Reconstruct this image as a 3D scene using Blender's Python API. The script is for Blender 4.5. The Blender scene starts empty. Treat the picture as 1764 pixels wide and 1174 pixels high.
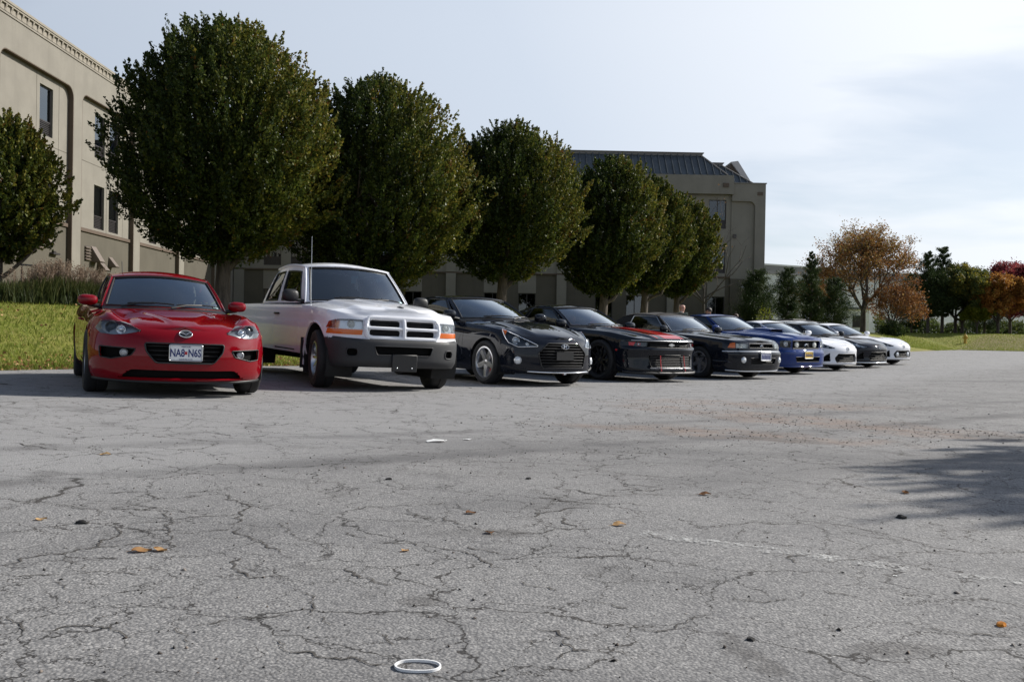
import bpy, bmesh, math, random
import numpy as np
from mathutils import Vector, Matrix
R = math.radians
sc = bpy.context.scene
COL = sc.collection

# ---------------------------------------------------------------- camera, sky, sun, exposure
CAM_Z = 0.74
cam_d = bpy.data.cameras.new("camera")
cam = bpy.data.objects.new("camera", cam_d)
COL.objects.link(cam)
cam_d.sensor_fit = 'HORIZONTAL'
cam_d.sensor_width = 36.0
cam_d.lens = 36.0 * 1600.0 / 1764.0
cam_d.clip_start = 0.05
cam_d.clip_end = 3000
cam.location = (0, 0, CAM_Z)
PITCH, ROLL = math.atan(11.0 / 1600.0), 0.017
cam.rotation_euler = (Matrix.Rotation(R(90) - PITCH, 4, 'X') @ Matrix.Rotation(ROLL, 4, 'Z')).to_euler()
sc.camera = cam

SUN_AZ, SUN_EL = R(64), R(33)
world = bpy.data.worlds.new("World")
sc.world = world
world.use_nodes = True
sun_d = bpy.data.lights.new("sun", 'SUN')
sun_d.energy = 5.0
sun_d.angle = R(0.6)
sun_d.color = (1.0, 0.95, 0.87)
sun = bpy.data.objects.new("sun", sun_d)
COL.objects.link(sun)
SUN_DIR = Vector((math.sin(SUN_AZ) * math.cos(SUN_EL), math.cos(SUN_AZ) * math.cos(SUN_EL), math.sin(SUN_EL)))
sun.rotation_euler = (-SUN_DIR).to_track_quat('-Z', 'Y').to_euler()
sun.location = (60, 40, 60)
sc.view_settings.view_transform = 'Standard'
sc.view_settings.look = 'None'
sc.view_settings.gamma = 1.0
sc.view_settings.use_curve_mapping = False
sc.view_settings.exposure = 0.32
sc.cycles.max_bounces = 8
sc.cycles.transparent_max_bounces = 16
sc.cycles.caustics_reflective = False
sc.cycles.caustics_refractive = False
sc.cycles.sample_clamp_indirect = 6.0


# ---------------------------------------------------------------- node helper
class G:
    def __init__(s, tree):
        s.t = tree
        s.n = tree.nodes
        s.n.clear()

    def __call__(s, kind, props=None, **ins):
        nd = s.n.new(kind)
        for k, v in (props or {}).items():
            setattr(nd, k, v)
        for k, v in ins.items():
            key = k.replace('_', ' ')
            if k.startswith('i') and k[1:].isdigit():
                sock = nd.inputs[int(k[1:])]
            else:
                sock = nd.inputs[key]
            s.put(sock, v)
        return nd

    def put(s, sock, v):
        if hasattr(v, 'is_output') or isinstance(v, bpy.types.NodeSocket):
            s.t.links.new(v, sock)
        elif isinstance(v, bpy.types.Node):
            s.t.links.new(v.outputs[0], sock)
        else:
            if isinstance(v, (tuple, list)) and len(v) == 3 and len(sock.default_value) == 4:
                v = (*v, 1)
            sock.default_value = v

    def math(s, op, a, b=0.0, c=None, clamp=False):
        nd = s.n.new('ShaderNodeMath')
        nd.operation = op
        nd.use_clamp = clamp
        s.put(nd.inputs[0], a)
        s.put(nd.inputs[1], b)
        if c is not None:
            s.put(nd.inputs[2], c)
        return nd.outputs[0]

    def vmath(s, op, a, b=None, scale=None):
        nd = s.n.new('ShaderNodeVectorMath')
        nd.operation = op
        s.put(nd.inputs[0], a)
        if b is not None:
            s.put(nd.inputs[1], b)
        if scale is not None:
            s.put(nd.inputs['Scale'], scale)
        return nd.outputs['Value'] if op in ('LENGTH', 'DOT_PRODUCT', 'DISTANCE') else nd.outputs[0]

    def noise(s, vec, scale, detail=3, rough=0.55, color=False):
        nd = s('ShaderNodeTexNoise', None, Vector=vec, Scale=scale, Detail=detail, Roughness=rough)
        return nd.outputs['Color'] if color else nd.outputs['Fac']

    def voro(s, vec, scale, feature='F1', out='Distance', rnd=1.0):
        nd = s('ShaderNodeTexVoronoi', {'feature': feature}, Vector=vec, Scale=scale, Randomness=rnd)
        return nd.outputs[out]

    def ramp(s, fac, stops, interp='LINEAR'):
        nd = s.n.new('ShaderNodeValToRGB')
        nd.color_ramp.interpolation = interp
        e = nd.color_ramp.elements
        while len(e) < len(stops):
            e.new(0.5)
        for el, (p, c) in zip(e, stops):
            el.position = p
            el.color = (*c, 1) if not isinstance(c, (int, float)) else (c, c, c, 1)
        s.put(nd.inputs[0], fac)
        return nd.outputs[0]

    def step(s, v, lo, hi):
        nd = s.n.new('ShaderNodeMapRange')
        nd.interpolation_type = 'SMOOTHSTEP'
        s.put(nd.inputs[0], v)
        nd.inputs[1].default_value = lo
        nd.inputs[2].default_value = hi
        return nd.outputs[0]

    def mix(s, fac, a, b, blend='MIX'):
        nd = s.n.new('ShaderNodeMix')
        nd.data_type = 'RGBA'
        nd.blend_type = blend
        s.put(nd.inputs[0], fac)
        s.put(nd.inputs[6], a)
        s.put(nd.inputs[7], b)
        return nd.outputs[2]

    def coord(s, kind='Object'):
        return s.n.new('ShaderNodeTexCoord').outputs[kind]

    def pos(s):
        return s.n.new('ShaderNodeNewGeometry').outputs['Position']

    def mapping(s, vec, scale=(1, 1, 1), rot=(0, 0, 0), loc=(0, 0, 0)):
        return s('ShaderNodeMapping', None, Vector=vec, Scale=scale, Rotation=rot, Location=loc).outputs[0]

    def sep(s, v):
        return s('ShaderNodeSeparateXYZ', None, Vector=v).outputs

    def bump(s, h, strength=0.3, dist=0.01):
        return s('ShaderNodeBump', None, Height=h, Strength=strength, Distance=dist).outputs[0]

    def out(s, sh, kind='ShaderNodeOutputMaterial'):
        o = s.n.new(kind)
        s.t.links.new(sh.outputs[0] if isinstance(sh, bpy.types.Node) else sh, o.inputs[0])


# sky: clear Nishita sky seen through a thin bright veil of cloud
g = G(world.node_tree)
sky = g('ShaderNodeTexSky', {'sky_type': 'NISHITA', 'sun_disc': False, 'sun_elevation': SUN_EL, 'sun_rotation': SUN_AZ,
                             'altitude': 200.0, 'air_density': 1.0, 'dust_density': 0.6, 'ozone_density': 2.0})
dirv = g.vmath('NORMALIZE', g.coord('Generated'))
dx, dy, dz = g.sep(dirv)
zz = g.math('ADD', g.math('MAXIMUM', dz, 0.0), 0.16)
plane = g('ShaderNodeCombineXYZ', None, X=g.math('DIVIDE', dx, zz), Y=g.math('DIVIDE', dy, zz), Z=0.0).outputs[0]
warp = g.vmath('ADD', plane, g.vmath('SCALE', g.noise(plane, 0.7, 3, 0.5, True), scale=0.8))
cl = g.noise(g.mapping(warp, (0.55, 1.0, 1.0), (0, 0, R(20)), (3.1, 1.7, 0)), 0.75, 6, 0.52)
sdot = g.vmath('DOT_PRODUCT', dirv, tuple(SUN_DIR))
cover = g.math('ADD', g.math('MULTIPLY_ADD', g.step(cl, 0.37, 0.60), 0.62, 0.38), g.math('MULTIPLY', g.step(sdot, 0.35, 1.0), 0.3), clamp=True)
veil = g.math('SUBTRACT', 1.0, g.math('MULTIPLY', g.step(dz, 0.30, 0.72), 0.86))   # thin cloud layer: denser where one looks along it
cover = g.math('MULTIPLY', g.math('MULTIPLY', cover, veil), 0.90)
ccol = g.ramp(g.math('MAXIMUM', sdot, 0.0), [(0.08, (0.425, 0.480, 0.565)), (0.51, (0.575, 0.635, 0.725)), (0.78, (0.83, 0.86, 0.905)), (1.0, (0.92, 0.94, 0.96))])
ccol = g.mix(g.math('MULTIPLY', g.step(dz, 0.22, 0.02), 0.55), ccol, (0.78, 0.80, 0.84))
b1 = g('ShaderNodeBackground', None, Color=sky.outputs[0], Strength=0.075)
# thin cloud scatters forward: it brightens steadily towards the sun
b2 = g('ShaderNodeBackground', None, Color=ccol, Strength=g.math('ADD', 1.0, g.math('MULTIPLY', g.step(sdot, 0.855, 1.0), 2.0)))
g.out(g('ShaderNodeMixShader', None, i0=cover, i1=b1.outputs[0], i2=b2.outputs[0]), 'ShaderNodeOutputWorld')

# ---------------------------------------------------------------- materials
MAT = {}


def new_mat(name):
    m = bpy.data.materials.new(name)
    m.use_nodes = True
    MAT[name] = m
    return m, G(m.node_tree)


def simple(name, col, rough=0.6, metal=0.0, coat=0.0, spec=0.5, vary=0.0, vscale=6.0, bump=0.0, bscale=60.0, emis=None):
    m, g = new_mat(name)
    c = (*col, 1)
    p = g('ShaderNodeBsdfPrincipled', None, Roughness=rough, Metallic=metal)
    p.inputs['Coat Weight'].default_value = coat
    p.inputs['Coat Roughness'].default_value = 0.03
    p.inputs['Specular IOR Level'].default_value = spec
    if vary:
        n = g.noise(g.coord(), vscale, 5, 0.6)
        g.put(p.inputs['Base Color'], g.mix(g.step(n, 0.3, 0.7), tuple(v * (1 - vary) for v in col), tuple(min(1, v * (1 + vary)) for v in col)))
    else:
        p.inputs['Base Color'].default_value = c
    if bump:
        g.put(p.inputs['Normal'], g.bump(g.noise(g.coord(), bscale, 4, 0.6), bump, 0.01))
    g.out(p)
    return m


def paint(name, col, metal=0.0, rough=0.4, dust=0.05):
    """car paint: pigment with fine flake and a thin film of road dust, under a clear coat"""
    m, g = new_mat(name)
    co = g.coord()
    fl = g.voro(co, 900.0, 'F1', 'Color')
    n = g.noise(co, 3.0, 4, 0.6)
    base = g.mix(0.12 if metal else 0.03, col, fl, 'SOFT_LIGHT')
    base = g.mix(g.math('MULTIPLY', g.step(n, 0.35, 0.8), dust), base, (0.30, 0.27, 0.23))
    p = g('ShaderNodeBsdfPrincipled', None, Base_Color=base, Roughness=rough, Metallic=metal)
    p.inputs['Specular IOR Level'].default_value = 0.0 if not metal else 0.3
    p.inputs['Coat Weight'].default_value = 1.0
    p.inputs['Coat IOR'].default_value = 1.42
    g.put(p.inputs['Coat Roughness'], g.math('MULTIPLY', g.step(n, 0.2, 0.9), 0.05))
    g.out(p)
    return m


def glass(name, tint, refl=1.0, ior=1.5):
    m, g = new_mat(name)
    fr = g('ShaderNodeFresnel', None, IOR=ior).outputs[0]
    fr = g.math('DIVIDE', g.math('MULTIPLY', fr, 2.0), g.math('ADD', fr, 1.0))      # both faces of the pane reflect
    fr = g.math('MULTIPLY', fr, refl, clamp=True)
    tr = g('ShaderNodeBsdfTransparent', None, Color=(*tint, 1))
    gl = g('ShaderNodeBsdfGlossy', None, Color=(0.92, 0.97, 1, 1), Roughness=0.015)
    g.out(g('ShaderNodeMixShader', None, i0=fr, i1=tr.outputs[0], i2=gl.outputs[0]))
    return m


paint('red_paint', (0.175, 0.0015, 0.006), 0.0, 0.38, 0.01)
paint('white_paint', (0.79, 0.80, 0.84), 0.0, 0.4, 0.05)
paint('black_paint', (0.006, 0.008, 0.014), 0.0, 0.4, 0.03)
paint('navy_black_paint', (0.005, 0.007, 0.012), 0.0, 0.4, 0.03)
paint('blue_paint', (0.007, 0.030, 0.150), 0.0, 0.4, 0.02)
paint('stripe_paint', (0.42, 0.02, 0.03), 0.0, 0.4, 0.02)
glass('windshield_glass', (0.42, 0.52, 0.56), 1.3, 1.68)
glass('tinted_glass', (0.10, 0.115, 0.125), 1.0, 1.5)
glass('lens_glass', (0.90, 0.92, 0.94), 0.7, 1.45)
glass('amber_lens', (0.85, 0.24, 0.03), 0.8, 1.45)
simple('amber_plastic', (0.62, 0.13, 0.012), 0.25, coat=0.6)
simple('chrome', (0.82, 0.83, 0.85), 0.07, 1.0)
simple('satin_silver', (0.55, 0.56, 0.58), 0.28, 1.0)
simple('alloy_grey', (0.42, 0.42, 0.44), 0.3, 0.9)
simple('black_wheel', (0.012, 0.012, 0.013), 0.35, 0.2, coat=0.4)
simple('steel_disc', (0.30, 0.30, 0.31), 0.35, 1.0)
simple('caliper_red', (0.5, 0.02, 0.02), 0.35)
simple('rubber', (0.016, 0.016, 0.017), 0.75, vary=0.2, bump=0.15, bscale=220)
simple('black_plastic', (0.016, 0.016, 0.017), 0.5, spec=0.4)
simple('grey_plastic', (0.021, 0.022, 0.025), 0.6, vary=0.12, bump=0.1, bscale=500)
simple('dark_void', (0.006, 0.006, 0.006), 0.9, spec=0.1)
simple('underbody_black', (0.012, 0.012, 0.012), 0.85)
simple('interior_dark', (0.022, 0.022, 0.024), 0.8)
simple('interior_grey', (0.10, 0.10, 0.10), 0.8)
simple('seat_red', (0.36, 0.03, 0.02), 0.6)
simple('soft_top', (0.022, 0.020, 0.020), 0.9, vary=0.2, vscale=20, bump=0.2, bscale=300)
simple('lamp_reflector', (0.78, 0.80, 0.82), 0.22, 0.45)
simple('lamp_grey', (0.40, 0.415, 0.43), 0.25, 0.4)
simple('lamp_dark', (0.035, 0.037, 0.042), 0.3)
simple('lamp_white', (0.72, 0.72, 0.66), 0.3)
simple('plate_white', (0.78, 0.79, 0.80), 0.4)
simple('plate_blue', (0.02, 0.035, 0.16), 0.5)
simple('plate_red', (0.45, 0.02, 0.03), 0.5)
simple('plate_yellow', (0.72, 0.45, 0.05), 0.45)
simple('plate_grey', (0.35, 0.36, 0.45), 0.5)
simple('accent_red', (0.55, 0.02, 0.025), 0.4, coat=0.5)
simple('paper_white', (0.80, 0.80, 0.78), 0.7)
simple('pale_blue_card', (0.45, 0.66, 0.68), 0.6)


# ---------------------------------------------------------------- generic mesh helpers
def link(o, parent=None):
    COL.objects.link(o)
    if parent is not None:
        o.parent = parent
    return o


def mesh_obj(name, verts, faces, mat, parent=None, smooth=None, mats=None, fmat=None):
    me = bpy.data.meshes.new(name)
    me.from_pydata([tuple(v) for v in verts], [], [tuple(f) for f in faces])
    return finish(name, me, mat, parent, smooth, mats, fmat)


def finish(name, me, mat, parent=None, smooth=None, mats=None, fmat=None):
    for m in (mats or [mat]):
        me.materials.append(MAT[m] if isinstance(m, str) else m)
    if fmat is not None:
        me.polygons.foreach_set('material_index', fmat)
    if smooth is not None:
        me.polygons.foreach_set('use_smooth', [True] * len(me.polygons))
        if smooth < 179:
            me.set_sharp_from_angle(angle=R(smooth))
    me.update()
    return link(bpy.data.objects.new(name, me), parent)


def bm_obj(name, bm, mat, parent=None, smooth=None, mats=None, recalc=True, weld=1e-4):
    if weld:
        bmesh.ops.remove_doubles(bm, verts=bm.verts, dist=weld)
    if recalc:
        bmesh.ops.recalc_face_normals(bm, faces=bm.faces)
    me = bpy.data.meshes.new(name)
    bm.to_mesh(me)
    bm.free()
    return finish(name, me, mat, parent, smooth, mats)


def tag(o, label=None, cat=None, group=None, kind=None):
    if label: o['label'] = label
    if cat: o['category'] = cat
    if group: o['group'] = group
    if kind: o['kind'] = kind
    return o


def empty(name, loc=(0, 0, 0), parent=None, rz=0.0):
    o = bpy.data.objects.new(name, None)
    o.empty_display_size = 0.2
    o.location = loc
    o.rotation_euler = (0, 0, rz)
    return link(o, parent)


def add_box(bm, x0, x1, y0, y1, z0, z1, M=None, mi=0):
    vs = [bm.verts.new(Vector((x, y, z)) if M is None else M @ Vector((x, y, z))) for x in (x0, x1) for y in (y0, y1) for z in (z0, z1)]
    for f in ((0, 1, 3, 2), (4, 6, 7, 5), (0, 4, 5, 1), (2, 3, 7, 6), (0, 2, 6, 4), (1, 5, 7, 3)):
        fc = bm.faces.new([vs[i] for i in f])
        fc.material_index = mi
    return vs


def box_obj(name, x0, x1, y0, y1, z0, z1, mat, parent=None, bevel=0.0, M=None):
    bm = bmesh.new()
    add_box(bm, x0, x1, y0, y1, z0, z1, M)
    if bevel:
        bmesh.ops.bevel(bm, geom=bm.edges[:], offset=bevel, segments=2, affect='EDGES', profile=0.6)
    return bm_obj(name, bm, mat, parent, 40 if bevel else None)


def add_tube(bm, pts, rad, seg=8, closed=False, caps=True, mi=0):
    pts = [Vector(p) for p in pts]
    n = len(pts)
    rr = rad if isinstance(rad, (list, tuple)) else [rad] * n
    rings = []
    ref = None
    for i in range(n):
        a = pts[(i - 1) % n] if (closed or i > 0) else pts[0]
        b = pts[(i + 1) % n] if (closed or i < n - 1) else pts[-1]
        d = (b - a)
        if d.length < 1e-9: d = Vector((0, 0, 1))
        d.normalize()
        if ref is None:
            ref = Vector((0, 0, 1)) if abs(d.z) < 0.9 else Vector((1, 0, 0))
        u = ref - d * ref.dot(d)
        if u.length < 1e-6:
            u = d.orthogonal()
        u.normalize()
        ref = u
        w = d.cross(u)
        rings.append([bm.verts.new(pts[i] + (u * math.cos(2 * math.pi * k / seg) + w * math.sin(2 * math.pi * k / seg)) * rr[i]) for k in range(seg)])
    for i in range(n if closed else n - 1):
        A, B = rings[i], rings[(i + 1) % n]
        for k in range(seg):
            f = bm.faces.new((A[k], A[(k + 1) % seg], B[(k + 1) % seg], B[k]))
            f.material_index = mi
    if caps and not closed:
        for ring in (rings[0][::-1], rings[-1]):
            f = bm.faces.new(ring)
            f.material_index = mi


def tube_obj(name, pts, rad, mat, parent=None, seg=8, closed=False):
    bm = bmesh.new()
    add_tube(bm, pts, rad, seg, closed)
    return bm_obj(name, bm, mat, parent, 60, weld=0)


def add_lathe(bm, prof, seg=24, M=None, closed=False, mi=0):
    """profile of (radius, height) turned about local Z; M places it"""
    M = M or Matrix()
    rings = []
    for r, h in prof:
        if r < 1e-6:
            rings.append([bm.verts.new(M @ Vector((0, 0, h)))])
        else:
            rings.append([bm.verts.new(M @ Vector((r * math.cos(2 * math.pi * k / seg), r * math.sin(2 * math.pi * k / seg), h))) for k in range(seg)])
    m = len(rings)
    for i in range(m if closed else m - 1):
        A, B = rings[i], rings[(i + 1) % m]
        for k in range(seg):
            a, b, c, d = A[k % len(A)], A[(k + 1) % len(A)], B[(k + 1) % len(B)], B[k % len(B)]
            vs = []
            for v in (a, b, c, d):
                if v not in vs: vs.append(v)
            if len(vs) > 2:
                f = bm.faces.new(vs)
                f.material_index = mi


def lathe_obj(name, prof, mat, parent=None, seg=24, M=None, closed=False, smooth=40):
    bm = bmesh.new()
    add_lathe(bm, prof, seg, M, closed)
    return bm_obj(name, bm, mat, parent, smooth)


def dup(o, parent=None):
    """copy of an object and everything under it, sharing meshes"""
    c = o.copy()
    COL.objects.link(c)
    c.parent = parent
    for ch in list(o.children):
        dup(ch, c)
    return c


def text_mesh(txt, size, depth=0.002, sx=1.0, bold=0.0):
    cu = bpy.data.curves.new('lettering_curve', 'FONT')
    cu.body = txt
    cu.size = size
    cu.extrude = depth
    cu.offset = bold
    cu.align_x = 'CENTER'
    cu.align_y = 'CENTER'
    cu.resolution_u = 3
    o = bpy.data.objects.new('lettering_tmp', cu)
    me = bpy.data.meshes.new_from_object(o)
    bpy.data.objects.remove(o)
    bpy.data.curves.remove(cu)
    if sx != 1.0:
        me.transform(Matrix.Diagonal((sx, 1, 1, 1)))
    return me


def pchip(tab):
    tab = sorted(tab)
    xs = np.array([t[0] for t in tab], float)
    ys = np.array([t[1] for t in tab], float)
    h = np.diff(xs)
    d = np.diff(ys) / h
    m = np.zeros(len(xs))
    for i in range(1, len(xs) - 1):
        if d[i - 1] * d[i] > 0:
            w1, w2 = 2 * h[i] + h[i - 1], h[i] + 2 * h[i - 1]
            m[i] = (w1 + w2) / (w1 / d[i - 1] + w2 / d[i])
    m[0], m[-1] = d[0], d[-1]
    if len(xs) > 2:
        m[0] = d[0] if d[0] * d[1] > 0 else d[0] * 0.5
        m[-1] = d[-1] if d[-1] * d[-2] > 0 else d[-1] * 0.5
    X, Y, Mm, H = xs.tolist(), ys.tolist(), m.tolist(), h.tolist()

    def f(x):
        if x <= X[0]: return Y[0]
        if x >= X[-1]: return Y[-1]
        lo, hi = 0, len(X) - 1
        while hi - lo > 1:
            md = (lo + hi) // 2
            if X[md] <= x: lo = md
            else: hi = md
        t = (x - X[lo]) / H[lo]
        t2, t3 = t * t, t * t * t
        return (2 * t3 - 3 * t2 + 1) * Y[lo] + (t3 - 2 * t2 + t) * H[lo] * Mm[lo] + (-2 * t3 + 3 * t2) * Y[lo + 1] + (t3 - t2) * H[lo] * Mm[lo + 1]
    return f


# ---------------------------------------------------------------- terrain
EDGE0 = Vector((-6.9, 13.4))
E_DIR = Vector((0.593, 0.805)).normalized()      # along the grass edge and the row of cars
N_DIR = Vector((E_DIR.y, -E_DIR.x))              # from the grass out onto the parking lot
R_END = (Vector((31.0, 66.5)) - EDGE0).dot(E_DIR)
lot_x = pchip([(-60, .12), (-8, .115), (-5.6, .11), (-4.3, .095), (-2.95, .045), (-2.2, .018), (-1.1, -.006), (.5, -.025), (4, -.06), (8.8, -.035), (12, .02), (16, .045), (60, .06)])


def smooth(t):
    t = min(1.0, max(0.0, t))
    return t * t * (3 - 2 * t)


def rp(x, y):
    d = Vector((x, y)) - EDGE0
    return d.dot(E_DIR), d.dot(N_DIR)


def lot_z(x, y):
    return lot_x(x) + 0.13 * smooth((y - 38) / 28)


def lawn_d(x, y):
    r, p = rp(x, y)
    return max(-p, (r - R_END) * 0.55)


def ground_z(x, y):
    d = lawn_d(x, y)
    if d <= 0:
        return lot_z(x, y)
    xe = x
    base = lot_z(x + N_DIR.x * min(d, 12), y)
    return base + 0.025 * smooth(d / 0.12) + 1.22 * smooth((d + 0.6) / 8.0) - 1.22 * smooth(0.6 / 8.0) + 0.05 * math.sin(x * .35 + 1) * math.sin(y * .27) * smooth(d / 4) + 1.6 * smooth((d - 40) / 120)
# ---------------------------------------------------------------- ground: lawn sheet and asphalt parking lot
def asphalt_material():
    m, g = new_mat('asphalt')
    P = g.pos()
    big = g.noise(P, 0.16, 4, 0.6)
    mid = g.noise(P, 1.3, 5, 0.62)
    rot = math.atan2(E_DIR.y, E_DIR.x)
    along = g.mapping(P, (0.07, 0.75, 1), (0, 0, -rot + 0.5), (1.2, 0.3, 0))
    streak = g.noise(along, 1.0, 4, 0.55)
    along2 = g.mapping(P, (0.10, 1.9, 1), (0, 0, -rot + 0.62), (4.2, 7.3, 0))
    streak2 = g.noise(along2, 1.0, 3, 0.5)
    # aggregate
    st = g.voro(P, 118.0, 'F1', 'Color')
    sr, sg, sb = g('ShaderNodeSeparateColor', None, Color=st).outputs
    st2 = g.voro(P, 210.0, 'F1', 'Color')
    s2 = g('ShaderNodeSeparateColor', None, Color=st2).outputs
    sd = g.voro(P, 112.0, 'F1', 'Distance')
    tone = g.math('ADD', g.math('MULTIPLY', sr, 0.62), g.math('MULTIPLY', s2[1], 0.38))
    agg = g.ramp(tone, [(0.0, (0.085, 0.084, 0.085)), (0.28, (0.165, 0.162, 0.162)), (0.55, (0.240, 0.235, 0.231)), (0.82, (0.345, 0.337, 0.328)), (1.0, (0.52, 0.505, 0.485))])
    agg = g.mix(0.22, agg, (0.222, 0.216, 0.210))
    binder = g.step(sd, 0.48, 0.85)
    agg = g.mix(g.math('MULTIPLY', binder, 0.42), agg, (0.05, 0.05, 0.053))
    col = g.mix(g.step(mid, 0.30, 0.72), g.mix(0.30, agg, (0.11, 0.11, 0.115)), agg)
    col = g.mix(g.math('MULTIPLY', g.step(big, 0.35, 0.65), 0.30), col, g.mix(0.5, col, (0.30, 0.295, 0.29)))
    col = g.mix(g.math('MULTIPLY', g.step(streak, 0.52, 0.72), 0.42), col, (0.085, 0.084, 0.086))
    col = g.mix(g.math('MULTIPLY', g.step(streak2, 0.56, 0.74), 0.30), col, (0.095, 0.092, 0.092))
    # smoother, paler, finer-grained sealed surface towards the cars
    r_ = g.vmath('DOT_PRODUCT', g.vmath('SUBTRACT', P, (EDGE0.x, EDGE0.y, 0)), (N_DIR.x, N_DIR.y, 0))
    near = g.step(g.math('ADD', r_, g.math('MULTIPLY', big, 2.0)), 11.0, 9.4)
    col = g.mix(g.math('MULTIPLY', near, 0.58), col, g.mix(s2[0], (0.235, 0.235, 0.24), (0.33, 0.325, 0.32)))
    # two dark tyre tracks worn along the drive
    for off, amt, wd in ((0.0, 0.62, 0.26), (1.12, 0.42, 0.22), (-1.5, 0.25, 0.3)):
        q = g.vmath('DOT_PRODUCT', g.vmath('SUBTRACT', P, (-2.34 - .604 * off, 4.26 + .797 * off, 0)), (-.604, .797, 0))
        q = g.math('ABSOLUTE', g.math('ADD', q, g.math('MULTIPLY', g.math('SUBTRACT', big, 0.5), 0.5)))
        tr = g.math('MULTIPLY', g.step(g.math('ADD', q, g.math('MULTIPLY', g.math('SUBTRACT', mid, 0.5), 0.25)), wd, 0.02), g.step(streak2, 0.30, 0.60))
        col = g.mix(g.math('MULTIPLY', tr, amt), col, (0.090, 0.088, 0.090))
    # blotches of old sealer and grime
    bl = g.step(g.noise(P, 1.9, 5, 0.68), 0.54, 0.70)
    col = g.mix(g.math('MULTIPLY', bl, 0.42), col, (0.082, 0.079, 0.078))
    # red-brown dirt washed across the lot
    def blob(cx, cy, ang, lx, ly):
        q = g.mapping(g.vmath('ADD', g.vmath('SUBTRACT', P, (cx, cy, 0)), g.vmath('SCALE', g.vmath('SUBTRACT', g.noise(P, 1.4, 4, 0.6, True), (0.5, 0.5, 0.5)), scale=1.3)), (1, 1, 1), (0, 0, 0))
        c, s = math.cos(ang), math.sin(ang)
        a = g.math('DIVIDE', g.vmath('DOT_PRODUCT', q, (c, s, 0)), lx)
        b = g.math('DIVIDE', g.vmath('DOT_PRODUCT', q, (-s, c, 0)), ly)
        return g.step(g.math('ADD', g.math('MULTIPLY', a, a), g.math('MULTIPLY', b, b)), 1.3, 0.1)
    dirt = g.math('MAXIMUM', g.math('MAXIMUM', blob(2.85, 9.1, -0.75, 2.6, 0.75), blob(3.1, 11.3, -0.1, 1.9, 0.7)), blob(1.7, 7.6, -0.3, 1.6, 0.45))
    dirt = g.math('MULTIPLY', dirt, g.step(g.noise(P, 3.0, 6, 0.75), 0.34, 0.66))
    col = g.mix(g.math('MULTIPLY', dirt, 0.62), col, g.mix(sg, (0.165, 0.112, 0.086), (0.30, 0.215, 0.165)))
    # oil spots
    oil = blob(0.53, 2.28, 0.0, 0.10, 0.055)
    for (x, y, a, lx, ly) in ((-0.245, 2.62, 0.0, 0.075, 0.06), (0.98, 2.32, 0.2, 0.17, 0.07), (-0.02, 3.55, 0.2, 0.14, 0.09), (2.15, 7.2, -.4, 0.45, 0.2), (4.15, 7.85, -.4, .45, .25)):
        q = g.vmath('SUBTRACT', P, (x, y, 0))
        aa = g.math('DIVIDE', g.vmath('DOT_PRODUCT', q, (math.cos(a), math.sin(a), 0)), lx)
        bb = g.math('DIVIDE', g.vmath('DOT_PRODUCT', q, (-math.sin(a), math.cos(a), 0)), ly)
        dd = g.math('ADD', g.math('MULTIPLY', aa, aa), g.math('MULTIPLY', bb, bb))
        oil = g.math('MAXIMUM', oil, g.step(g.math('ADD', dd, g.math('MULTIPLY', g.math('SUBTRACT', mid, 0.5), 1.6)), 1.2, 0.2))
    col = g.mix(g.math('MULTIPLY', oil, 0.40), col, (0.045, 0.040, 0.037))
    # cracks: two wandering networks, broken up by masks
    w1 = g.vmath('ADD', P, g.vmath('SCALE', g.vmath('SUBTRACT', g.noise(P, 2.3, 5, 0.65, True), (0.5, 0.5, 0.5)), scale=0.45))
    w1 = g.vmath('ADD', w1, g.vmath('SCALE', g.vmath('SUBTRACT', g.noise(P, 16.0, 3, 0.6, True), (0.5, 0.5, 0.5)), scale=0.055))
    flat = g.mapping(w1, (1, 1, 0))
    e1 = g.voro(flat, 1.55, 'DISTANCE_TO_EDGE')
    width = g.math('MULTIPLY', g.noise(P, 3.1, 3, 0.6), 0.0085)
    m1 = g.step(g.noise(P, 0.55, 3, 0.6), 0.40, 0.48)
    c1 = g.math('MULTIPLY', g.math('LESS_THAN', e1, width), m1)
    soft = g.math('MULTIPLY', g.step(e1, 0.022, 0.0), m1)
    w2 = g.vmath('ADD', P, g.vmath('SCALE', g.vmath('SUBTRACT', g.noise(P, 5.0, 5, 0.7, True), (0.5, 0.5, 0.5)), scale=0.30))
    e2 = g.voro(g.mapping(w2, (1, 1, 0), (0, 0, 0.4), (2.2, 5.1, 0)), 3.3, 'DISTANCE_TO_EDGE')
    m2 = g.step(g.noise(P, 0.9, 4, 0.6), 0.41, 0.48)
    c2 = g.math('MULTIPLY', g.math('LESS_THAN', e2, g.math('MULTIPLY', g.noise(P, 6.0, 3, 0.6), 0.013)), m2)
    crack = g.math('MAXIMUM', c1, c2)
    col = g.mix(g.math('MULTIPLY', soft, 0.15), col, (0.06, 0.058, 0.056))
    col = g.mix(g.math('MULTIPLY', crack, 0.82), col, g.mix(g.step(big, 0.4, 0.6), (0.022, 0.020, 0.019), (0.04, 0.032, 0.026)))
    hgt = g.math('SUBTRACT', g.math('ADD', g.math('MULTIPLY', g.math('SUBTRACT', 0.7, sd), 0.0026), g.math('MULTIPLY', mid, 0.006)), g.math('MULTIPLY', crack, 0.006))
    nd = g('ShaderNodeBump', None, Height=hgt, Strength=0.9, Distance=1.0)
    p = g('ShaderNodeBsdfPrincipled', None, Base_Color=col, Roughness=0.92)
    p.inputs['Specular IOR Level'].default_value = 0.25
    g.put(p.inputs['Normal'], nd.outputs[0])
    g.out(p)


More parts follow.
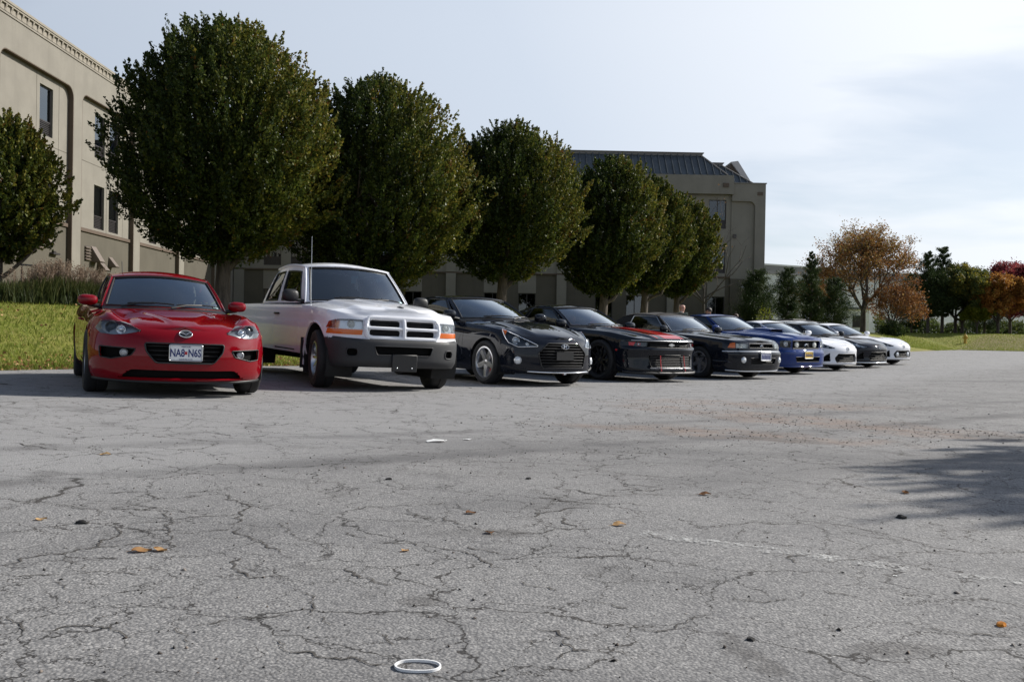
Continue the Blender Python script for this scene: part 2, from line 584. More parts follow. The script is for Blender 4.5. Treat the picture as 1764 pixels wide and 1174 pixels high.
def lawn_material():
    m, g = new_mat('lawn')
    P = g.pos()
    a = g.noise(P, 0.35, 4, 0.6)
    b = g.noise(P, 3.0, 5, 0.65)
    c = g.noise(g.mapping(P, (40, 40, 12)), 1.0, 4, 0.7)
    col = g.mix(g.step(a, 0.35, 0.65), (0.175, 0.205, 0.034), (0.245, 0.240, 0.050))
    col = g.mix(g.math('MULTIPLY', g.step(b, 0.40, 0.70), 0.75), col, (0.33, 0.285, 0.095))
    col = g.mix(g.math('MULTIPLY', g.step(c, 0.35, 0.75), 0.55), col, (0.10, 0.13, 0.022))
    r_ = g.vmath('DOT_PRODUCT', g.vmath('SUBTRACT', P, (EDGE0.x, EDGE0.y, 0)), (N_DIR.x, N_DIR.y, 0))
    edge = g.step(g.math('ADD', r_, g.math('MULTIPLY', g.math('SUBTRACT', b, 0.5), 0.8)), -0.55, -0.02)
    col = g.mix(g.math('MULTIPLY', edge, 0.7), col, (0.20, 0.155, 0.085))
    p = g('ShaderNodeBsdfPrincipled', None, Base_Color=col, Roughness=0.9)
    p.inputs['Specular IOR Level'].default_value = 0.15
    g.put(p.inputs['Normal'], g.bump(g.math('ADD', c, g.math('MULTIPLY', b, 2.0)), 0.8, 0.04))
    g.out(p)


asphalt_material()
lawn_material()


def axis(lo, hi, fine_lo, fine_hi, fine, growth=1.25):
    v = list(np.arange(fine_lo, fine_hi + 1e-6, fine))
    s, x = fine, fine_lo
    pre = []
    while x > lo:
        s *= growth
        x = max(lo, x - s)
        pre.append(x)
    s, x = fine, v[-1]
    while x < hi:
        s *= growth
        x = min(hi, x + s)
        v.append(x)
    return pre[::-1] + v


def grid_mesh(name, us, vs, fn, mat):
    verts = [fn(u, v) for v in vs for u in us]
    n = len(us)
    faces = [(j * n + i, j * n + i + 1, (j + 1) * n + i + 1, (j + 1) * n + i) for j in range(len(vs) - 1) for i in range(n - 1)]
    return mesh_obj(name, verts, faces, mat, None, 179)


# the lawn is the one sheet that reaches the horizon; under the lot it dips a little below the asphalt
def lawn_pt(r, p):
    q = EDGE0 + E_DIR * r + N_DIR * p
    z = ground_z(q.x, q.y)
    if p > 0.0 and r < R_END:
        z -= 0.05
    return (q.x, q.y, z)


rs = sorted(set(axis(-1400, R_END - 0.02, -14, 40, 1.0) + axis(R_END, 2200, R_END, R_END + 46, 1.0)))
ps = sorted(set(axis(-1700, 0.0, -46, 0.0, 0.5) + axis(0.02, 1500, 0.02, 2.0, 1.0)))
tag(grid_mesh('lawn', rs, ps, lawn_pt, 'lawn'), kind='structure')


def lot_pt(r, p):
    # ragged edge where the turf creeps over the asphalt
    if p < 0.01:
        p = 0.03 * math.sin(r * 3.1) + 0.02 * math.sin(r * 7.7 + 1)
    q = EDGE0 + E_DIR * r + N_DIR * p
    return (q.x, q.y, lot_z(q.x, q.y))


tag(grid_mesh('parking_lot', axis(-160, R_END, -14, 40, 0.5), axis(0, 300, 0, 20, 0.5), lot_pt, 'asphalt'), kind='structure')


# worn painted stall lines in the foreground
def line_material():
    m, g = new_mat('worn_line_paint')
    P = g.pos()
    n = g.noise(P, 9.0, 5, 0.7)
    s = g.voro(P, 112.0, 'F1', 'Color')
    sx = g('ShaderNodeSeparateColor', None, Color=s).outputs[0]
    wear = g.math('ADD', g.math('MULTIPLY', n, 0.9), g.math('MULTIPLY', sx, 0.35))
    fac = g.step(wear, 0.54, 0.92)
    fac = g.math('MULTIPLY', fac, 0.8)
    d = g('ShaderNodeBsdfPrincipled', None, Base_Color=g.mix(n, (0.46, 0.46, 0.45), (0.62, 0.62, 0.60)), Roughness=0.8)
    g.out(g('ShaderNodeMixShader', None, i0=fac, i1=g('ShaderNodeBsdfTransparent').outputs[0], i2=d.outputs[0]))


line_material()
MAT['worn_line_paint'].use_backface_culling = False


def paint_line(pts, w):
    vs, fs = [], []
    for i, p in enumerate(pts):
        a = Vector(pts[max(0, i - 1)])
        b = Vector(pts[min(len(pts) - 1, i + 1)])
        d = (b - a).normalized()
        nrm = Vector((-d.y, d.x))
        for s in (-1, 1):
            q = Vector(p) + nrm * s * w * 0.5 * (1 + 0.12 * math.sin(i * 2.3 + s))
            vs.append((q.x, q.y, lot_z(q.x, q.y) + 0.004))
    for i in range(len(pts) - 1):
        fs.append((2 * i, 2 * i + 1, 2 * i + 3, 2 * i + 2))
    return tag(mesh_obj('road_marking', vs, fs, 'worn_line_paint'), kind='structure')


# the larger cracks, each a ragged dark fissure filled with dirt
CRACKS = [
    [(-2.96, 5.53), (-2.81, 5.42), (-2.56, 5.34), (-2.34, 5.26), (-2.27, 5.24)],
    [(-2.27, 5.24), (-2.18, 5.37), (-2.04, 5.5), (-1.88, 5.67), (-1.85, 5.83), (-1.95, 6.04)],
    [(-2.44, 6.32), (-2.19, 6.13), (-1.97, 6.03), (-1.85, 6.04)],
    [(-2.18, 5.3), (-2.02, 5.19), (-1.9, 5.13)],
    [(-2.06, 3.77), (-1.99, 3.83), (-1.87, 3.8), (-1.73, 3.75), (-1.65, 3.72), (-1.57, 3.63)],
    [(-1.5, 3.88), (-1.44, 3.79), (-1.38, 3.74), (-1.32, 3.63), (-1.26, 3.56), (-1.26, 3.45), (-1.23, 3.35), (-1.21, 3.25), (-1.14, 3.18), (-1.09, 3.09)],
    [(-1.8, 4.1), (-1.72, 4.16), (-1.55, 4.07), (-1.47, 3.99)],
    [(-1.48, 4.13), (-1.4, 4.23), (-1.36, 4.3)],
    [(-1.34, 4.22), (-1.26, 4.16), (-1.18, 4.01), (-1.09, 3.83), (-1.08, 3.71), (-1.06, 3.57), (-1.01, 3.49), (-0.98, 3.39), (-0.89, 3.3), (-0.83, 3.2), (-0.76, 3.1), (-0.7, 3.05)],
    [(-1.45, 3.47), (-1.38, 3.55), (-1.27, 3.64), (-1.16, 3.71), (-1.1, 3.77)],
    [(-1.36, 3.4), (-1.25, 3.42)],
    [(-1.21, 3.38), (-1.12, 3.43), (-1.03, 3.53)],
    [(-0.85, 3.74), (-0.84, 3.68), (-0.89, 3.63), (-0.86, 3.54), (-0.8, 3.42), (-0.75, 3.33), (-0.69, 3.31), (-0.64, 3.28), (-0.61, 3.21)],
    [(-0.85, 3.77), (-0.72, 3.82), (-0.65, 3.93), (-0.62, 4), (-0.49, 4.03), (-0.36, 4.09), (-0.27, 4.17)],
    [(-1.55, 2.85), (-1.55, 2.95), (-1.5, 3), (-1.45, 3.04), (-1.43, 3.09), (-1.37, 3.14), (-1.29, 3.19), (-1.21, 3.24)],
    [(-1.43, 2.99), (-1.36, 2.92), (-1.31, 2.85), (-1.28, 2.81)],
    [(-1.5, 2.74), (-1.42, 2.75), (-1.33, 2.78), (-1.27, 2.81), (-1.17, 2.82), (-1.08, 2.83)],
    [(-0.89, 3), (-0.88, 3.04), (-0.87, 2.95), (-0.81, 2.86), (-0.75, 2.8)],
    [(-0.52, 2.95), (-0.48, 2.88), (-0.42, 2.84), (-0.34, 2.78)],
    [(-0.6, 3.3), (-0.5, 3.35), (-0.4, 3.32), (-0.28, 3.29), (-0.18, 3.24), (-0.07, 3.08), (0, 3)],
    [(-0.26, 3.83), (-0.2, 3.69), (-0.14, 3.64), (-0.02, 3.55)],
    [(-0.14, 3.31), (-0.06, 3.23), (0.03, 3.21)],
    [(-0.61, 2.69), (-0.57, 2.65), (-0.55, 2.57), (-0.53, 2.48), (-0.48, 2.43), (-0.44, 2.38)],
    [(-0.89, 2.44), (-0.86, 2.38), (-0.82, 2.34), (-0.78, 2.27), (-0.76, 2.22)],
    [(-0.81, 2.34), (-0.76, 2.36), (-0.7, 2.41), (-0.63, 2.43), (-0.56, 2.45)],
    [(-1.28, 2.36), (-1.22, 2.32), (-1.17, 2.26)],
    [(-1.16, 2.26), (-1.11, 2.29), (-1.05, 2.32), (-0.99, 2.31), (-0.95, 2.28), (-0.91, 2.25)],
    [(-0.36, 2.37), (-0.33, 2.36), (-0.3, 2.31), (-0.26, 2.25)],
    [(-0.62, 3.49), (-0.51, 3.4)],
    [(-0.24, 4.25), (-0.24, 4.13), (-0.22, 4.03)],
    [(-0.48, 3.99), (-0.39, 3.81), (-0.29, 3.76)],
    [(-1.32, 2.7), (-1.25, 2.63)],
    [(-1.6, 3.55), (-1.48, 3.46), (-1.4, 3.35), (-1.42, 3.22), (-1.43, 3.09)],
    [(-0.91, 2.82), (-0.82, 2.79), (-0.75, 2.82), (-0.69, 2.84)],
    [(-0.57, 2.27), (-0.45, 2.17), (-0.35, 2.15), (-0.25, 2.09)],
    [(-0, 10.4), (0.37, 9.91), (0.83, 9.5), (1.2, 9.1), (1.56, 8.89)],
    [(0.25, 4.59), (0.39, 4.49), (0.53, 4.43)],
    [(0.13, 4.33), (0.27, 4.25), (0.46, 4.23), (0.66, 4.19)],
    [(0.01, 3.8), (0.12, 3.91), (0.23, 4.04), (0.37, 4.11)],
    [(0.21, 3.89), (0.24, 3.75), (0.24, 3.63)],
    [(0.01, 3.52), (0.14, 3.58), (0.28, 3.66), (0.41, 3.69)],
    [(0.54, 3.62), (0.6, 3.53)],
    [(0.55, 2.85), (0.62, 2.78), (0.69, 2.71), (0.74, 2.7), (0.82, 2.74), (0.92, 2.84), (0.96, 2.88)],
    [(1.1, 3.42), (1.06, 3.31), (0.99, 3.19)],
    [(0.96, 2.86), (1.04, 2.8)],
    [(0.23, 2.66), (0.29, 2.65), (0.34, 2.61)],
    [(0.08, 2.4), (0.16, 2.24), (0.22, 2.24), (0.28, 2.24), (0.29, 2.21)],
    [(0.16, 2.24), (0.12, 2.17)],
    [(0.32, 2.45), (0.36, 2.41), (0.42, 2.42), (0.5, 2.52), (0.57, 2.54)],
    [(1.1, 2.51), (1.17, 2.47), (1.27, 2.46), (1.35, 2.43)],
    [(1.16, 4.49), (1.24, 4.38)],
    [(1.36, 7.76), (2.22, 7.86), (3.09, 8.21), (3.69, 8.12), (4.43, 8.01)],
    [(1.83, 4.04), (1.85, 3.93)],
    [(0.04, 2.86), (0.14, 2.75)],
    [(0.19, 3.22), (0.41, 3.23)],
    [(0.73, 5.16), (0.86, 5.07), (1.03, 5.26)],
    [(0.46, 5.16), (0.53, 5.07), (0.61, 4.79), (0.81, 4.73)],
    [(0.5, 4.63), (0.7, 4.62), (0.9, 4.72)],
    [(3.72, 13.21), (4.01, 11.65)],
    [(1.48, 4.27), (1.58, 4.21)],
]

m, g = new_mat('crack_dirt')
P = g.pos()
n = g.noise(P, 7.0, 4, 0.65)
n2 = g.noise(P, 55.0, 3, 0.7)
d = g('ShaderNodeBsdfPrincipled', None, Base_Color=g.mix(n2, (0.026, 0.024, 0.022), (0.085, 0.075, 0.066)), Roughness=1.0)
fac = g.step(g.math('ADD', g.math('MULTIPLY', n, 0.75), g.math('MULTIPLY', n2, 0.45)), 0.44, 0.66)
g.out(g('ShaderNodeMixShader', None, i0=fac, i1=g('ShaderNodeBsdfTransparent').outputs[0], i2=d.outputs[0]))


def cracks():
    rng = random.Random(11)
    vs, fs = [], []
    for line in CRACKS:
        pts = [Vector(p) for p in line]
        for lev in range(5):
            out = [pts[0]]
            for a, b in zip(pts, pts[1:]):
                L = (b - a).length
                if L < .012:
                    out.append(b)
                    continue
                m_ = a.lerp(b, rng.uniform(.38, .62)) + Vector((-(b - a).y, (b - a).x)) * rng.uniform(-.27, .27)
                out += [m_, b]
            pts = out
        d0 = pts[0].length
        base = (.0010 + .00022 * d0) * rng.uniform(.7, 1.3)
        n = len(pts)
        w = base
        k0 = len(vs)
        for i, p in enumerate(pts):
            a, b = pts[max(0, i - 1)], pts[min(n - 1, i + 1)]
            t = (b - a)
            t = t.normalized() if t.length > 1e-9 else Vector((1, 0))
            nn = Vector((-t.y, t.x))
            w = max(.3 * base, min(2.4 * base, w * rng.uniform(.55, 1.8)))
            ww = w * min(1, .25 + 6 * min(i, n - 1 - i) / n)
            z = lot_z(p.x, p.y) + .0025
            vs += [(p.x + nn.x * ww, p.y + nn.y * ww, z), (p.x - nn.x * ww, p.y - nn.y * ww, z)]
            if i: fs.append((k0 + 2 * i - 2, k0 + 2 * i - 1, k0 + 2 * i + 1, k0 + 2 * i))
    tag(mesh_obj('pavement_cracks', vs, fs, 'crack_dirt'), kind='structure')


cracks()
# ---------------------------------------------------------------- cars: a shell swept round the plan outline, with real openings
def in_poly(p, poly):
    x, y = p
    c = False
    j = len(poly) - 1
    for i in range(len(poly)):
        xi, yi = poly[i]
        xj, yj = poly[j]
        if (yi > y) != (yj > y) and x < (xj - xi) * (y - yi) / (yj - yi + 1e-12) + xi:
            c = not c
        j = i
    return c


def resample(pl, n):
    pl = [Vector(p) for p in pl]
    L = [0.0]
    for a, b in zip(pl, pl[1:]):
        L.append(L[-1] + (b - a).length)
    out, k = [], 0
    for i in range(n):
        d = L[-1] * i / (n - 1)
        while k < len(L) - 2 and L[k + 1] < d: k += 1
        t = (d - L[k]) / max(1e-9, L[k + 1] - L[k])
        out.append(pl[k].lerp(pl[k + 1], t))
    return out


def rounded(poly, r, n=4):
    """closed polygon with rounded corners"""
    out = []
    m = len(poly)
    for i in range(m):
        p0, p1, p2 = Vector(poly[i - 1]), Vector(poly[i]), Vector(poly[(i + 1) % m])
        a, b = (p0 - p1), (p2 - p1)
        d = min(r, a.length * 0.45, b.length * 0.45)
        a.normalize()
        b.normalize()
        for k in range(n + 1):
            t = k / n
            q = (p1 + a * d) * (1 - t) ** 2 + p1 * 2 * t * (1 - t) + (p1 + b * d) * t * t
            out.append(q)
    return out


class Car:
    def __init__(s, name, S):
        s.S = S
        s.root = empty(name)
        s.mat = S['paint']
        s.fW, s.fzb, s.fzs, s.fzc = pchip(S['w']), pchip(S['zb']), pchip(S['zs']), pchip(S['zc'])
        s.fside, s.ffront, s.frear = pchip(S['side']), pchip(S['front']), pchip(S['rear'])
        s.xf, s.nl, s.xr, s.tl = S['xf'], S['nl'], S['xr'], S['tl']
        s.xn, s.xt = s.xf - s.nl, s.xr + s.tl
        s.fe, s.re = S.get('fexp', (2.3, 2.0)), S.get('rexp', (3.2, 2.2))
        s.arches = [(0.0, S['arch']), (-S['wb'], S.get('arch_r', S['arch']))]
        s.wz = S['wr']
        s.openings = []
        s._table()

    def outline(s, t):
        if t <= 1:
            a = max(0.0, t) * math.pi / 2
            return s.xn + s.nl * max(0, math.cos(a)) ** (2 / s.fe[1]), s.fW(s.xn) * max(0, math.sin(a)) ** (2 / s.fe[0])
        if t <= 2:
            x = s.xn + (s.xt - s.xn) * (t - 1)
            return x, s.fW(x)
        a = (3 - min(3, t)) * math.pi / 2
        return s.xt - s.tl * max(0, math.cos(a)) ** (2 / s.re[1]), s.fW(s.xt) * max(0, math.sin(a)) ** (2 / s.re[0])

    def _table(s):
        s.ts = [i / 600 for i in range(0, 1801)]
        s.pts = [s.outline(t) for t in s.ts]
        s.al = [0.0]
        for a, b in zip(s.pts, s.pts[1:]):
            s.al.append(s.al[-1] + math.hypot(a[0] - b[0], a[1] - b[1]))
        s.t_of_a = lambda a: float(np.interp(a, s.al, s.ts))
        s.a_of_t = lambda t: float(np.interp(t, s.ts, s.al))
        nx = [-p[0] for p in s.pts]
        s.t_of_x = lambda x: float(np.interp(-x, nx, s.ts))

    def normal(s, t):
        e = 0.004
        if t < e: return (1.0, 0.0)
        if t > 3 - e: return (-1.0, 0.0)
        a, b = s.outline(t - e), s.outline(t + e)
        d = (b[0] - a[0], b[1] - a[1])
        L = math.hypot(*d) or 1
        n = (d[1] / L * -1, d[0] / L)
        n = (-n[0], -n[1])
        return n if n[1] >= -0.2 else (-n[0], -n[1])

    def inset(s, t, z, zb, zs):
        qn = (z - zb) / max(1e-6, zs - zb)
        sd = s.fside(qn)
        if t < 1:
            w = math.cos(max(0, t) * math.pi / 2)
            w = w ** 0.8
            return w * s.ffront(z) + (1 - w) * sd
        if t > 2:
            w = math.cos((3 - t) * math.pi / 2) ** 0.8
            return w * s.frear(z) + (1 - w) * sd
        return sd

    def P(s, t, z, off=0.0):
        x, y = s.outline(t)
        n = s.normal(t)
        d = off - s.inset(t, z, s.fzb(x), s.fzs(x))
        yy = y + n[1] * d
        if t < 0.9 or t > 2.1: yy = max(0.0, yy)
        return (x + n[0] * d, yy, z)

    def at(s, a, z, off=0.0):
        """point on the shell: a = distance round the outline from the nose (sign = side), z = height"""
        p = s.P(s.t_of_a(abs(a)), z, off)
        return Vector((p[0], p[1] if a >= 0 else -p[1], p[2]))

    def nrm(s, a, z):
        e = 0.01
        u = s.at(a + e, z) - s.at(a - e, z)
        v = s.at(a, z + e) - s.at(a, z - e)
        n = u.cross(v).normalized()
        ref = s.normal(s.t_of_a(abs(a)))
        if n.dot(Vector((ref[0], ref[1] * (1 if a >= 0 else -1), 0))) < 0: n = -n
        return n

    def hn(s, a):
        n = s.normal(s.t_of_a(abs(a)))
        return Vector((n[0], n[1] if a >= 0 else -n[1], 0))

    def zbot(s, x):
        z = s.fzb(x)
        for xw, ra in s.arches:
            d = ra * ra - (x - xw) ** 2
            if d > 0: z = max(z, s.wz + math.sqrt(d))
        return z

    def top_z(s, x, ys, zs, v):
        p = s.S.get('crown', 2.4)
        z = zs + (s.fzc(x) - zs) * (1 - v ** p)
        ft = s.S.get('feat')
        if ft: z += ft(x, ys * v) * (1 - v ** 8)
        return z

    # -- body shell
    def build(s):
        S = s.S
        g_ = 0.003
        T = [s.t_of_a(a) for a in np.arange(0, s.a_of_t(1.0), S.get('da', 0.022))]
        xs = list(np.arange(s.xn, s.xt, -0.09))
        for xw, ra in s.arches:
            h = math.sqrt(max(1e-4, ra * ra - (s.wz - s.fzb(xw)) ** 2)) if s.fzb(xw) < s.wz else ra
            xs += [xw + h * math.cos(k * math.pi / 18) for k in range(19)] + [xw + h + 0.004, xw - h - 0.004]
        gapx = []
        for a, b in S['doors']:
            gapx += [a, b]
        gapx += S.get('seams', [])
        xs = [x for x in xs if all(abs(x - q) > 0.012 for q in gapx)]
        for q in gapx: xs += [q + g_, q - g_]
        T += [s.t_of_x(x) for x in xs]
        T += [s.t_of_a(a) for a in np.arange(s.a_of_t(2.0), s.al[-1], 0.06)] + [3.0]
        T += [s.t_of_x(S['hood'][0] + g_), s.t_of_x(S['hood'][0] - g_), s.t_of_x(S['hood'][1])]
        T = sorted(T)
        TT = [T[0]]
        for t in T[1:]:
            if t - TT[-1] > 2e-4: TT.append(t)
        T = TT
        K = S.get('nz', 28)
        Q = [1 - (1 - k / K) ** 1.25 for k in range(K + 1)]
        dz0, dz1 = S.get('door_z', (0.30, 0.97))
        parts = {}

        def add(pn, quad):
            parts.setdefault(pn, []).append(quad)
        grid = []
        for t in T:
            x, y = s.outline(t)
            zb = s.zbot(x) if y > 0.55 * s.fW(s.xn) else s.fzb(x)
            zs = s.fzs(x)
            zb = min(zb, zs - 0.02)
            grid.append([(t, zb + (zs - zb) * q) for q in Q])
        ops = [([(p[0], p[1]) for p in o['poly']]) for o in s.openings]
        # draw the nearest grid points onto the outline of each opening, so that it is cut cleanly
        half = [[(abs(p[0]), p[1]) for p in o] if sum(p[0] for p in o) < 0 else o for o in ops]
        for i, col in enumerate(grid):
            t = col[0][0]
            if t > 1.3: break
            a = s.a_of_t(t)
            da = S.get('da', .022) if t <= 1 else .05
            for k in range(1, K):
                z = col[k][1]
                best = None
                for o in half:
                    xs_, zs_ = [p[0] for p in o], [p[1] for p in o]
                    if a < min(xs_) - .03 or a > max(xs_) + .03 or z < min(zs_) - .03 or z > max(zs_) + .03: continue
                    for (x0, z0), (x1, z1) in zip(o, o[1:] + o[:1]):
                        L2 = (x1 - x0) ** 2 + (z1 - z0) ** 2
                        if L2 < 1e-10: continue
                        f = max(0, min(1, ((a - x0) * (x1 - x0) + (z - z0) * (z1 - z0)) / L2))
                        qx, qz = x0 + (x1 - x0) * f, z0 + (z1 - z0) * f
                        d = math.hypot(qx - a, qz - z)
                        if best is None or d < best[0]: best = (d, qx, qz)
                lim = .52 * max(.5 * (da + abs(col[k][1] - grid[i][k - 1][1])), .012)
                if best and best[0] < lim and (i > 0 or abs(best[1]) < 1e-3):
                    col[k] = (s.t_of_a(max(0, best[1])) if i else t, best[2])
        uv = grid
        grid = [[s.P(t, z) for t, z in col] for col in uv]
        for i in range(len(T) - 1):
            tm = (T[i] + T[i + 1]) / 2
            xm = s.outline(tm)[0]
            am = s.a_of_t(tm)
            gap = any(abs(xm - q) < g_ * 0.9 for q in gapx) and tm < 2.1
            for k in range(K):
                quad = (grid[i][k], grid[i + 1][k], grid[i + 1][k + 1], grid[i][k + 1])
                zm = sum(p[2] for p in quad) / 4
                door = any(b - 1e-6 < xm < a + 1e-6 for a, b in S['doors']) and dz0 < zm
                gp = gap and zm > (dz0 if any(abs(xm - q) < .01 for d in S['doors'] for q in d) else 0)
                if gp: continue
                if tm < 1.3:
                    cs = (uv[i][k], uv[i + 1][k], uv[i + 1][k + 1], uv[i][k + 1])
                    ac = sum(s.a_of_t(q[0]) for q in cs) / 4
                    zc_ = sum(q[1] for q in cs) / 4
                    if any(in_poly((ac, zc_), o) or in_poly((-ac, zc_), o) for o in ops): continue
                if door:
                    if zm - dz0 < 0.014 and K > 30: continue
                    add('door', quad)
                else:
                    add(S['cls'](am, xm, zm) if 'cls' in S else ('front_bumper' if am < S.get('bump_a', 0.7) else 'body'), quad)
        # upper surfaces: bonnet, wings, deck
        hv = S.get('hoodv', 0.84)
        gv = 0.0065
        V = [hv * k / 26 for k in range(26)] + [hv - gv, hv + gv, .88, .91, .94, .97, 1.0]
        V = [v for v in V if not (hv + gv < v < hv + .02)]
        V = sorted(set(V))
        rows = []
        for i, t in enumerate(T):
            p = grid[i][-1]
            rows.append([(p[0], p[1] * v, s.top_z(p[0], p[1], p[2], v)) for v in V])
        h0, h1 = S['hood']
        c0, c1, cv = S['cabin']
        for i in range(len(T) - 1):
            xm = (rows[i][-1][0] + rows[i + 1][-1][0]) / 2
            for k in range(len(V) - 1):
                vm = (V[k] + V[k + 1]) / 2
                if c1 < xm < c0 and vm < cv: continue
                if 'bed' in S and S['bed'][1] < xm < S['bed'][0] and vm < 0.93: continue
                quad = (rows[i][k], rows[i + 1][k], rows[i + 1][k + 1], rows[i][k + 1])
                if h1 < xm < h0:
                    if vm < hv - gv: add('hood', quad)
                    elif vm > hv + gv: add('body', quad)
                else:
                    if abs(xm - h0) < g_ * 0.9 and vm < hv: continue
                    add('front_bumper' if xm > h0 and 'cls' not in S else 'body', quad)
        for pn, quads in parts.items():
            sides = [(1,), (-1,)] if pn == 'door' else [(1, -1)]
            for sd in sides:
                bm = bmesh.new()
                for y in sd:
                    for q in quads:
                        vs = [bm.verts.new((p[0], p[1] * y, p[2])) for p in q]
                        try: bm.faces.new(vs)
                        except ValueError: pass
                bmesh.ops.remove_doubles(bm, verts=bm.verts, dist=0.0006)
                bmesh.ops.dissolve_degenerate(bm, dist=0.0004, edges=bm.edges[:])
                # fold the free edges inwards so that panel gaps and openings have depth
                bmesh.ops.recalc_face_normals(bm, faces=bm.faces)
                tot = sum((f.normal.dot(f.calc_center_median() - Vector((-1.3, 0, 0.4))) for f in bm.faces))
                if tot < 0: bmesh.ops.reverse_faces(bm, faces=bm.faces[:])
                bm.normal_update()
                be = [e for e in bm.edges if e.is_boundary]
                nr = {v: v.normal.copy() for e in be for v in e.verts}
                ex = bmesh.ops.extrude_edge_only(bm, edges=be)
                for v in ex['geom']:
                    if isinstance(v, bmesh.types.BMVert):
                        near = min(nr, key=lambda q: (q.co - v.co).length_squared) if len(nr) < 1 else None
                # new verts sit on the old ones: match by position
                table = {tuple(round(c, 5) for c in v.co): n for v, n in nr.items()}
                for v in ex['geom']:
                    if isinstance(v, bmesh.types.BMVert):
                        n = table.get(tuple(round(c, 5) for c in v.co))
                        if n is not None: v.co -= n * 0.018
                o = bm_obj(pn, bm, S.get('pmats', {}).get(pn, s.mat), s.root, 38, recalc=False, weld=0)
                if pn == 'door':
                    s.door_handle(o, sd[0])
        s.under()
        s.greenhouse()
        s.wheels()
        return s

    def door_handle(s, door, sd):
        S = s.S
        x = S['doors'][0][1] + 0.16
        z = S.get('handle_z', s.fzs(x) - 0.13)
        t = s.t_of_x(x)
        bm = bmesh.new()
        pts = [Vector(s.P(s.t_of_x(x + d), z, o)) for d, o in ((.10, .002), (.08, .022), (0, .028), (-.08, .022), (-.10, .002))]
        add_tube(bm, [(p.x, p.y * sd, p.z) for p in pts], 0.013, 6)
        bm_obj('handle', bm, S.get('handle_mat', s.mat), door, 60)

    def under(s):
        S = s.S
        bm = bmesh.new()
        w = s.fW(-1.0) - 0.06
        z0 = s.fzb(-1.0) + 0.02
        wi = S['track'] - S['tw'] / 2 - 0.06
        add_box(bm, s.xf - 0.42, s.xr + 0.3, -wi, wi, z0, z0 + 0.16)
        xa, xb = -s.arches[0][1] - 0.02, -S['wb'] + s.arches[1][1] + 0.02
        add_box(bm, xa, xb, wi, w, z0, z0 + 0.12)
        add_box(bm, xa, xb, -w, -wi, z0, z0 + 0.12)
        # firewall, bulkheads and cabin floor keep daylight from shining through the shell
        add_box(bm, S['cabin'][0] + 0.02, S['cabin'][0] + 0.05, -w * .9, w * .9, z0 + .16, s.fzs(S['cabin'][0]) - 0.03)
        add_box(bm, s.xr + .35, s.xr + .38, -w * .8, w * .8, z0 + .16, s.fzs(s.xr + .4) - 0.05)
        bm_obj('underbody', bm, 'underbody_black', s.root, weld=0)
        for xw, ra in s.arches:
            for sd in (-1, 1):
                bm = bmesh.new()
                yo = s.fW(xw) - 0.03
                yi = S['track'] - S['tw'] / 2 - 0.12
                n = 16
                pr = []
                for k in range(n + 1):
                    a = -0.45 + (math.pi + 0.9) * k / n
                    pr.append((xw + (ra + .012) * math.cos(a), s.wz + (ra + .012) * math.sin(a)))
                A = [bm.verts.new((x, yo * sd, z)) for x, z in pr]
                B = [bm.verts.new((x, yi * sd, z)) for x, z in pr]
                for k in range(n): bm.faces.new((A[k], A[k + 1], B[k + 1], B[k]))
                bm.faces.new(B)
                bm_obj('wheel_well', bm, 'underbody_black', s.root, 60)

    # -- glasshouse
    def greenhouse(s):
        H = s.S['gh']
        bw = H.get('bulge', 0.03)
        wb, wc, wt, wtc = H['wb'], H['wc'], H['wt'], H['wtc']
        rc, rb, rtc, rt = H['rc'], H['rb'], H['rtc'], H['rt']
        ybase, yroof = H.get('ybase', 0.03), H.get('yroof', 0.03)
        zarch = H.get('zarch', 0.04)

        def lerp(a, b, t): return a + (b - a) * t

        def base(seg, u):
            if seg == 0: return Vector((lerp(wb[0], wc[0], u * u), wc[1] * u, lerp(wb[1], wc[2], u * u)))
            if seg == 1: return Vector((lerp(wc[0], rc[0], u), lerp(wc[1], rc[1], u) + ybase * 4 * u * (1 - u), lerp(wc[2], rc[2], u)))
            u = 1 - u
            return Vector((lerp(rb[0], rc[0], u * u), rc[1] * u, lerp(rb[1], rc[2], u * u)))

        def top(seg, u):
            if seg == 0: return Vector((lerp(wt[0], wtc[0], u * u), wtc[1] * u, lerp(wt[1], wtc[2], u * u)))
            if seg == 1: return Vector((lerp(wtc[0], rtc[0], u), lerp(wtc[1], rtc[1], u) + yroof * 4 * u * (1 - u), lerp(wtc[2], rtc[2], u) + zarch * 4 * u * (1 - u)))
            u = 1 - u
            return Vector((lerp(rt[0], rtc[0], u * u), rtc[1] * u, lerp(rt[1], rtc[2], u * u)))

        def surf(seg, u, b, off=0.0):
            B, Tp = base(seg, u), top(seg, u)
            p = B.lerp(Tp, b)
            if seg == 1:
                p += Vector((0, (bw + off * 1.0), 0)) * 1.0 if False else Vector((0, bw * 4 * b * (1 - b) + off, 0))
            else:
                d = Vector((1 if seg == 0 else -1, 0, 0.8)).normalized()
                p += d * (0.018 * 4 * b * (1 - b) + off)
            return p

        wins = H['windows']            # side windows: (u0, u1, b0, b1, name, material)
        wa = H.get('wa', 0.93)         # windscreen half-width share
        segs = {0: [(0.0, wa, H.get('wb0', .05), .965, 'windshield', 'windshield_glass')],
                1: wins,
                2: [(1 - H.get('ra', .88), 1.0, .10, .92, 'rear_window', H.get('rear_glass', 'tinted_glass'))]}
        paint_bm = bmesh.new()
        paint_q = {'pillars': []}
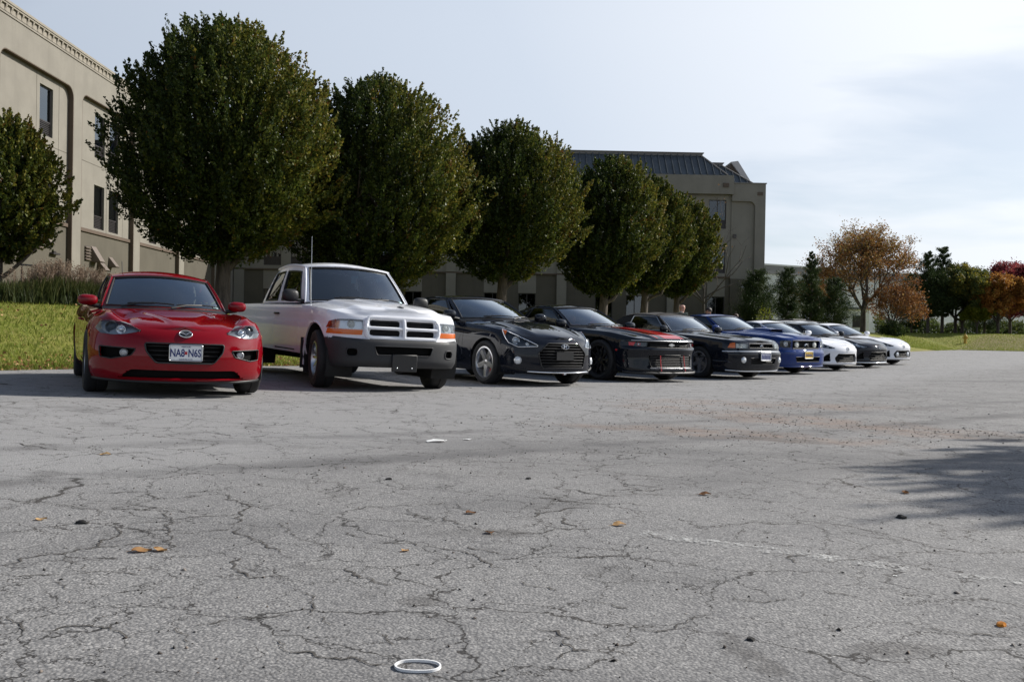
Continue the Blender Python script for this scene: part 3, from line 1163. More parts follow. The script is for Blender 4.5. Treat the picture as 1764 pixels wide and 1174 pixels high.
        for seg in (0, 1, 2):
            ws = segs[seg]
            us = set(i / 14 for i in range(15))
            bs = set(i / 8 for i in range(9))
            for w in ws:
                us |= {w[0], w[1]}
                bs |= {w[2], w[3]}
            us = sorted(us)
            bs = sorted(bs)
            us = [u for i, u in enumerate(us) if i == 0 or u - us[i - 1] > 1e-4]
            bs = [b for i, b in enumerate(bs) if i == 0 or b - bs[i - 1] > 1e-4]
            wq = [[] for _ in ws]
            for i in range(len(us) - 1):
                for k in range(len(bs) - 1):
                    um, bmid = (us[i] + us[i + 1]) / 2, (bs[k] + bs[k + 1]) / 2
                    hit = None
                    for wi, w in enumerate(ws):
                        if w[0] < um < w[1] and w[2] < bmid < w[3]: hit = wi
                    if hit is None:
                        paint_q['pillars'].append([surf(seg, us[i], bs[k]), surf(seg, us[i + 1], bs[k]), surf(seg, us[i + 1], bs[k + 1]), surf(seg, us[i], bs[k + 1])])
                    else:
                        wq[hit].append([surf(seg, us[i], bs[k], -.008), surf(seg, us[i + 1], bs[k], -.008), surf(seg, us[i + 1], bs[k + 1], -.008), surf(seg, us[i], bs[k + 1], -.008)])
            for w, quads in zip(ws, wq):
                for sd in ([(1, -1)] if seg != 1 else [(1,), (-1,)]):
                    bm = bmesh.new()
                    for y in sd:
                        for q in quads: bm.faces.new([bm.verts.new((p.x, p.y * y, p.z)) for p in q])
                    o = bm_obj(w[4], bm, w[5], s.root, 60, weld=0.0006)
                    # black ceramic band / rubber seal round the glass
                    bm = bmesh.new()
                    for y in sd:
                        u0 = max(0, w[0]) if seg == 1 else w[0]
                        ring = [(w[0], w[2]), (w[1], w[2]), (w[1], w[3]), (w[0], w[3])]
                        path = []
                        for (ua, ba), (ub, bb) in zip(ring, ring[1:] + ring[:1]):
                            if seg != 1 and ((seg == 0 and ua == ub == 0.0) or (seg == 2 and ua == ub == 1.0)): continue
                            pp = [surf(seg, lerp(ua, ub, t / 8), lerp(ba, bb, t / 8), -.002) for t in range(9)]
                            add_tube(bm, [(p.x, p.y * y, p.z) for p in pp], H.get('seal', 0.011), 5)
                    bm_obj('window_seal', bm, H.get('seal_mat', 'black_plastic'), o, 60, weld=0)
        bm = bmesh.new()
        for y in (1, -1):
            for q in paint_q['pillars']: bm.faces.new([bm.verts.new((p.x, p.y * y, p.z)) for p in q])
            rail = [top(0, u / 6) for u in range(7)] + [top(1, u / 12) for u in range(1, 13)] + [top(2, u / 6) for u in range(1, 7)]
            add_tube(bm, [(p.x, p.y * y, p.z) for p in rail], H.get('rail', 0.012), 6)
            pil = [surf(0, 1.0, b / 6) for b in range(7)]
            add_tube(bm, [(p.x, p.y * y, p.z) for p in pil], 0.016, 6)
        bm_obj('window_pillars', bm, H.get('pillar_mat', s.mat), s.root, 50, weld=0.0006)
        # roof skin
        n, m = 14, 12
        cr = H.get('crown', 0.05)
        vs, fs = [], []
        for i in range(n + 1):
            u = i / n
            e = top(1, u)
            for k in range(m + 1):
                v = -1 + 2 * k / m
                f, r_ = top(0, abs(v)), top(2, 1 - abs(v))
                x = lerp(f.x, r_.x, u)
                zc = lerp(f.z, r_.z, u) + (zarch * 4 * u * (1 - u)) + cr * (1 - v * v) * (4 * u * (1 - u)) ** 0.5 * (1 if i not in (0, n) else 0)
                yy = e.y * v
                vs.append((x, yy, zc))
                if k < m and i < n:
                    a = i * (m + 1) + k
                    fs.append((a, a + 1, a + m + 2, a + m + 1))
        o = mesh_obj('roof', vs, fs, H.get('roof_mat', s.mat), s.root, 60)
        # cowl with wipers
        bm = bmesh.new()
        cw = []
        for k in range(13):
            v = -1 + k / 6
            p = base(0, abs(v))
            cw.append((p, v))
        for (p, v), (q, w2) in zip(cw, cw[1:]):
            a = [bm.verts.new((p.x + .10, wc[1] * v, p.z - .028)), bm.verts.new((q.x + .10, wc[1] * w2, q.z - .028)),
                 bm.verts.new((q.x - .02, wc[1] * w2, q.z + .012)), bm.verts.new((p.x - .02, wc[1] * v, p.z + .012))]
            bm.faces.new(a)
        bm_obj('cowl', bm, 'black_plastic', s.root, 60)
        for y0, y1 in H.get('wipers', ((-.48, .06), (.02, .58))):
            bm = bmesh.new()

            def wp(y, b, off):
                p = surf(0, min(0.98, abs(y) / wc[1]), b, off)
                return (p.x, y, p.z)
            add_tube(bm, [wp(y0, -.02, .03), wp(lerp(y0, y1, .3), .05, .045), wp(lerp(y0, y1, .62), .085, .035)], 0.011, 6)
            add_tube(bm, [wp(lerp(y0, y1, .12 + .88 * t / 6), .085 + .03 * math.sin(t / 6 * 3), .018) for t in range(7)], 0.009, 5)
            bm_obj('wiper', bm, 'black_plastic', s.root, 60)
        # mirrors
        for sd in (1, -1):
            mx, mz = H.get('mirror', (wc[0] - 0.12, wc[2] + 0.07))
            y0 = surf(1, 0.04, 0.05).y
            bm = bmesh.new()
            c = Vector((mx + 0.03, (y0 + H.get('mir_out', 0.17)) * sd, mz))
            sx, sy, sz = H.get('mir', (0.075, 0.115, 0.072))
            for (la, lb) in [(0, 0)]:
                M = Matrix.Translation(c) @ Matrix.Diagonal((sx, sy, sz, 1))
                bmesh.ops.create_uvsphere(bm, u_segments=16, v_segments=10, radius=1.0, matrix=M)
            for v in bm.verts:                  # squared-off housing with a flat rear face
                d = v.co - c
                for ax, r_ in ((1, sy), (2, sz)):
                    q = d[ax] / r_
                    d[ax] = r_ * math.copysign(abs(q) ** 0.72, q)
                if d.x < -0.3 * sx: d.x = -0.3 * sx
                v.co = c + d
            o = bm_obj('side_mirror', bm, H.get('mirror_mat', s.mat), s.root, 50, weld=0)
            tube_obj('mirror_arm', [(mx - .01, (y0 - .03) * sd, mz - .075), (mx, (y0 + .05) * sd, mz - .06), (mx + .01, c.y, mz - .05)], [.03, .024, .018], 'black_plastic', o)
            box_obj('mirror_glass', c.x - .3 * sx - .008, c.x - .3 * sx - .003, c.y - sy * .8, c.y + sy * .8, c.z - sz * .8, c.z + sz * .8, 'chrome', o)
        # cabin
        zi = wc[2]
        zf = s.fzb(-1.0) + 0.18
        im = s.S.get('interior', 'interior_dark')
        bm = bmesh.new()
        add_box(bm, wc[0] - 0.42, wb[0] - 0.10, -wc[1] * .95, wc[1] * .95, zi - 0.22, zi - 0.03)
        add_box(bm, rc[0], wb[0], -wc[1], wc[1], zf - .03, zf)
        for sd in (1, -1): add_box(bm, rc[0], wb[0] - .2, (wc[1] + .01) * sd, (wc[1] + .035) * sd, zf, zi - .03)
        bm_obj('dashboard', bm, 'interior_dark', s.root)
        sx = s.S.get('seat_x', wtc[0] - 0.38)
        for sd in (1, -1):
            bm = bmesh.new()
            yc = sd * 0.36
            zh = min(H['wt'][1] - 0.10, zi + 0.30)
            add_box(bm, sx, sx + .5, yc - .24, yc + .24, zf, zf + .28)
            M = Matrix.Translation((sx, yc, zf + .2)) @ Matrix.Rotation(R(-17), 4, 'Y')
            add_box(bm, -.13, 0, -.23, .23, 0, zh - zf - .38, M)
            add_box(bm, -.13, -.03, -.12, .12, zh - zf - .34, zh - zf - .18, M)
            bmesh.ops.bevel(bm, geom=bm.edges[:], offset=.035, segments=2, affect='EDGES')
            bm_obj('seat', bm, im, s.root, 50)
        bm = bmesh.new()
        M = Matrix.Translation((wc[0] - .56, .36, zi + .0)) @ Matrix.Rotation(R(-66), 4, 'Y')
        add_tube(bm, [M @ Vector((.18 * math.cos(k * math.pi / 10), .18 * math.sin(k * math.pi / 10), 0)) for k in range(20)], .014, 6, closed=True)
        add_tube(bm, [M @ Vector((0, -.17, 0)), M @ Vector((0, .17, 0))], .02, 6)
        bm_obj('steering_wheel', bm, 'interior_dark', s.root, 60)
        bm = bmesh.new()
        c = surf(0, 0.0, .88)
        bmesh.ops.create_uvsphere(bm, u_segments=12, v_segments=8, radius=1, matrix=Matrix.Translation(c + Vector((-.08, 0, -.02))) @ Matrix.Diagonal((.02, .11, .035, 1)))
        bm_obj('rear_view_mirror', bm, 'interior_dark', s.root, 60)
        s.surf = surf

    # -- wheels
    def wheels(s):
        S = s.S
        r, w, rim = S['wr'], S['tw'], S['rim']
        wh = empty('wheel', (0, 0, 0), s.root)
        hw = w / 2
        prof = [(rim - .012, -hw * .72), (rim + .006, -hw * .86), (rim + (r - rim) * .5, -hw), (r - .022, -hw * .93), (r - .004, -hw * .74), (r, -hw * .45), (r, -hw * .12), (r - .008, -hw * .1), (r - .008, hw * .1), (r, hw * .12),
                (r, hw * .45), (r - .004, hw * .74), (r - .022, hw * .93), (rim + (r - rim) * .5, hw), (rim + .006, hw * .86), (rim - .012, hw * .72)]
        X = Matrix.Rotation(R(-90), 4, 'X')      # lathe axis +Z -> +Y (outside)
        lathe_obj('tyre', prof, 'rubber', wh, 40, X, smooth=35)
        rm = S.get('rim_mat', 'alloy_grey')
        bm = bmesh.new()
        add_lathe(bm, [(rim - .02, -hw * .8), (rim - .03, hw * .3), (rim - .012, hw * .72), (rim + .004, hw * .80), (rim + .004, hw * .84), (rim - .018, hw * .86), (rim - .030, hw * .60), (rim - .04, -hw * .78)], 40, X)
        ns, sw, dish = S.get('spokes', 5), S.get('spoke_w', .06), S.get('dish', .03)
        twin = S.get('twin', False)
        for k in range(ns):
            for tw_ in ((-1, 1) if twin else (0,)):
                a = 2 * math.pi * k / ns + math.pi / 2
                M = X @ Matrix.Rotation(a, 4, 'Z')
                y0 = tw_ * sw * .85
                y1 = tw_ * sw * 1.5
                h0, h1 = hw * .74 - dish, hw * .80
                ww = sw * (.42 if twin else .62)
                ww1 = sw * (.36 if twin else .46)
                v = [(.03, y0 * .5 - ww, h0 - .03), (.03, y0 * .5 + ww, h0 - .03), (rim - .02, y1 + ww1, h1 - .05), (rim - .02, y1 - ww1, h1 - .05),
                     (.03, y0 * .5 - ww * .8, h0), (.03, y0 * .5 + ww * .8, h0), (rim - .02, y1 + ww1 * .8, h1 - .012), (rim - .02, y1 - ww1 * .8, h1 - .012)]
                vs = [bm.verts.new(M @ Vector(p)) for p in v]
                for f in ((0, 1, 2, 3), (7, 6, 5, 4), (0, 4, 5, 1), (1, 5, 6, 2), (2, 6, 7, 3), (3, 7, 4, 0)): bm.faces.new([vs[i] for i in f])
        add_lathe(bm, [(.0, hw * .78 - dish), (.032, hw * .77 - dish), (.045, hw * .72 - dish), (.075, hw * .66 - dish), (.08, hw * .3)], 20, X)
        for k in range(5):
            a = 2 * math.pi * k / 5 + .3
            add_lathe(bm, [(0, hw * .74 - dish), (.009, hw * .74 - dish), (.010, hw * .6 - dish)], 6, X @ Matrix.Translation((.055 * math.cos(a), .055 * math.sin(a), 0)))
        bm_obj('rim', bm, rm, wh, 40, weld=0)
        lathe_obj('brake_disc', [(.0, -hw * .15), (rim - .06, -hw * .15), (rim - .06, -hw * .02), (.09, -hw * .02), (.09, hw * .2), (0, hw * .2)], 'steel_disc', wh, 30, X)
        bm = bmesh.new()
        add_box(bm, rim - .13, rim - .035, -.09, .09, -hw * .3, hw * .25, X @ Matrix.Rotation(2.6, 4, 'Z'))
        bmesh.ops.bevel(bm, geom=bm.edges[:], offset=.012, segments=1, affect='EDGES')
        bm_obj('brake_caliper', bm, S.get('caliper', 'steel_disc'), wh, 40)
        steer = R(S.get('steer', 0))
        spots = [(0, 1, steer), (0, -1, steer), (-S['wb'], 1, 0), (-S['wb'], -1, 0)]
        for i, (x, sd, st) in enumerate(spots):
            o = wh if i == 0 else dup(wh, s.root)
            o.location = (x, S['track'] * sd, s.wz)
            o.rotation_euler = (0, 0, (0 if sd > 0 else math.pi) + st)

    # -- things set into or onto the shell
    def opening(s, poly, rnd=0.02, lip=0.008, lip_mat=None, sides=(1,)):
        poly = rounded(poly, rnd) if rnd else [Vector(p) for p in poly]
        s.openings.append({'poly': poly, 'lip': lip, 'mat': lip_mat, 'sides': sides})
        return poly

    def edge_tube(s, name, poly, r, mat, sides=(1,), off=0.0, parent=None, closed=True, sub=3):
        for sd in sides:
            pts = []
            n = len(poly)
            for i in range(n if closed else n - 1):
                a, b = Vector(poly[i]), Vector(poly[(i + 1) % n])
                for k in range(sub):
                    q = a.lerp(b, k / sub)
                    pts.append(s.at(q.x * sd, q.y, off))
            if not closed: pts.append(s.at(poly[-1][0] * sd, poly[-1][1], off))
            bm = bmesh.new()
            add_tube(bm, pts, r, 6, closed)
            bm_obj(name, bm, mat, parent or s.root, 60, weld=0)

    def patch(s, name, up, lo, off, mat, thick=0.0, sides=(1,), nu=17, nv=5, parent=None, smooth=50):
        """sheet on the shell between an upper and a lower polyline in (a, z), offset along the surface normal"""
        outs = []
        U, L = resample(up, nu), resample(lo, nu)
        for sd in sides:
            bm = bmesh.new()
            G_ = []
            for i in range(nu):
                col = []
                for j in range(nv):
                    q = L[i].lerp(U[i], j / (nv - 1))
                    a = q.x * sd
                    col.append((s.at(a, q.y), s.nrm(a, q.y) if off >= 0 else s.hn(a)))
                G_.append(col)
            F = [[bm.verts.new(p + n * off) for p, n in col] for col in G_]
            for i in range(nu - 1):
                for j in range(nv - 1):
                    bm.faces.new((F[i][j], F[i + 1][j], F[i + 1][j + 1], F[i][j + 1]))
            if thick:
                be = [e for e in bm.edges if e.is_boundary]
                idx = {F[i][j]: G_[i][j][1] for i in range(nu) for j in range(nv)}
                tab = {tuple(round(c, 5) for c in v.co): n for v, n in idx.items()}
                ex = bmesh.ops.extrude_edge_only(bm, edges=be)
                for v in ex['geom']:
                    if isinstance(v, bmesh.types.BMVert):
                        n = tab.get(tuple(round(c, 5) for c in v.co))
                        if n is not None: v.co -= n * thick
            outs.append(bm_obj(name, bm, mat, parent or s.root, smooth, weld=0))
        return outs

    def disc(s, name, a, z, off, prof, mat, parent=None, seg=20, tilt=None, sy=1.0):
        n = s.nrm(a, z) if off >= 0 else s.hn(a)
        if tilt is not None: n = (n * (1 - tilt) + Vector((1, 0, 0)) * tilt).normalized()
        M = Matrix.Translation(s.at(a, z) + n * off) @ n.to_track_quat('Z', 'Y').to_matrix().to_4x4() @ Matrix.Diagonal((1, sy, 1, 1))
        return lathe_obj(name, prof, mat, parent or s.root, seg, M)

    def headlamp(s, up, lo, depth=0.06, bowl='lamp_dark', lens='lens_glass', units=(), trim=None, sides=(1, -1), trim_r=0.006):
        """opening, bowl, projector units and clear cover, one on each side. units: (a, z, radius, material)"""
        poly = [Vector(p) for p in up] + [Vector(p) for p in lo[::-1]]
        s.openings.append({'poly': poly, 'lip': 0, 'mat': None, 'sides': sides})

        def later():
            for sd in sides:
                hb = s.patch('headlight', up, lo, -depth, bowl, 0.0, (sd,), 19, 7)[0]
                s.patch('lamp_rim', up, lo, -.001, bowl, depth * .9, (sd,), 19, 2, hb) if False else None
                bm = bmesh.new()
                n = len(poly)
                for i in range(n):
                    p, q = poly[i], poly[(i + 1) % n]
                    for k in range(3):
                        a, b = p.lerp(q, k / 3), p.lerp(q, (k + 1) / 3)
                        if (a - b).length < 1e-5: continue
                        va = [bm.verts.new(x) for x in (s.at(a.x * sd, a.y, .003), s.at(b.x * sd, b.y, .003), s.at(b.x * sd, b.y) - s.hn(b.x * sd) * depth, s.at(a.x * sd, a.y) - s.hn(a.x * sd) * depth)]
                        bm.faces.new(va)
                bm_obj('lamp_housing', bm, bowl, hb, 60, weld=1e-4)
                for (a, z, r, mt) in units:
                    s.disc('projector', a * sd, z, -depth * .95, [(0, depth * .62), (r * .45, depth * .55), (r * .72, depth * .30), (r * .78, depth * .42), (r, depth * .55), (r * 1.05, 0)], mt, hb, tilt=.6)
                s.patch('lens', up, lo, .006, lens, 0.0, (sd,), 19, 7, hb)
                if trim: s.edge_tube('lamp_trim', poly, trim_r, trim, (sd,), .004, hb, True, 3)
        s.post.append(later)

    post = None


def make_car(name, S, fit):
    """fit(car) registers openings before the shell is built and lists things to add afterwards"""
    c = Car(name, S)
    c.post = []
    fit(c)
    c.build()
    for o in c.openings:
        if o['lip']: c.edge_tube('opening_trim', o['poly'], o['lip'], o['mat'] or 'black_plastic', o['sides'], 0.0)
    for f in c.post: f()
    return c


def place_car(c, x, y, head_deg):
    """front axle centre at (x, y); heading turns from towards-the-camera to the right; stands on the sloping lot"""
    th = R(head_deg)
    F = Vector((math.sin(th), -math.cos(th), 0))
    Lf = Vector((math.cos(th), math.sin(th), 0))
    S = c.S
    o = Vector((x, y, 0))
    cz = {}
    for i, fx in enumerate((0, -S['wb'])):
        for sd in (1, -1):
            p = o + F * fx + Lf * (S['track'] * sd)
            cz[(i, sd)] = lot_z(p.x, p.y)
    zf, zr = (cz[0, 1] + cz[0, -1]) / 2, (cz[1, 1] + cz[1, -1]) / 2
    dl = ((cz[0, 1] - cz[0, -1]) + (cz[1, 1] - cz[1, -1])) / (4 * S['track'])
    f = (F * S['wb'] + Vector((0, 0, zf - zr))).normalized()
    l = (Lf + Vector((0, 0, dl)))
    l = (l - f * l.dot(f)).normalized()
    u = f.cross(l)
    M = Matrix(((f.x, l.x, u.x, x), (f.y, l.y, u.y, y), (f.z, l.z, u.z, zf), (0, 0, 0, 1)))
    c.root.matrix_world = M
    return c


def plate(c, a, z, off, lines, bg='plate_white', border=None, w=.305, h=.155, sub=()):
    """number plate: lines = (text, height, dz, material, x-squeeze, dx)"""
    n = c.nrm(a, z)
    n = Vector((n.x, n.y, 0)).normalized()
    M = Matrix.Translation(c.at(a, z) + n * off) @ Matrix(((0, 0, 1), (1, 0, 0), (0, 1, 0))).to_4x4()
    yaw = math.atan2(n.y, n.x)
    M = Matrix.Translation(c.at(a, z) + n * off) @ Matrix.Rotation(yaw, 4, 'Z') @ Matrix(((0, 0, 1), (1, 0, 0), (0, 1, 0))).to_4x4()
    bm = bmesh.new()
    vs = rounded([(-w / 2, -h / 2), (w / 2, -h / 2), (w / 2, h / 2), (-w / 2, h / 2)], .016)
    A = [bm.verts.new(M @ Vector((p.x, p.y, 0))) for p in vs]
    B = [bm.verts.new(M @ Vector((p.x, p.y, -.006))) for p in vs]
    bm.faces.new(A)
    bm.faces.new(B[::-1])
    for i in range(len(vs)): bm.faces.new((A[i], A[i - 1], B[i - 1], B[i]))
    pl = bm_obj('license_plate', bm, bg, c.root, 40)
    if border:
        bm = bmesh.new()
        add_tube(bm, [M @ Vector((p.x * 1.0, p.y * 1.0, .002)) for p in vs], .007, 6, True)
        bm_obj('plate_frame', bm, border, pl, 60, weld=0)
    for (txt, hh, dz, mt, sq, dx) in lines:
        me = text_mesh(txt, hh, .0008, sq, hh * .022 if hh > .03 else 0)
        me.transform(M @ Matrix.Translation((dx, dz, .0015)))
        finish('lettering', me, mt, pl)
    for (x0, x1, z0, z1, mt) in sub:
        bm = bmesh.new()
        add_box(bm, x0, x1, z0, z1, .0008, .0022, M)
        bm_obj('plate_mark', bm, mt, pl)
    return pl
# ================================================================ the row of cars
ROW = []


def std_side(tuck=.05, sh=.07):
    return [(0, tuck), (.12, tuck * .35), (.3, .006), (.5, .0), (.62, .004), (.74, .012), (.84, .024), (.92, .042), (1, sh)]


# ---------------------------------------------------------------- 1 red sports coupe
def feat_red(x, y):
    ay = abs(y)
    k = smooth((x + .55) / .35) * smooth((.78 - x) / .35)
    return k * (.072 * math.exp(-((ay - .68) / .085) ** 2) - .022 * math.exp(-((ay - .49) / .07) ** 2) + .016 * smooth((.36 - .20 * smooth((x + .2) / .9) - ay) / .06))


S_RED = dict(paint='red_paint', xf=.87, nl=.60, xr=-3.55, tl=.55, fexp=(2.2, 2.0), wb=2.70, track=.755, wr=.325, tw=.225, rim=.235, arch=.362, spokes=5, twin=True, spoke_w=.045, rim_mat='alloy_grey',
             w=[(.45, .835), (.1, .872), (-.4, .862), (-1.4, .862), (-2.4, .880), (-2.9, .885), (-3.2, .86)],
             zb=[(.87, .165), (.5, .165), (.1, .175), (-1, .18), (-2.7, .19), (-3.2, .22), (-3.55, .26)],
             zs=[(.87, .665), (.72, .70), (.5, .738), (.25, .765), (0, .785), (-.4, .80), (-.9, .84), (-2.0, .88), (-2.8, .91), (-3.55, .90)],
             zc=[(.87, .665), (.8, .692), (.6, .74), (.3, .785), (0, .818), (-.35, .855), (-.62, .882), (-1, .90), (-2.9, .97), (-3.55, .93)],
             side=std_side(.05, .075), front=[(.15, .085), (.19, .035), (.25, .012), (.32, .004), (.40, 0), (.48, .008), (.545, .025), (.605, .05), (.65, .085), (.70, .15), (.80, .24)],
             rear=[(.2, .08), (.35, .0), (.6, .01), (.8, .05), (.95, .15)], doors=[(-.62, -1.78)], seams=[], hood=(.66, -.60), hoodv=.80, cabin=(-.78, -3.05, .80), bump_a=.98, feat=feat_red, nz=34, crown=2.2, steer=0, seat_x=-1.85, door_z=(.30, .97),
             gh=dict(wb=(-.60, .885), wc=(-.98, .665, .885), wt=(-1.34, 1.275), wtc=(-1.50, .54, 1.235), rc=(-2.98, .60, .96), rb=(-3.18, .965), rtc=(-2.36, .50, 1.225), rt=(-2.50, 1.25), zarch=.055, crown=.03,
                     windows=[(.05, .50, .14, .93, 'side_window', 'tinted_glass'), (.55, .86, .16, .92, 'quarter_window', 'tinted_glass')], mirror=(-1.02, .95), mir_out=.145, mir=(.070, .105, .060), wa=.945))


def fit_red(c):
    c.headlamp([(.45, .655), (.58, .700), (.72, .728), (.88, .740), (1.02, .735)], [(.45, .640), (.58, .612), (.72, .600), (.88, .612), (1.02, .660)], 0.055, 'lamp_grey', units=((.80, .672, .058, 'lamp_dark'), (.66, .652, .045, 'chrome')))
    mouth = [(-.385, .535), (.385, .535), (.36, .45), (.27, .345), (-.27, .345), (-.36, .45)]
    c.opening(mouth, .03, .008, 'black_plastic')
    lower = [(-.50, .275), (.50, .275), (.66, .178), (-.66, .178)]
    c.opening(lower, .01, 0)
    for sd in (1, -1):
        c.opening([(.46 * sd, .475), (.86 * sd, .490), (.84 * sd, .385), (.70 * sd, .372), (.50 * sd, .41)], .02, .006, 'black_plastic')

    def later():
        gr = c.patch('grille', [(-.39, .54), (.39, .54)], [(-.30, .335), (.30, .335)], -.07, 'dark_void', 0, nu=15)[0]
        for k in range(4):
            z = .375 + k * .044
            h = .30 + (z - .345) * .45
            bm = bmesh.new()
            add_tube(bm, [c.at(-h + 2 * h * i / 10, z, -.045) for i in range(11)], .006, 5)
            bm_obj('slat', bm, 'black_plastic', gr, 60, weld=0)
        c.patch('lower_intake', [(-.56, .285), (.56, .285)], [(-.68, .17), (.68, .17)], -.05, 'dark_void', 0, nu=15)
        c.edge_tube('chin_spoiler', [(-1.05, .172), (-.6, .160), (0, .155), (.6, .160), (1.05, .172)], .014, 'black_plastic', (1,), .005, None, False, 6)
        for sd in (1, -1):
            v = c.patch('side_intake', [(.44, .495), (.88, .50)], [(.48, .36), (.87, .36)], -.06, 'dark_void', 0, (sd,), nu=9)[0]
            c.disc('fog_lamp', 0.575 * sd, .432, -.055, [(0, .030), (.024, .026), (.030, .034), (.037, .030), (.039, 0)], 'lamp_grey', v, tilt=.7)
        # oval winged badge
        e = c.at(0, .632, .010)
        n = c.nrm(0, .632)
        M = Matrix.Translation(e) @ n.to_track_quat('Z', 'Y').to_matrix().to_4x4()
        # make local x horizontal
        xa = Vector((0, 1, 0))
        ya = n.cross(xa)
        M = Matrix(((xa.x, ya.x, n.x, e.x), (xa.y, ya.y, n.y, e.y), (xa.z, ya.z, n.z, e.z), (0, 0, 0, 1)))
        bm = bmesh.new()
        add_tube(bm, [M @ Vector((.060 * math.cos(k * math.pi / 12), .043 * math.sin(k * math.pi / 12), 0)) for k in range(24)], .006, 6, True)
        add_tube(bm, [M @ Vector(p) for p in ((-.058, .012, 0), (-.03, .012, .003), (0, -.016, .004), (.03, .012, .003), (.058, .012, 0))], .0055, 6)
        bm_obj('badge', bm, 'chrome', c.root, 60, weld=0)
        lathe_obj('badge_back', [(0, -.002), (.055, -.002), (.055, -.006)], 'lamp_dark', c.root, 24, M @ Matrix.Diagonal((1, .72, 1, 1)))
        plate(c, 0, .448, .012, [('NA8', .104, -.004, 'plate_blue', .68, -.080), ('N6S', .104, -.004, 'plate_blue', .68, .080), ('MISSOURI', .020, .058, 'plate_blue', 1.0, 0), ('SHOW-ME STATE', .016, -.062, 'plate_blue', 1.0, 0)],
              'plate_white', 'satin_silver', sub=((-.012, .012, -.016, .014, 'plate_red'),))
        bm = bmesh.new()     # inspection sticker low in the corner of the screen
        q = [c.surf(0, u, b, .001) for u, b in ((.80, .08), (.90, .08), (.89, .15), (.80, .15))]
        bm.faces.new([bm.verts.new(p) for p in q])
        bm_obj('windshield_sticker', bm, 'pale_blue_card', c.root, weld=0)
        for sd in (1, -1): c.disc('side_marker', 1.14 * sd, .62, .004, [(0, .004), (.02, .003), (.022, 0)], 'amber_plastic', None, 12)
        tube_obj('aerial', [(-1.62, -.42, 1.30), (-1.75, -.42, 1.44)], .004, 'black_plastic', c.root)
    c.post.append(later)


# ---------------------------------------------------------------- 2 white pickup
def feat_truck(x, y):
    ay = abs(y)
    k = smooth((x + .70) / .2) * smooth((.86 - x) / .12)
    flare = 0
    return k * (.046 * smooth((.66 - ay) / .16)) + k * .012 * smooth((.24 - ay) / .07)


S_TRUCK = dict(paint='white_paint', xf=.79, nl=.46, xr=-4.62, tl=.14, fexp=(3.0, 2.2), rexp=(6, 3), wb=3.33, track=.79, wr=.365, tw=.245, rim=.215, arch=.455, spokes=5, twin=True, spoke_w=.05, rim_mat='satin_silver', steer=-8,
               w=[(.5, .885), (.33, .905), (0, .925), (-.33, .905), (-.6, .90), (-4.7, .90)],
               zb=[(.79, .30), (.5, .30), (.3, .36), (-.6, .40), (-2.6, .42), (-4.62, .52)],
               zs=[(.79, .925), (.6, .955), (.3, .99), (-.3, 1.03), (-1.0, 1.05), (-4.62, 1.075)],
               zc=[(.79, .925), (.74, .962), (.6, .995), (.3, 1.04), (-.3, 1.09), (-.62, 1.115), (-3, 1.13), (-4.62, 1.08)],
               side=[(0, .045), (.12, .02), (.3, .006), (.5, 0), (.66, .006), (.70, .014), (.85, .02), (.93, .032), (1, .06)],
               front=[(.28, .085), (.33, .03), (.38, .004), (.50, .0), (.60, .004), (.645, .02), (.66, .075), (.75, .072), (.84, .085), (.90, .105), (.95, .14), (1.0, .2)],
               rear=[(.4, .02), (.8, 0), (1.07, .01)], doors=[(-.70, -1.90)], seams=[-2.92], hood=(.70, -.66), hoodv=.80, cabin=(-.74, -2.88, .82), bed=(-2.98, -4.55), feat=feat_truck, crown=3.2, nz=34, da=.024,
               cls=lambda a, x, z: 'front_bumper' if (z < .655 and x > .36) else 'body', pmats={'front_bumper': 'grey_plastic'}, handle_mat='black_plastic', handle_z=.93, door_z=(.44, .97), seat_x=-1.85, caliper='steel_disc', interior='interior_grey',
               gh=dict(wb=(-.60, 1.115), wc=(-.86, .765, 1.085), wt=(-1.20, 1.625), wtc=(-1.36, .625, 1.595), rc=(-2.84, .80, 1.08), rb=(-2.87, 1.08), rtc=(-2.62, .625, 1.60), rt=(-2.68, 1.63), zarch=.04, crown=.05, bulge=.012, ybase=.02, yroof=.015,
                       windows=[(.080, .500, .08, .84, 'side_window', 'tinted_glass'), (.595, .925, .08, .84, 'quarter_window', 'tinted_glass')], rail=.022, wa=.925, mirror=(-.93, 1.17), mir_out=.20, mir=(.06, .115, .085), mirror_mat='black_plastic', ra=.9, seal=.014))


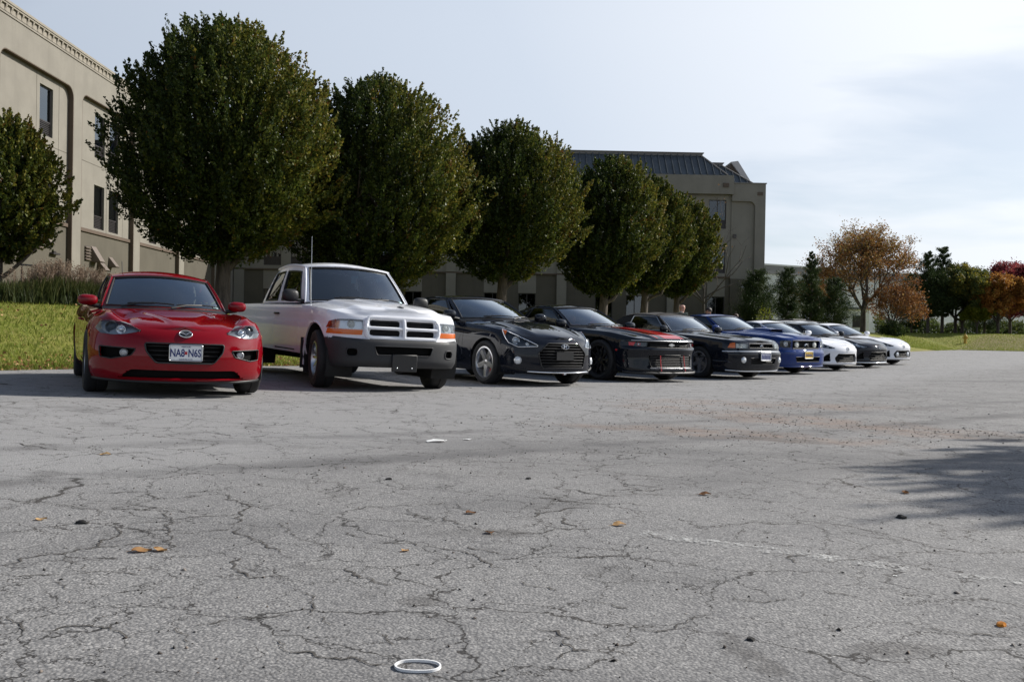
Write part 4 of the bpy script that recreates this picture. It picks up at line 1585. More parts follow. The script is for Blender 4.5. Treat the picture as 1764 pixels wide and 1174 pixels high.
def fit_truck(c):
    for sd in (1, -1):
        pass
    holes = [(.045, .455, .805, .885), (.045, .455, .69, .765)]
    for a0, a1, z0, z1 in holes:
        for sd in (1, -1):
            c.opening([(a0 * sd, z0), (a1 * sd, z0), (a1 * sd, z1), (a0 * sd, z1)], .03, 0)
    c.headlamp([(.545, .878), (.70, .882), (.90, .876), (1.0, .858)], [(.545, .762), (.70, .762), (.90, .762), (1.05, .767)], .05, 'lamp_reflector', units=((.70, .82, .045, 'lamp_white'),))
    c.opening([(-.40, .565), (.40, .565), (.36, .455), (-.36, .455)], .02, .006, 'grey_plastic')
    for sd in (1, -1): c.opening([(.60 * sd, .53), (.74 * sd, .53), (.74 * sd, .43), (.60 * sd, .43)], .045, .008, 'grey_plastic')

    def later():
        gr = c.patch('grille', [(-.5, .90), (.5, .90)], [(-.5, .675), (.5, .675)], -.06, 'dark_void', 0, nu=15)[0]
        ring = rounded([(-.505, .662), (.505, .662), (.505, .912), (-.505, .912)], .09, 3)
        c.edge_tube('grille_surround', ring, .031, 'white_paint', (1,), .016, gr, True, 4)
        c.edge_tube('grille_crossbar', [(-.48, .785), (0, .785), (.48, .785)], .020, 'white_paint', (1,), .024, gr, False, 6)
        c.edge_tube('grille_crossbar', [(0, .67), (0, .90)], .024, 'white_paint', (1,), .026, gr, False, 6)
        for z in (.715, .74, .83, .858):
            c.edge_tube('slat', [(-.47, z), (0, z), (.47, z)], .007, 'black_plastic', (1,), -.03, gr, False, 6)
        for sd in (1, -1):
            c.patch('turn_signal', [(.545, .754), (.75, .754), (1.06, .758)], [(.555, .692), (.75, .692), (1.08, .697)], .006, 'amber_plastic', .03, (sd,), 13, 4)
            c.patch('corner_lamp', [(.93, .868), (1.05, .845)], [(.94, .766), (1.09, .768)], .010, 'amber_lens' if sd < 0 else 'lens_glass', .012, (sd,), 7, 4)
            v = c.patch('tow_hole', [(.58, .54), (.76, .54)], [(.58, .42), (.76, .42)], -.05, 'dark_void', 0, (sd,), nu=5)[0]
            tube_obj('arch_flare', [Vector((.468 * math.cos(k * math.pi / 14), (c.fW(.468 * math.cos(k * math.pi / 14)) - .012) * sd, c.wz + .468 * math.sin(k * math.pi / 14))) for k in range(3, 16)], .013, 'white_paint', c.root, 6)
            tube_obj('arch_flare', [Vector((-3.33 + .468 * math.cos(k * math.pi / 14), (c.fW(-3.3) - .01) * sd, c.wz + .468 * math.sin(k * math.pi / 14))) for k in range(-1, 16)], .013, 'white_paint', c.root, 6)
            box_obj('mud_flap', -.475, -.455, .67 * sd, .93 * sd, .22, .62, 'black_plastic', c.root)
        c.patch('bumper_intake', [(-.42, .58), (.42, .58)], [(-.40, .44), (.40, .44)], -.05, 'dark_void', 0, nu=9)
        # empty plate bracket
        bm = bmesh.new()
        p = c.at(0, .40)
        add_box(bm, p.x - .005, p.x + .022, -.17, .17, .255, .47)
        bmesh.ops.bevel(bm, geom=bm.edges[:], offset=.008, segments=1, affect='EDGES')
        br = bm_obj('plate_bracket', bm, 'black_plastic', c.root, 40)
        for y in (-.10, .10):
            lathe_obj('screw', [(0, .003), (.008, .002), (.010, 0)], 'satin_silver', br, 10, Matrix.Translation((p.x + .022, y, .30)) @ Matrix.Rotation(R(90), 4, 'Y'))
        # hood badge
        e = Vector((.60, 0, c.top_z(.60, .8, c.fzs(.6), 0) + .006))
        bm = bmesh.new()
        pts = [(-.035, 0), (-.03, .035), (.0, .04), (.03, .03), (.045, 0), (.03, -.03), (0, -.04), (-.03, -.035)]
        vs = [bm.verts.new(e + Vector((x, y, .012 * (1 - abs(y) * 20) - x * .12))) for x, y in pts]
        bm.faces.new(vs)
        bmesh.ops.extrude_face_region(bm, geom=bm.faces[:])
        for v in bm.verts[len(pts):]: v.co.z -= .02
        bm_obj('badge', bm, 'lamp_dark', c.root)
        tube_obj('aerial', [(-.50, -.80, 1.0), (-.52, -.80, 1.09), (-.60, -.80, 1.96)], [.012, .004, .0025], 'satin_silver', c.root, 6)
        # bed
        bm = bmesh.new()
        add_box(bm, -4.55, -2.98, -.80, .80, .60, .64)
        add_box(bm, -4.55, -2.98, -.83, -.80, .60, 1.06)
        add_box(bm, -4.55, -2.98, .80, .83, .60, 1.06)
        add_box(bm, -3.01, -2.98, -.80, .80, .64, 1.07)
        add_box(bm, -4.57, -4.54, -.80, .80, .64, 1.06)
        bm_obj('truck_bed', bm, 'white_paint', c.root, weld=0)
        lathe_obj('spare_wheel', [(0, -.08), (.20, -.08), (.33, -.10), (.35, 0), (.33, .10), (.2, .08), (0, .08)], 'rubber', c.root, 28, Matrix.Translation((-4.0, 0, .50)))
        tube_obj('rear_axle', [(-3.33, -.7, .36), (-3.33, 0, .36), (-3.33, .7, .36)], [.05, .12, .05], 'underbody_black', c.root)
        tube_obj('exhaust_pipe', [(-2.0, -.45, .42), (-3.1, -.45, .42), (-3.3, -.62, .50), (-4.4, -.70, .42)], .035, 'steel_disc', c.root)
        # parking tag hanging from the mirror, seen through the screen
        q = c.surf(0, .0, .80)
        bm = bmesh.new()
        add_box(bm, q.x - .09, q.x - .087, -.015, .055, q.z - .13, q.z - .02)
        add_box(bm, q.x - .09, q.x - .087, .055, .085, q.z - .05, q.z - .02)
        bm_obj('hanging_tag', bm, 'pale_blue_card', c.root)
        bm = bmesh.new()
        bm.faces.new([bm.verts.new(c.surf(0, u, b, .001)) for u, b in ((.78, .09), (.87, .09), (.86, .14), (.78, .14))])
        bm_obj('windshield_sticker', bm, 'pale_blue_card', c.root, weld=0)
    c.post.append(later)


# ---------------------------------------------------------------- 3 black hatchback
def feat_hatch(x, y):
    ay = abs(y)
    k = smooth((x + .5) / .4) * smooth((.8 - x) / .4)
    return k * (.018 * math.exp(-((ay - .42) / .08) ** 2) + .02 * math.exp(-((ay - .70) / .08) ** 2))


S_HATCH = dict(paint='black_paint', xf=.87, nl=.62, xr=-3.36, tl=.40, fexp=(2.3, 2.0), wb=2.65, track=.775, wr=.332, tw=.225, rim=.236, arch=.372, spokes=5, spoke_w=.085, rim_mat='satin_silver', caliper='caliper_red', dish=.02,
               w=[(.42, .845), (.1, .885), (-.4, .885), (-1.4, .885), (-2.6, .895), (-3.1, .86)],
               zb=[(.87, .20), (.5, .19), (.1, .20), (-1, .20), (-2.65, .21), (-3.36, .30)],
               zs=[(.87, .70), (.7, .735), (.4, .80), (0, .865), (-.4, .90), (-1.0, .945), (-2.0, 1.0), (-2.8, 1.05), (-3.36, 1.05)],
               zc=[(.87, .70), (.8, .735), (.6, .80), (.3, .87), (0, .925), (-.35, .975), (-.6, 1.0), (-2.9, 1.1), (-3.36, 1.06)],
               side=std_side(.05, .085), front=[(.19, .05), (.23, .012), (.3, 0), (.45, .002), (.56, .012), (.63, .03), (.68, .06), (.73, .11), (.82, .2)],
               rear=[(.2, .05), (.5, 0), (.8, .04), (1.05, .1)], doors=[(-.60, -1.80)], hood=(.66, -.55), hoodv=.80, cabin=(-.72, -3.2, .85), bump_a=.95, feat=feat_hatch, seat_x=-1.7, nz=32,
               gh=dict(wb=(-.52, 1.0), wc=(-.98, .735, .98), wt=(-1.42, 1.355), wtc=(-1.55, .575, 1.325), rc=(-3.15, .64, 1.12), rb=(-3.22, 1.10), rtc=(-2.75, .50, 1.29), rt=(-2.86, 1.32), zarch=.04, crown=.03,
                       windows=[(.05, .48, .10, .92, 'side_window', 'tinted_glass'), (.53, .84, .22, .88, 'quarter_window', 'tinted_glass')], mirror=(-.98, 1.055), mir_out=.18, mir=(.075, .115, .07)))


def fit_hatch(c):
    c.headlamp([(.47, .615), (.62, .680), (.80, .745), (.98, .800), (1.12, .835)], [(.47, .595), (.62, .588), (.76, .580), (.92, .640), (1.12, .825)], .05, 'lamp_dark', units=((.80, .672, .055, 'lamp_reflector'), (.62, .625, .03, 'chrome')), trim='chrome', trim_r=.007)
    hexa = [(-.30, .645), (.30, .645), (.46, .50), (.40, .285), (-.40, .285), (-.46, .50)]
    c.opening(hexa, .03, .010, 'black_plastic')

    def later():
        gr = c.patch('grille', [(-.34, .65), (0, .65), (.34, .65)], [(-.40, .28), (0, .28), (.40, .28)], -.06, 'dark_void', 0, nu=13)[0]
        for k in range(8):
            z = .315 + k * .042
            h = .40 + (z - .285) / .215 * .055 if z < .5 else .455 - (z - .50) / .145 * .15
            bm = bmesh.new()
            add_tube(bm, [c.at(-h + 2 * h * i / 12, z, -.010) for i in range(13)], .0085, 5)
            bm_obj('slat', bm, 'black_plastic', gr, 60, weld=0)
        bm = bmesh.new()
        p = c.at(0, .46)
        add_box(bm, p.x - .02, p.x + .004, -.16, .16, .40, .52)
        bm_obj('plate_holder', bm, 'black_plastic', c.root)
        c.edge_tube('chrome_splitter', [(-.62, .225), (-.3, .215), (0, .212), (.3, .215), (.62, .225)], .010, 'chrome', (1,), .006, None, False, 6)
        # oval badge with a slanted letter
        e, n = c.at(0, .600, .016), c.nrm(0, .600)
        xa = Vector((0, 1, 0))
        ya = n.cross(xa)
        M = Matrix(((xa.x, ya.x, n.x, e.x), (xa.y, ya.y, n.y, e.y), (xa.z, ya.z, n.z, e.z), (0, 0, 0, 1)))
        bm = bmesh.new()
        add_tube(bm, [M @ Vector((.068 * math.cos(k * math.pi / 12), .036 * math.sin(k * math.pi / 12), 0)) for k in range(24)], .006, 6, True)
        for pts in (((-.034, -.026, 0), (-.018, .028, 0)), ((.018, -.028, 0), (.034, .026, 0)), ((-.028, -.004, 0), (0, .003, .002), (.028, .006, 0))):
            add_tube(bm, [M @ Vector(q) for q in pts], .0065, 6)
        bm_obj('badge', bm, 'chrome', c.root, 60, weld=0)
        for sd in (1, -1):
            c.patch('corner_lamp', [(1.02, .815), (1.13, .842)], [(1.02, .745), (1.12, .825)], .009, 'amber_plastic', .008, (sd,), 5, 3)
            fg = c.disc('fog_lamp', .76 * sd, .385, -.012, [(0, .03), (.03, .026), (.042, .018), (.046, .028), (.056, .02), (.06, 0)], 'lamp_reflector', None, tilt=.3)
            c.edge_tube('bumper_crease', [(.86 * sd, .60), (.92 * sd, .50), (.99 * sd, .42)], .008, 'black_paint', (1,), .002, None, False, 4)
            c.edge_tube('splitter_fin', [(.60 * sd, .235), (.80 * sd, .275), (.98 * sd, .30)], .012, 'black_plastic', (1,), .006, None, False, 4)
    c.post.append(later)


# ---------------------------------------------------------------- 4 black muscle coupe with red stripes
def feat_muscle(x, y):
    ay = abs(y)
    k = smooth((x + .8) / .3) * smooth((.93 - x) / .3)
    return k * (.032 * smooth((.44 - ay) / .07) + .035 * math.exp(-((ay - .80) / .09) ** 2))


S_MUSC = dict(paint='navy_black_paint', xf=.93, nl=.50, xr=-3.88, tl=.40, fexp=(2.9, 2.1), wb=2.85, track=.81, wr=.362, tw=.255, rim=.265, arch=.405, spokes=5, twin=True, spoke_w=.05, rim_mat='black_wheel', caliper='black_wheel',
              w=[(.45, .905), (.1, .945), (-.4, .93), (-1.4, .925), (-2.6, .958), (-3.2, .95), (-3.5, .90)],
              zb=[(.93, .185), (.5, .175), (.1, .19), (-1, .19), (-2.8, .2), (-3.88, .3)],
              zs=[(.93, .73), (.75, .765), (.5, .80), (.1, .86), (-.4, .885), (-1.2, .925), (-2.4, .985), (-3.2, 1.0), (-3.88, .98)],
              zc=[(.93, .73), (.85, .755), (.6, .80), (.2, .855), (-.2, .90), (-.6, .935), (-.8, .95), (-3, 1.03), (-3.88, 1.0)],
              side=std_side(.05, .085), front=[(.175, .02), (.2, .0), (.3, .015), (.45, .03), (.52, .015), (.56, .0), (.60, .01), (.62, .045), (.70, .05), (.73, .035), (.76, .06), (.82, .14)],
              rear=[(.2, .05), (.5, 0), (.8, .03), (1.0, .1)], doors=[(-.72, -1.98)], hood=(.74, -.70), hoodv=.82, cabin=(-.86, -3.35, .83), bump_a=.98, feat=feat_muscle, crown=3.0, seat_x=-1.95, nz=34, interior='seat_red',
              gh=dict(wb=(-.68, .955), wc=(-1.02, .735, .94), wt=(-1.52, 1.325), wtc=(-1.66, .575, 1.295), rc=(-3.25, .66, 1.04), rb=(-3.40, 1.03), rtc=(-2.60, .52, 1.28), rt=(-2.72, 1.30), zarch=.04, crown=.03,
                      windows=[(.05, .60, .12, .90, 'side_window', 'tinted_glass'), (.66, .82, .25, .82, 'quarter_window', 'tinted_glass')], mirror=(-1.08, 1.0), mir_out=.17, mir=(.075, .125, .072)))


def fit_muscle(c):
    slit = [(-.86, .695), (.86, .695), (.84, .625), (.40, .605), (-.40, .605), (-.84, .625)]
    c.opening(slit, .012, .007, 'black_plastic')
    low = [(-.56, .475), (.56, .475), (.50, .27), (-.50, .27)]
    c.opening(low, .03, .007, 'black_plastic')

    def later():
        gr = c.patch('grille', [(-.90, .705), (0, .705), (.90, .705)], [(-.88, .60), (0, .60), (.88, .60)], -.055, 'dark_void', 0, nu=25)[0]
        for z in (.635, .66):
            c.edge_tube('slat', [(-.5, z), (0, z), (.5, z)], .006, 'black_plastic', (1,), -.02, gr, False, 6)
        lg = c.patch('lower_grille', [(-.58, .485), (0, .485), (.58, .485)], [(-.54, .26), (0, .26), (.54, .26)], -.05, 'dark_void', 0, nu=15)[0]
        for k in range(6):
            z = .295 + k * .031
            c.edge_tube('slat', [(-.51, z), (0, z), (.51, z)], .006, 'grey_plastic', (1,), -.008, lg, False, 6)
        c.edge_tube('hood_lip', [(-.88, .722), (0, .722), (.88, .722)], .007, 'satin_silver', (1,), .006, None, False, 10)
        c.edge_tube('front_splitter', [(-1.02, .18), (-.6, .165), (0, .16), (.6, .165), (1.02, .18)], .022, 'black_plastic', (1,), .03, None, False, 6)
        c.edge_tube('silver_lip', [(-.52, .25), (0, .25), (.52, .25)], .006, 'alloy_grey', (1,), .006, None, False, 6)
        for sd in (1, -1):
            hl = c.patch('headlight', [(.56, .695), (.88, .69)], [(.58, .615), (.86, .63)], -.04, 'lamp_dark', 0, (sd,), 9, 4)[0]
            M = c.disc('halo_ring', .72 * sd, .657, -.035, [(.022, .012), (.030, .018), (.036, .012), (.036, 0)], 'accent_red', hl, tilt=.6)
            c.disc('projector', .72 * sd, .657, -.045, [(0, .02), (.02, .014), (.022, 0)], 'lamp_reflector', hl, tilt=.6)
            c.patch('lens', [(.56, .692), (.88, .688)], [(.58, .618), (.86, .632)], .002, 'lens_glass', 0, (sd,), 9, 4, hl)
            c.patch('red_accent', [(.80, .69), (.93, .69)], [(.84, .63), (.92, .635)], .008, 'accent_red', .01, (sd,), 6, 3)
            c.disc('side_marker', 1.16 * sd, .55, .004, [(0, .005), (.028, .004), (.03, 0)], 'accent_red', None, 10, sy=.6)
            # red tow straps hanging at the lower grille
            tube_obj('tow_strap', [c.at(.30 * sd, .47, .012), c.at(.302 * sd, .34, .018), c.at(.305 * sd, .20, .03)], .008, 'accent_red', c.root)
        # bow-tie badge
        e = c.at(0, .655, .004)
        bm = bmesh.new()
        pts = [(-.075, -.012), (-.03, -.012), (-.036, -.026), (.036, -.026), (.03, -.012), (.075, -.012), (.066, .012), (.03, .012), (.036, .026), (-.036, .026), (-.03, .012), (-.066, .012)]
        A = [bm.verts.new((e.x + .004, y, e.z + z)) for y, z in pts]
        B = [bm.verts.new((e.x - .01, y, e.z + z)) for y, z in pts]
        bm.faces.new(A)
        for i in range(len(pts)): bm.faces.new((A[i], A[i - 1], B[i - 1], B[i]))
        bm_obj('badge', bm, 'satin_silver', c.root)
        # red bonnet stripe and pinstripe, thin vinyl
        for y0, y1 in ((-.14, .37), (-.33, -.295)):
            bm = bmesh.new()
            xs = np.linspace(.84, -.66, 30)
            prev = None
            for x in xs:
                t = c.t_of_x(x)
                x_, y_ = c.outline(t)
                zs = c.fzs(x_)
                sh = c.P(t, zs)
                row = []
                for k in range(6):
                    y = y0 + (y1 - y0) * k / 5
                    yy = y * (1 - .10 * smooth((.84 - x) / 1.5))
                    row.append(bm.verts.new((x, yy, c.top_z(x, .80, zs, abs(yy) / .80) + .0035)))
                if prev:
                    for k in range(5): bm.faces.new((prev[k], prev[k + 1], row[k + 1], row[k]))
                prev = row
            bm_obj('hood_stripe', bm, 'stripe_paint', c.root, 60)
    c.post.append(later)


# ---------------------------------------------------------------- 5 black soft-top convertible, nineties
def feat_conv(x, y):
    ay = abs(y)
    k = smooth((x + .8) / .3) * smooth((.93 - x) / .3)
    return k * (.014 * smooth((.36 - ay) / .06) + .012 * math.exp(-((ay - .72) / .08) ** 2))


S_CONV = dict(paint='black_paint', xf=.95, nl=.40, xr=-3.56, tl=.30, fexp=(3.2, 2.3), rexp=(4, 2.5), wb=2.553, track=.745, wr=.318, tw=.225, rim=.215, arch=.355, spokes=5, spoke_w=.08, rim_mat='alloy_grey',
              w=[(.55, .83), (.2, .865), (-.4, .868), (-1.4, .868), (-2.6, .868), (-3.3, .84)],
              zb=[(.95, .17), (.5, .16), (.1, .19), (-1, .19), (-2.6, .2), (-3.56, .3)],
              zs=[(.95, .725), (.8, .745), (.5, .78), (.1, .82), (-.4, .855), (-1.2, .885), (-2.4, .90), (-3.56, .92)],
              zc=[(.95, .725), (.88, .755), (.6, .80), (.2, .845), (-.2, .88), (-.6, .915), (-2.9, .94), (-3.56, .95)],
              side=[(0, .05), (.10, .012), (.30, .004), (.34, .018), (.36, .004), (.6, 0), (.8, .012), (.93, .03), (1, .055)],
              front=[(.16, .10), (.2, .05), (.26, .03), (.40, .0), (.50, .0), (.535, .012), (.55, .05), (.60, .055), (.68, .07), (.72, .10), (.8, .2)],
              rear=[(.2, .05), (.5, 0), (.9, .05)], doors=[(-.66, -1.95)], hood=(.80, -.62), hoodv=.86, cabin=(-.80, -3.0, .84), bump_a=.90, feat=feat_conv, crown=3.0, seat_x=-1.75, nz=32,
              gh=dict(wb=(-.70, .93), wc=(-.90, .705, .905), wt=(-1.28, 1.255), wtc=(-1.36, .565, 1.235), rc=(-2.90, .64, .93), rb=(-3.02, .94), rtc=(-2.45, .52, 1.225), rt=(-2.52, 1.25), zarch=.045, crown=.035, bulge=.02,
                      windows=[(.045, .62, .06, .93, 'side_window', 'tinted_glass')], roof_mat='soft_top', pillar_mat='soft_top', seal_mat='satin_silver', mirror=(-.95, .975), mir_out=.16, mir=(.065, .105, .065), rear_glass='tinted_glass'))


def fit_conv(c):
    c.headlamp([(.40, .715), (.55, .718), (.72, .715)], [(.44, .615), (.55, .612), (.72, .612)], .045, 'lamp_white', units=((.56, .665, .035, 'lamp_white'),))
    c.opening([(-.36, .70), (.36, .70), (.39, .62), (-.39, .62)], .015, .006, 'black_plastic')
    c.opening([(-.40, .42), (.40, .42), (.36, .30), (-.36, .30)], .02, .006, 'black_plastic')

    def later():
        c.patch('grille', [(-.40, .71), (.40, .71)], [(-.42, .61), (.42, .61)], -.045, 'dark_void', 0, nu=9)
        lg = c.patch('lower_grille', [(-.42, .43), (.42, .43)], [(-.40, .29), (.40, .29)], -.05, 'dark_void', 0, nu=9)[0]
        for z in (.34, .38): c.edge_tube('slat', [(-.37, z), (0, z), (.37, z)], .006, 'black_plastic', (1,), -.02, lg, False, 4)
        c.edge_tube('bumper_strip', [(-1.0, .545), (-.6, .548), (0, .55), (.6, .548), (1.0, .545)], .012, 'chrome', (1,), .004, None, False, 6)
        c.edge_tube('air_dam', [(-.95, .185), (-.5, .165), (0, .16), (.5, .165), (.95, .185)], .016, 'satin_silver', (1,), .0, None, False, 6)
        for sd in (1, -1):
            c.patch('turn_signal', [(.735, .714), (.80, .71), (.85, .70)], [(.735, .614), (.82, .614), (.90, .618)], .006, 'amber_plastic', .012, (sd,), 9, 4)
            c.disc('fog_lamp', .56 * sd, .385, -.01, [(0, .03), (.035, .027), (.045, .018), (.05, .026), (.058, .018), (.06, 0)], 'lamp_reflector', None, tilt=.4)
            c.edge_tube('side_moulding', [(1.3, .42), (1.9, .42), (2.6, .42)], .008, 'black_plastic', (sd,), .004, None, False, 6)
        # pony badge: a small running-horse bar
        e = c.at(0, .66, .0)
        bm = bmesh.new()
        add_tube(bm, [(e.x, -.05, e.z - .005), (e.x, -.02, e.z + .008), (e.x, .02, e.z + .006), (e.x, .045, e.z + .018)], [.004, .011, .010, .005], 6)
        for y in (-.03, -.015, .02, .035): add_tube(bm, [(e.x, y, e.z), (e.x, y * 1.5, e.z - .024)], .003, 4)
        bm_obj('badge', bm, 'chrome', c.root, 60, weld=0)
        plate(c, .02, .455, .03, [], 'plate_grey', 'plate_white', sub=[(-.125 + k * .043, -.100 + k * .043, -.045, .030 - .012 * (k % 2), 'plate_blue') for k in range(6)])
        # seams and bows of the folded fabric roof
        bm = bmesh.new()
        for x in (-1.45, -1.85, -2.25):
            add_tube(bm, [(x, -.54 + 1.08 * k / 10, 1.262 + .05 * (1 - (k / 5 - 1) ** 2) + (.02 if x == -1.85 else .008)) for k in range(11)], .008, 5)
        bm_obj('roof_seam', bm, 'soft_top', c.root, 60, weld=0)
        bm = bmesh.new()
        p = c.at(0, 0.5)
        add_box(bm, -1.36, -1.32, -.40, -.06, 1.19, 1.23)
        add_box(bm, -1.36, -1.32, .06, .40, 1.19, 1.23)
        bm_obj('sun_visor', bm, 'paper_white', c.root)
        bm = bmesh.new()
        add_box(bm, -1.02, -.96, -.36, -.10, .93, 1.02)
        add_box(bm, -1.02, -.96, .08, .32, .93, 1.01)
        bm_obj('dash_papers', bm, 'paper_white', c.root)
    c.post.append(later)


# ---------------------------------------------------------------- 6 blue muscle coupe with a bonnet scoop
def feat_blue(x, y):
    ay = abs(y)
    k = smooth((x + .8) / .3) * smooth((.93 - x) / .25)
    return k * (.035 * smooth((.40 - ay) / .09) + .03 * math.exp(-((ay - .78) / .08) ** 2))


S_BLUE = dict(paint='blue_paint', xf=.93, nl=.36, xr=-3.83, tl=.30, fexp=(3.4, 2.4), rexp=(4, 2.5), wb=2.72, track=.80, wr=.345, tw=.24, rim=.236, arch=.385, spokes=5, spoke_w=.075, rim_mat='satin_silver',
              w=[(.5, .885), (.2, .93), (-.4, .925), (-1.4, .92), (-2.6, .94), (-3.5, .91)],
              zb=[(.93, .19), (.5, .18), (.1, .20), (-1, .2), (-2.8, .21), (-3.83, .3)],
              zs=[(.93, .80), (.75, .825), (.5, .85), (.1, .89), (-.4, .915), (-1.2, .95), (-2.4, .985), (-3.83, .99)],
              zc=[(.93, .80), (.86, .83), (.6, .87), (.2, .915), (-.2, .95), (-.6, .985), (-3, 1.02), (-3.83, 1.0)],
              side=std_side(.05, .075), front=[(.18, .05), (.23, .01), (.35, 0), (.48, .0), (.53, .015), (.55, .055), (.62, .06), (.74, .04), (.79, .055), (.85, .1)],
              rear=[(.2, .05), (.5, 0), (.9, .05)], doors=[(-.70, -1.95)], hood=(.80, -.66), hoodv=.84, cabin=(-.84, -3.2, .84), bump_a=.92, feat=feat_blue, crown=3.0, seat_x=-1.85, nz=32,
              gh=dict(wb=(-.66, .99), wc=(-.98, .745, .965), wt=(-1.42, 1.345), wtc=(-1.55, .585, 1.315), rc=(-3.05, .66, 1.02), rb=(-3.25, 1.02), rtc=(-2.5, .52, 1.28), rt=(-2.62, 1.31), zarch=.04, crown=.03,
                      windows=[(.05, .58, .10, .92, 'side_window', 'tinted_glass'), (.66, .84, .2, .84, 'quarter_window', 'tinted_glass')], mirror=(-1.02, 1.03), mir_out=.17, mir=(.075, .12, .075)))


def fit_blue(c):
    c.opening([(-.52, .765), (.52, .765), (.50, .585), (-.50, .585)], .02, .008, 'black_plastic')
    c.headlamp([(.57, .765), (.72, .77), (.86, .765)], [(.57, .61), (.72, .605), (.88, .625)], .05, 'lamp_dark', units=((.70, .69, .06, 'lamp_reflector'),))
    c.opening([(-.46, .40), (.46, .40), (.42, .29), (-.42, .29)], .02, .006, 'black_plastic')

    def later():
        gr = c.patch('grille', [(-.55, .775), (0, .775), (.55, .775)], [(-.54, .575), (0, .575), (.54, .575)], -.06, 'dark_void', 0, nu=13)[0]
        for z in (.62, .66, .70, .74): c.edge_tube('slat', [(-.5, z), (0, z), (.5, z)], .005, 'black_plastic', (1,), -.04, gr, False, 4)
        c.patch('lower_grille', [(-.48, .41), (.48, .41)], [(-.45, .28), (.45, .28)], -.05, 'dark_void', 0, nu=9)
        for sd in (1, -1):
            c.disc('grille_lamp', .34 * sd, .675, -.035, [(0, .03), (.04, .026), (.052, .016), (.058, .028), (.066, .02), (.068, 0)], 'lamp_white', None, tilt=.7)
        e = c.at(0, .675, -.01)
        bm = bmesh.new()
        add_tube(bm, [(e.x, -.08, e.z - .006), (e.x, -.03, e.z + .012), (e.x, .03, e.z + .010), (e.x, .07, e.z + .028)], [.006, .017, .015, .007], 6)
        for y in (-.05, -.025, .03, .055): add_tube(bm, [(e.x, y, e.z), (e.x, y * 1.5, e.z - .036)], .0045, 4)
        bm_obj('badge', bm, 'chrome', c.root, 60, weld=0)
        plate(c, 0, .445, .012, [], 'plate_yellow', 'plate_white', sub=[(-.11 + k * .04, -.087 + k * .04, -.035, .030 - .010 * (k % 2), 'plate_blue') for k in range(6)])
        c.edge_tube('chin_spoiler', [(-1.0, .20), (-.6, .185), (0, .18), (.6, .185), (1.0, .20)], .018, 'blue_paint', (1,), .016, None, False, 6)
        # bonnet scoop
        bm = bmesh.new()
        secs = [(.10, .002, .24), (.06, .062, .255), (-.1, .072, .26), (-.4, .06, .25), (-.58, .02, .22)]
        prev = None
        for x, h, w in secs:
            z0 = c.top_z(x, .80, c.fzs(x), 0) - .012
            row = [bm.verts.new((x, -w + 2 * w * k / 10, z0 + (h + .012) * (1 - abs(k / 5 - 1) ** 5))) for k in range(11)]
            if prev and x != .06:
                for k in range(10): bm.faces.new((prev[k], prev[k + 1], row[k + 1], row[k]))
            prev = row
        sco = bm_obj('hood_scoop', bm, 'blue_paint', c.root, 50)
        z0 = c.top_z(.06, .80, c.fzs(.06), 0)
        box_obj('scoop_mouth', .03, .045, -.23, .23, z0 + .004, z0 + .052, 'dark_void', sco)
        bm = bmesh.new()
        add_tube(bm, [(.062, -.245, z0 + .03), (.062, -.22, z0 + .058), (.062, 0, z0 + .062), (.062, .22, z0 + .058), (.062, .245, z0 + .03)], .008, 6)
        bm_obj('scoop_lip', bm, 'blue_paint', sco, 60, weld=0)
    c.post.append(later)


# ---------------------------------------------------------------- 7, 8, 9 low coupes of one model
def feat_low(x, y):
    ay = abs(y)
    k = smooth((x + .5) / .3) * smooth((.72 - x) / .35)
    return k * (.045 * math.exp(-((ay - .70) / .10) ** 2) - .012 * math.exp(-((ay - .46) / .10) ** 2))


def S_LOW(p, rimm):
    return dict(paint=p, xf=.83, nl=.56, xr=-3.41, tl=.40, fexp=(2.4, 2.0), wb=2.57, track=.765, wr=.312, tw=.215, rim=.222, arch=.348, spokes=5, twin=True, spoke_w=.042, rim_mat=rimm,
                w=[(.4, .84), (.1, .878), (-.4, .872), (-1.4, .866), (-2.5, .888), (-3.1, .85)],
                zb=[(.83, .165), (.5, .155), (.1, .17), (-1, .17), (-2.6, .18), (-3.41, .28)],
                zs=[(.83, .635), (.65, .675), (.4, .72), (.1, .775), (-.4, .80), (-1.2, .86), (-2.2, .90), (-3.41, .93)],
                zc=[(.83, .635), (.76, .665), (.5, .73), (.2, .79), (-.2, .84), (-.6, .895), (-2.9, .96), (-3.41, .95)],
                side=std_side(.05, .08), front=[(.16, .03), (.2, .0), (.3, .012), (.42, .01), (.5, .0), (.56, .012), (.62, .05), (.68, .12), (.75, .2)],
                rear=[(.2, .05), (.5, 0), (.9, .08)], doors=[(-.58, -1.75)], hood=(.62, -.56), hoodv=.80, cabin=(-.74, -3.0, .84), bump_a=.93, feat=feat_low, seat_x=-1.65, nz=30,
                gh=dict(wb=(-.55, .895), wc=(-.93, .705, .89), wt=(-1.33, 1.235), wtc=(-1.47, .545, 1.205), rc=(-2.85, .62, .955), rb=(-3.02, .965), rtc=(-2.25, .49, 1.18), rt=(-2.40, 1.205), zarch=.045, crown=.03,
                        windows=[(.05, .52, .12, .92, 'side_window', 'tinted_glass'), (.57, .80, .16, .86, 'quarter_window', 'tinted_glass')], mirror=(-.97, .965), mir_out=.17, mir=(.075, .11, .068)))


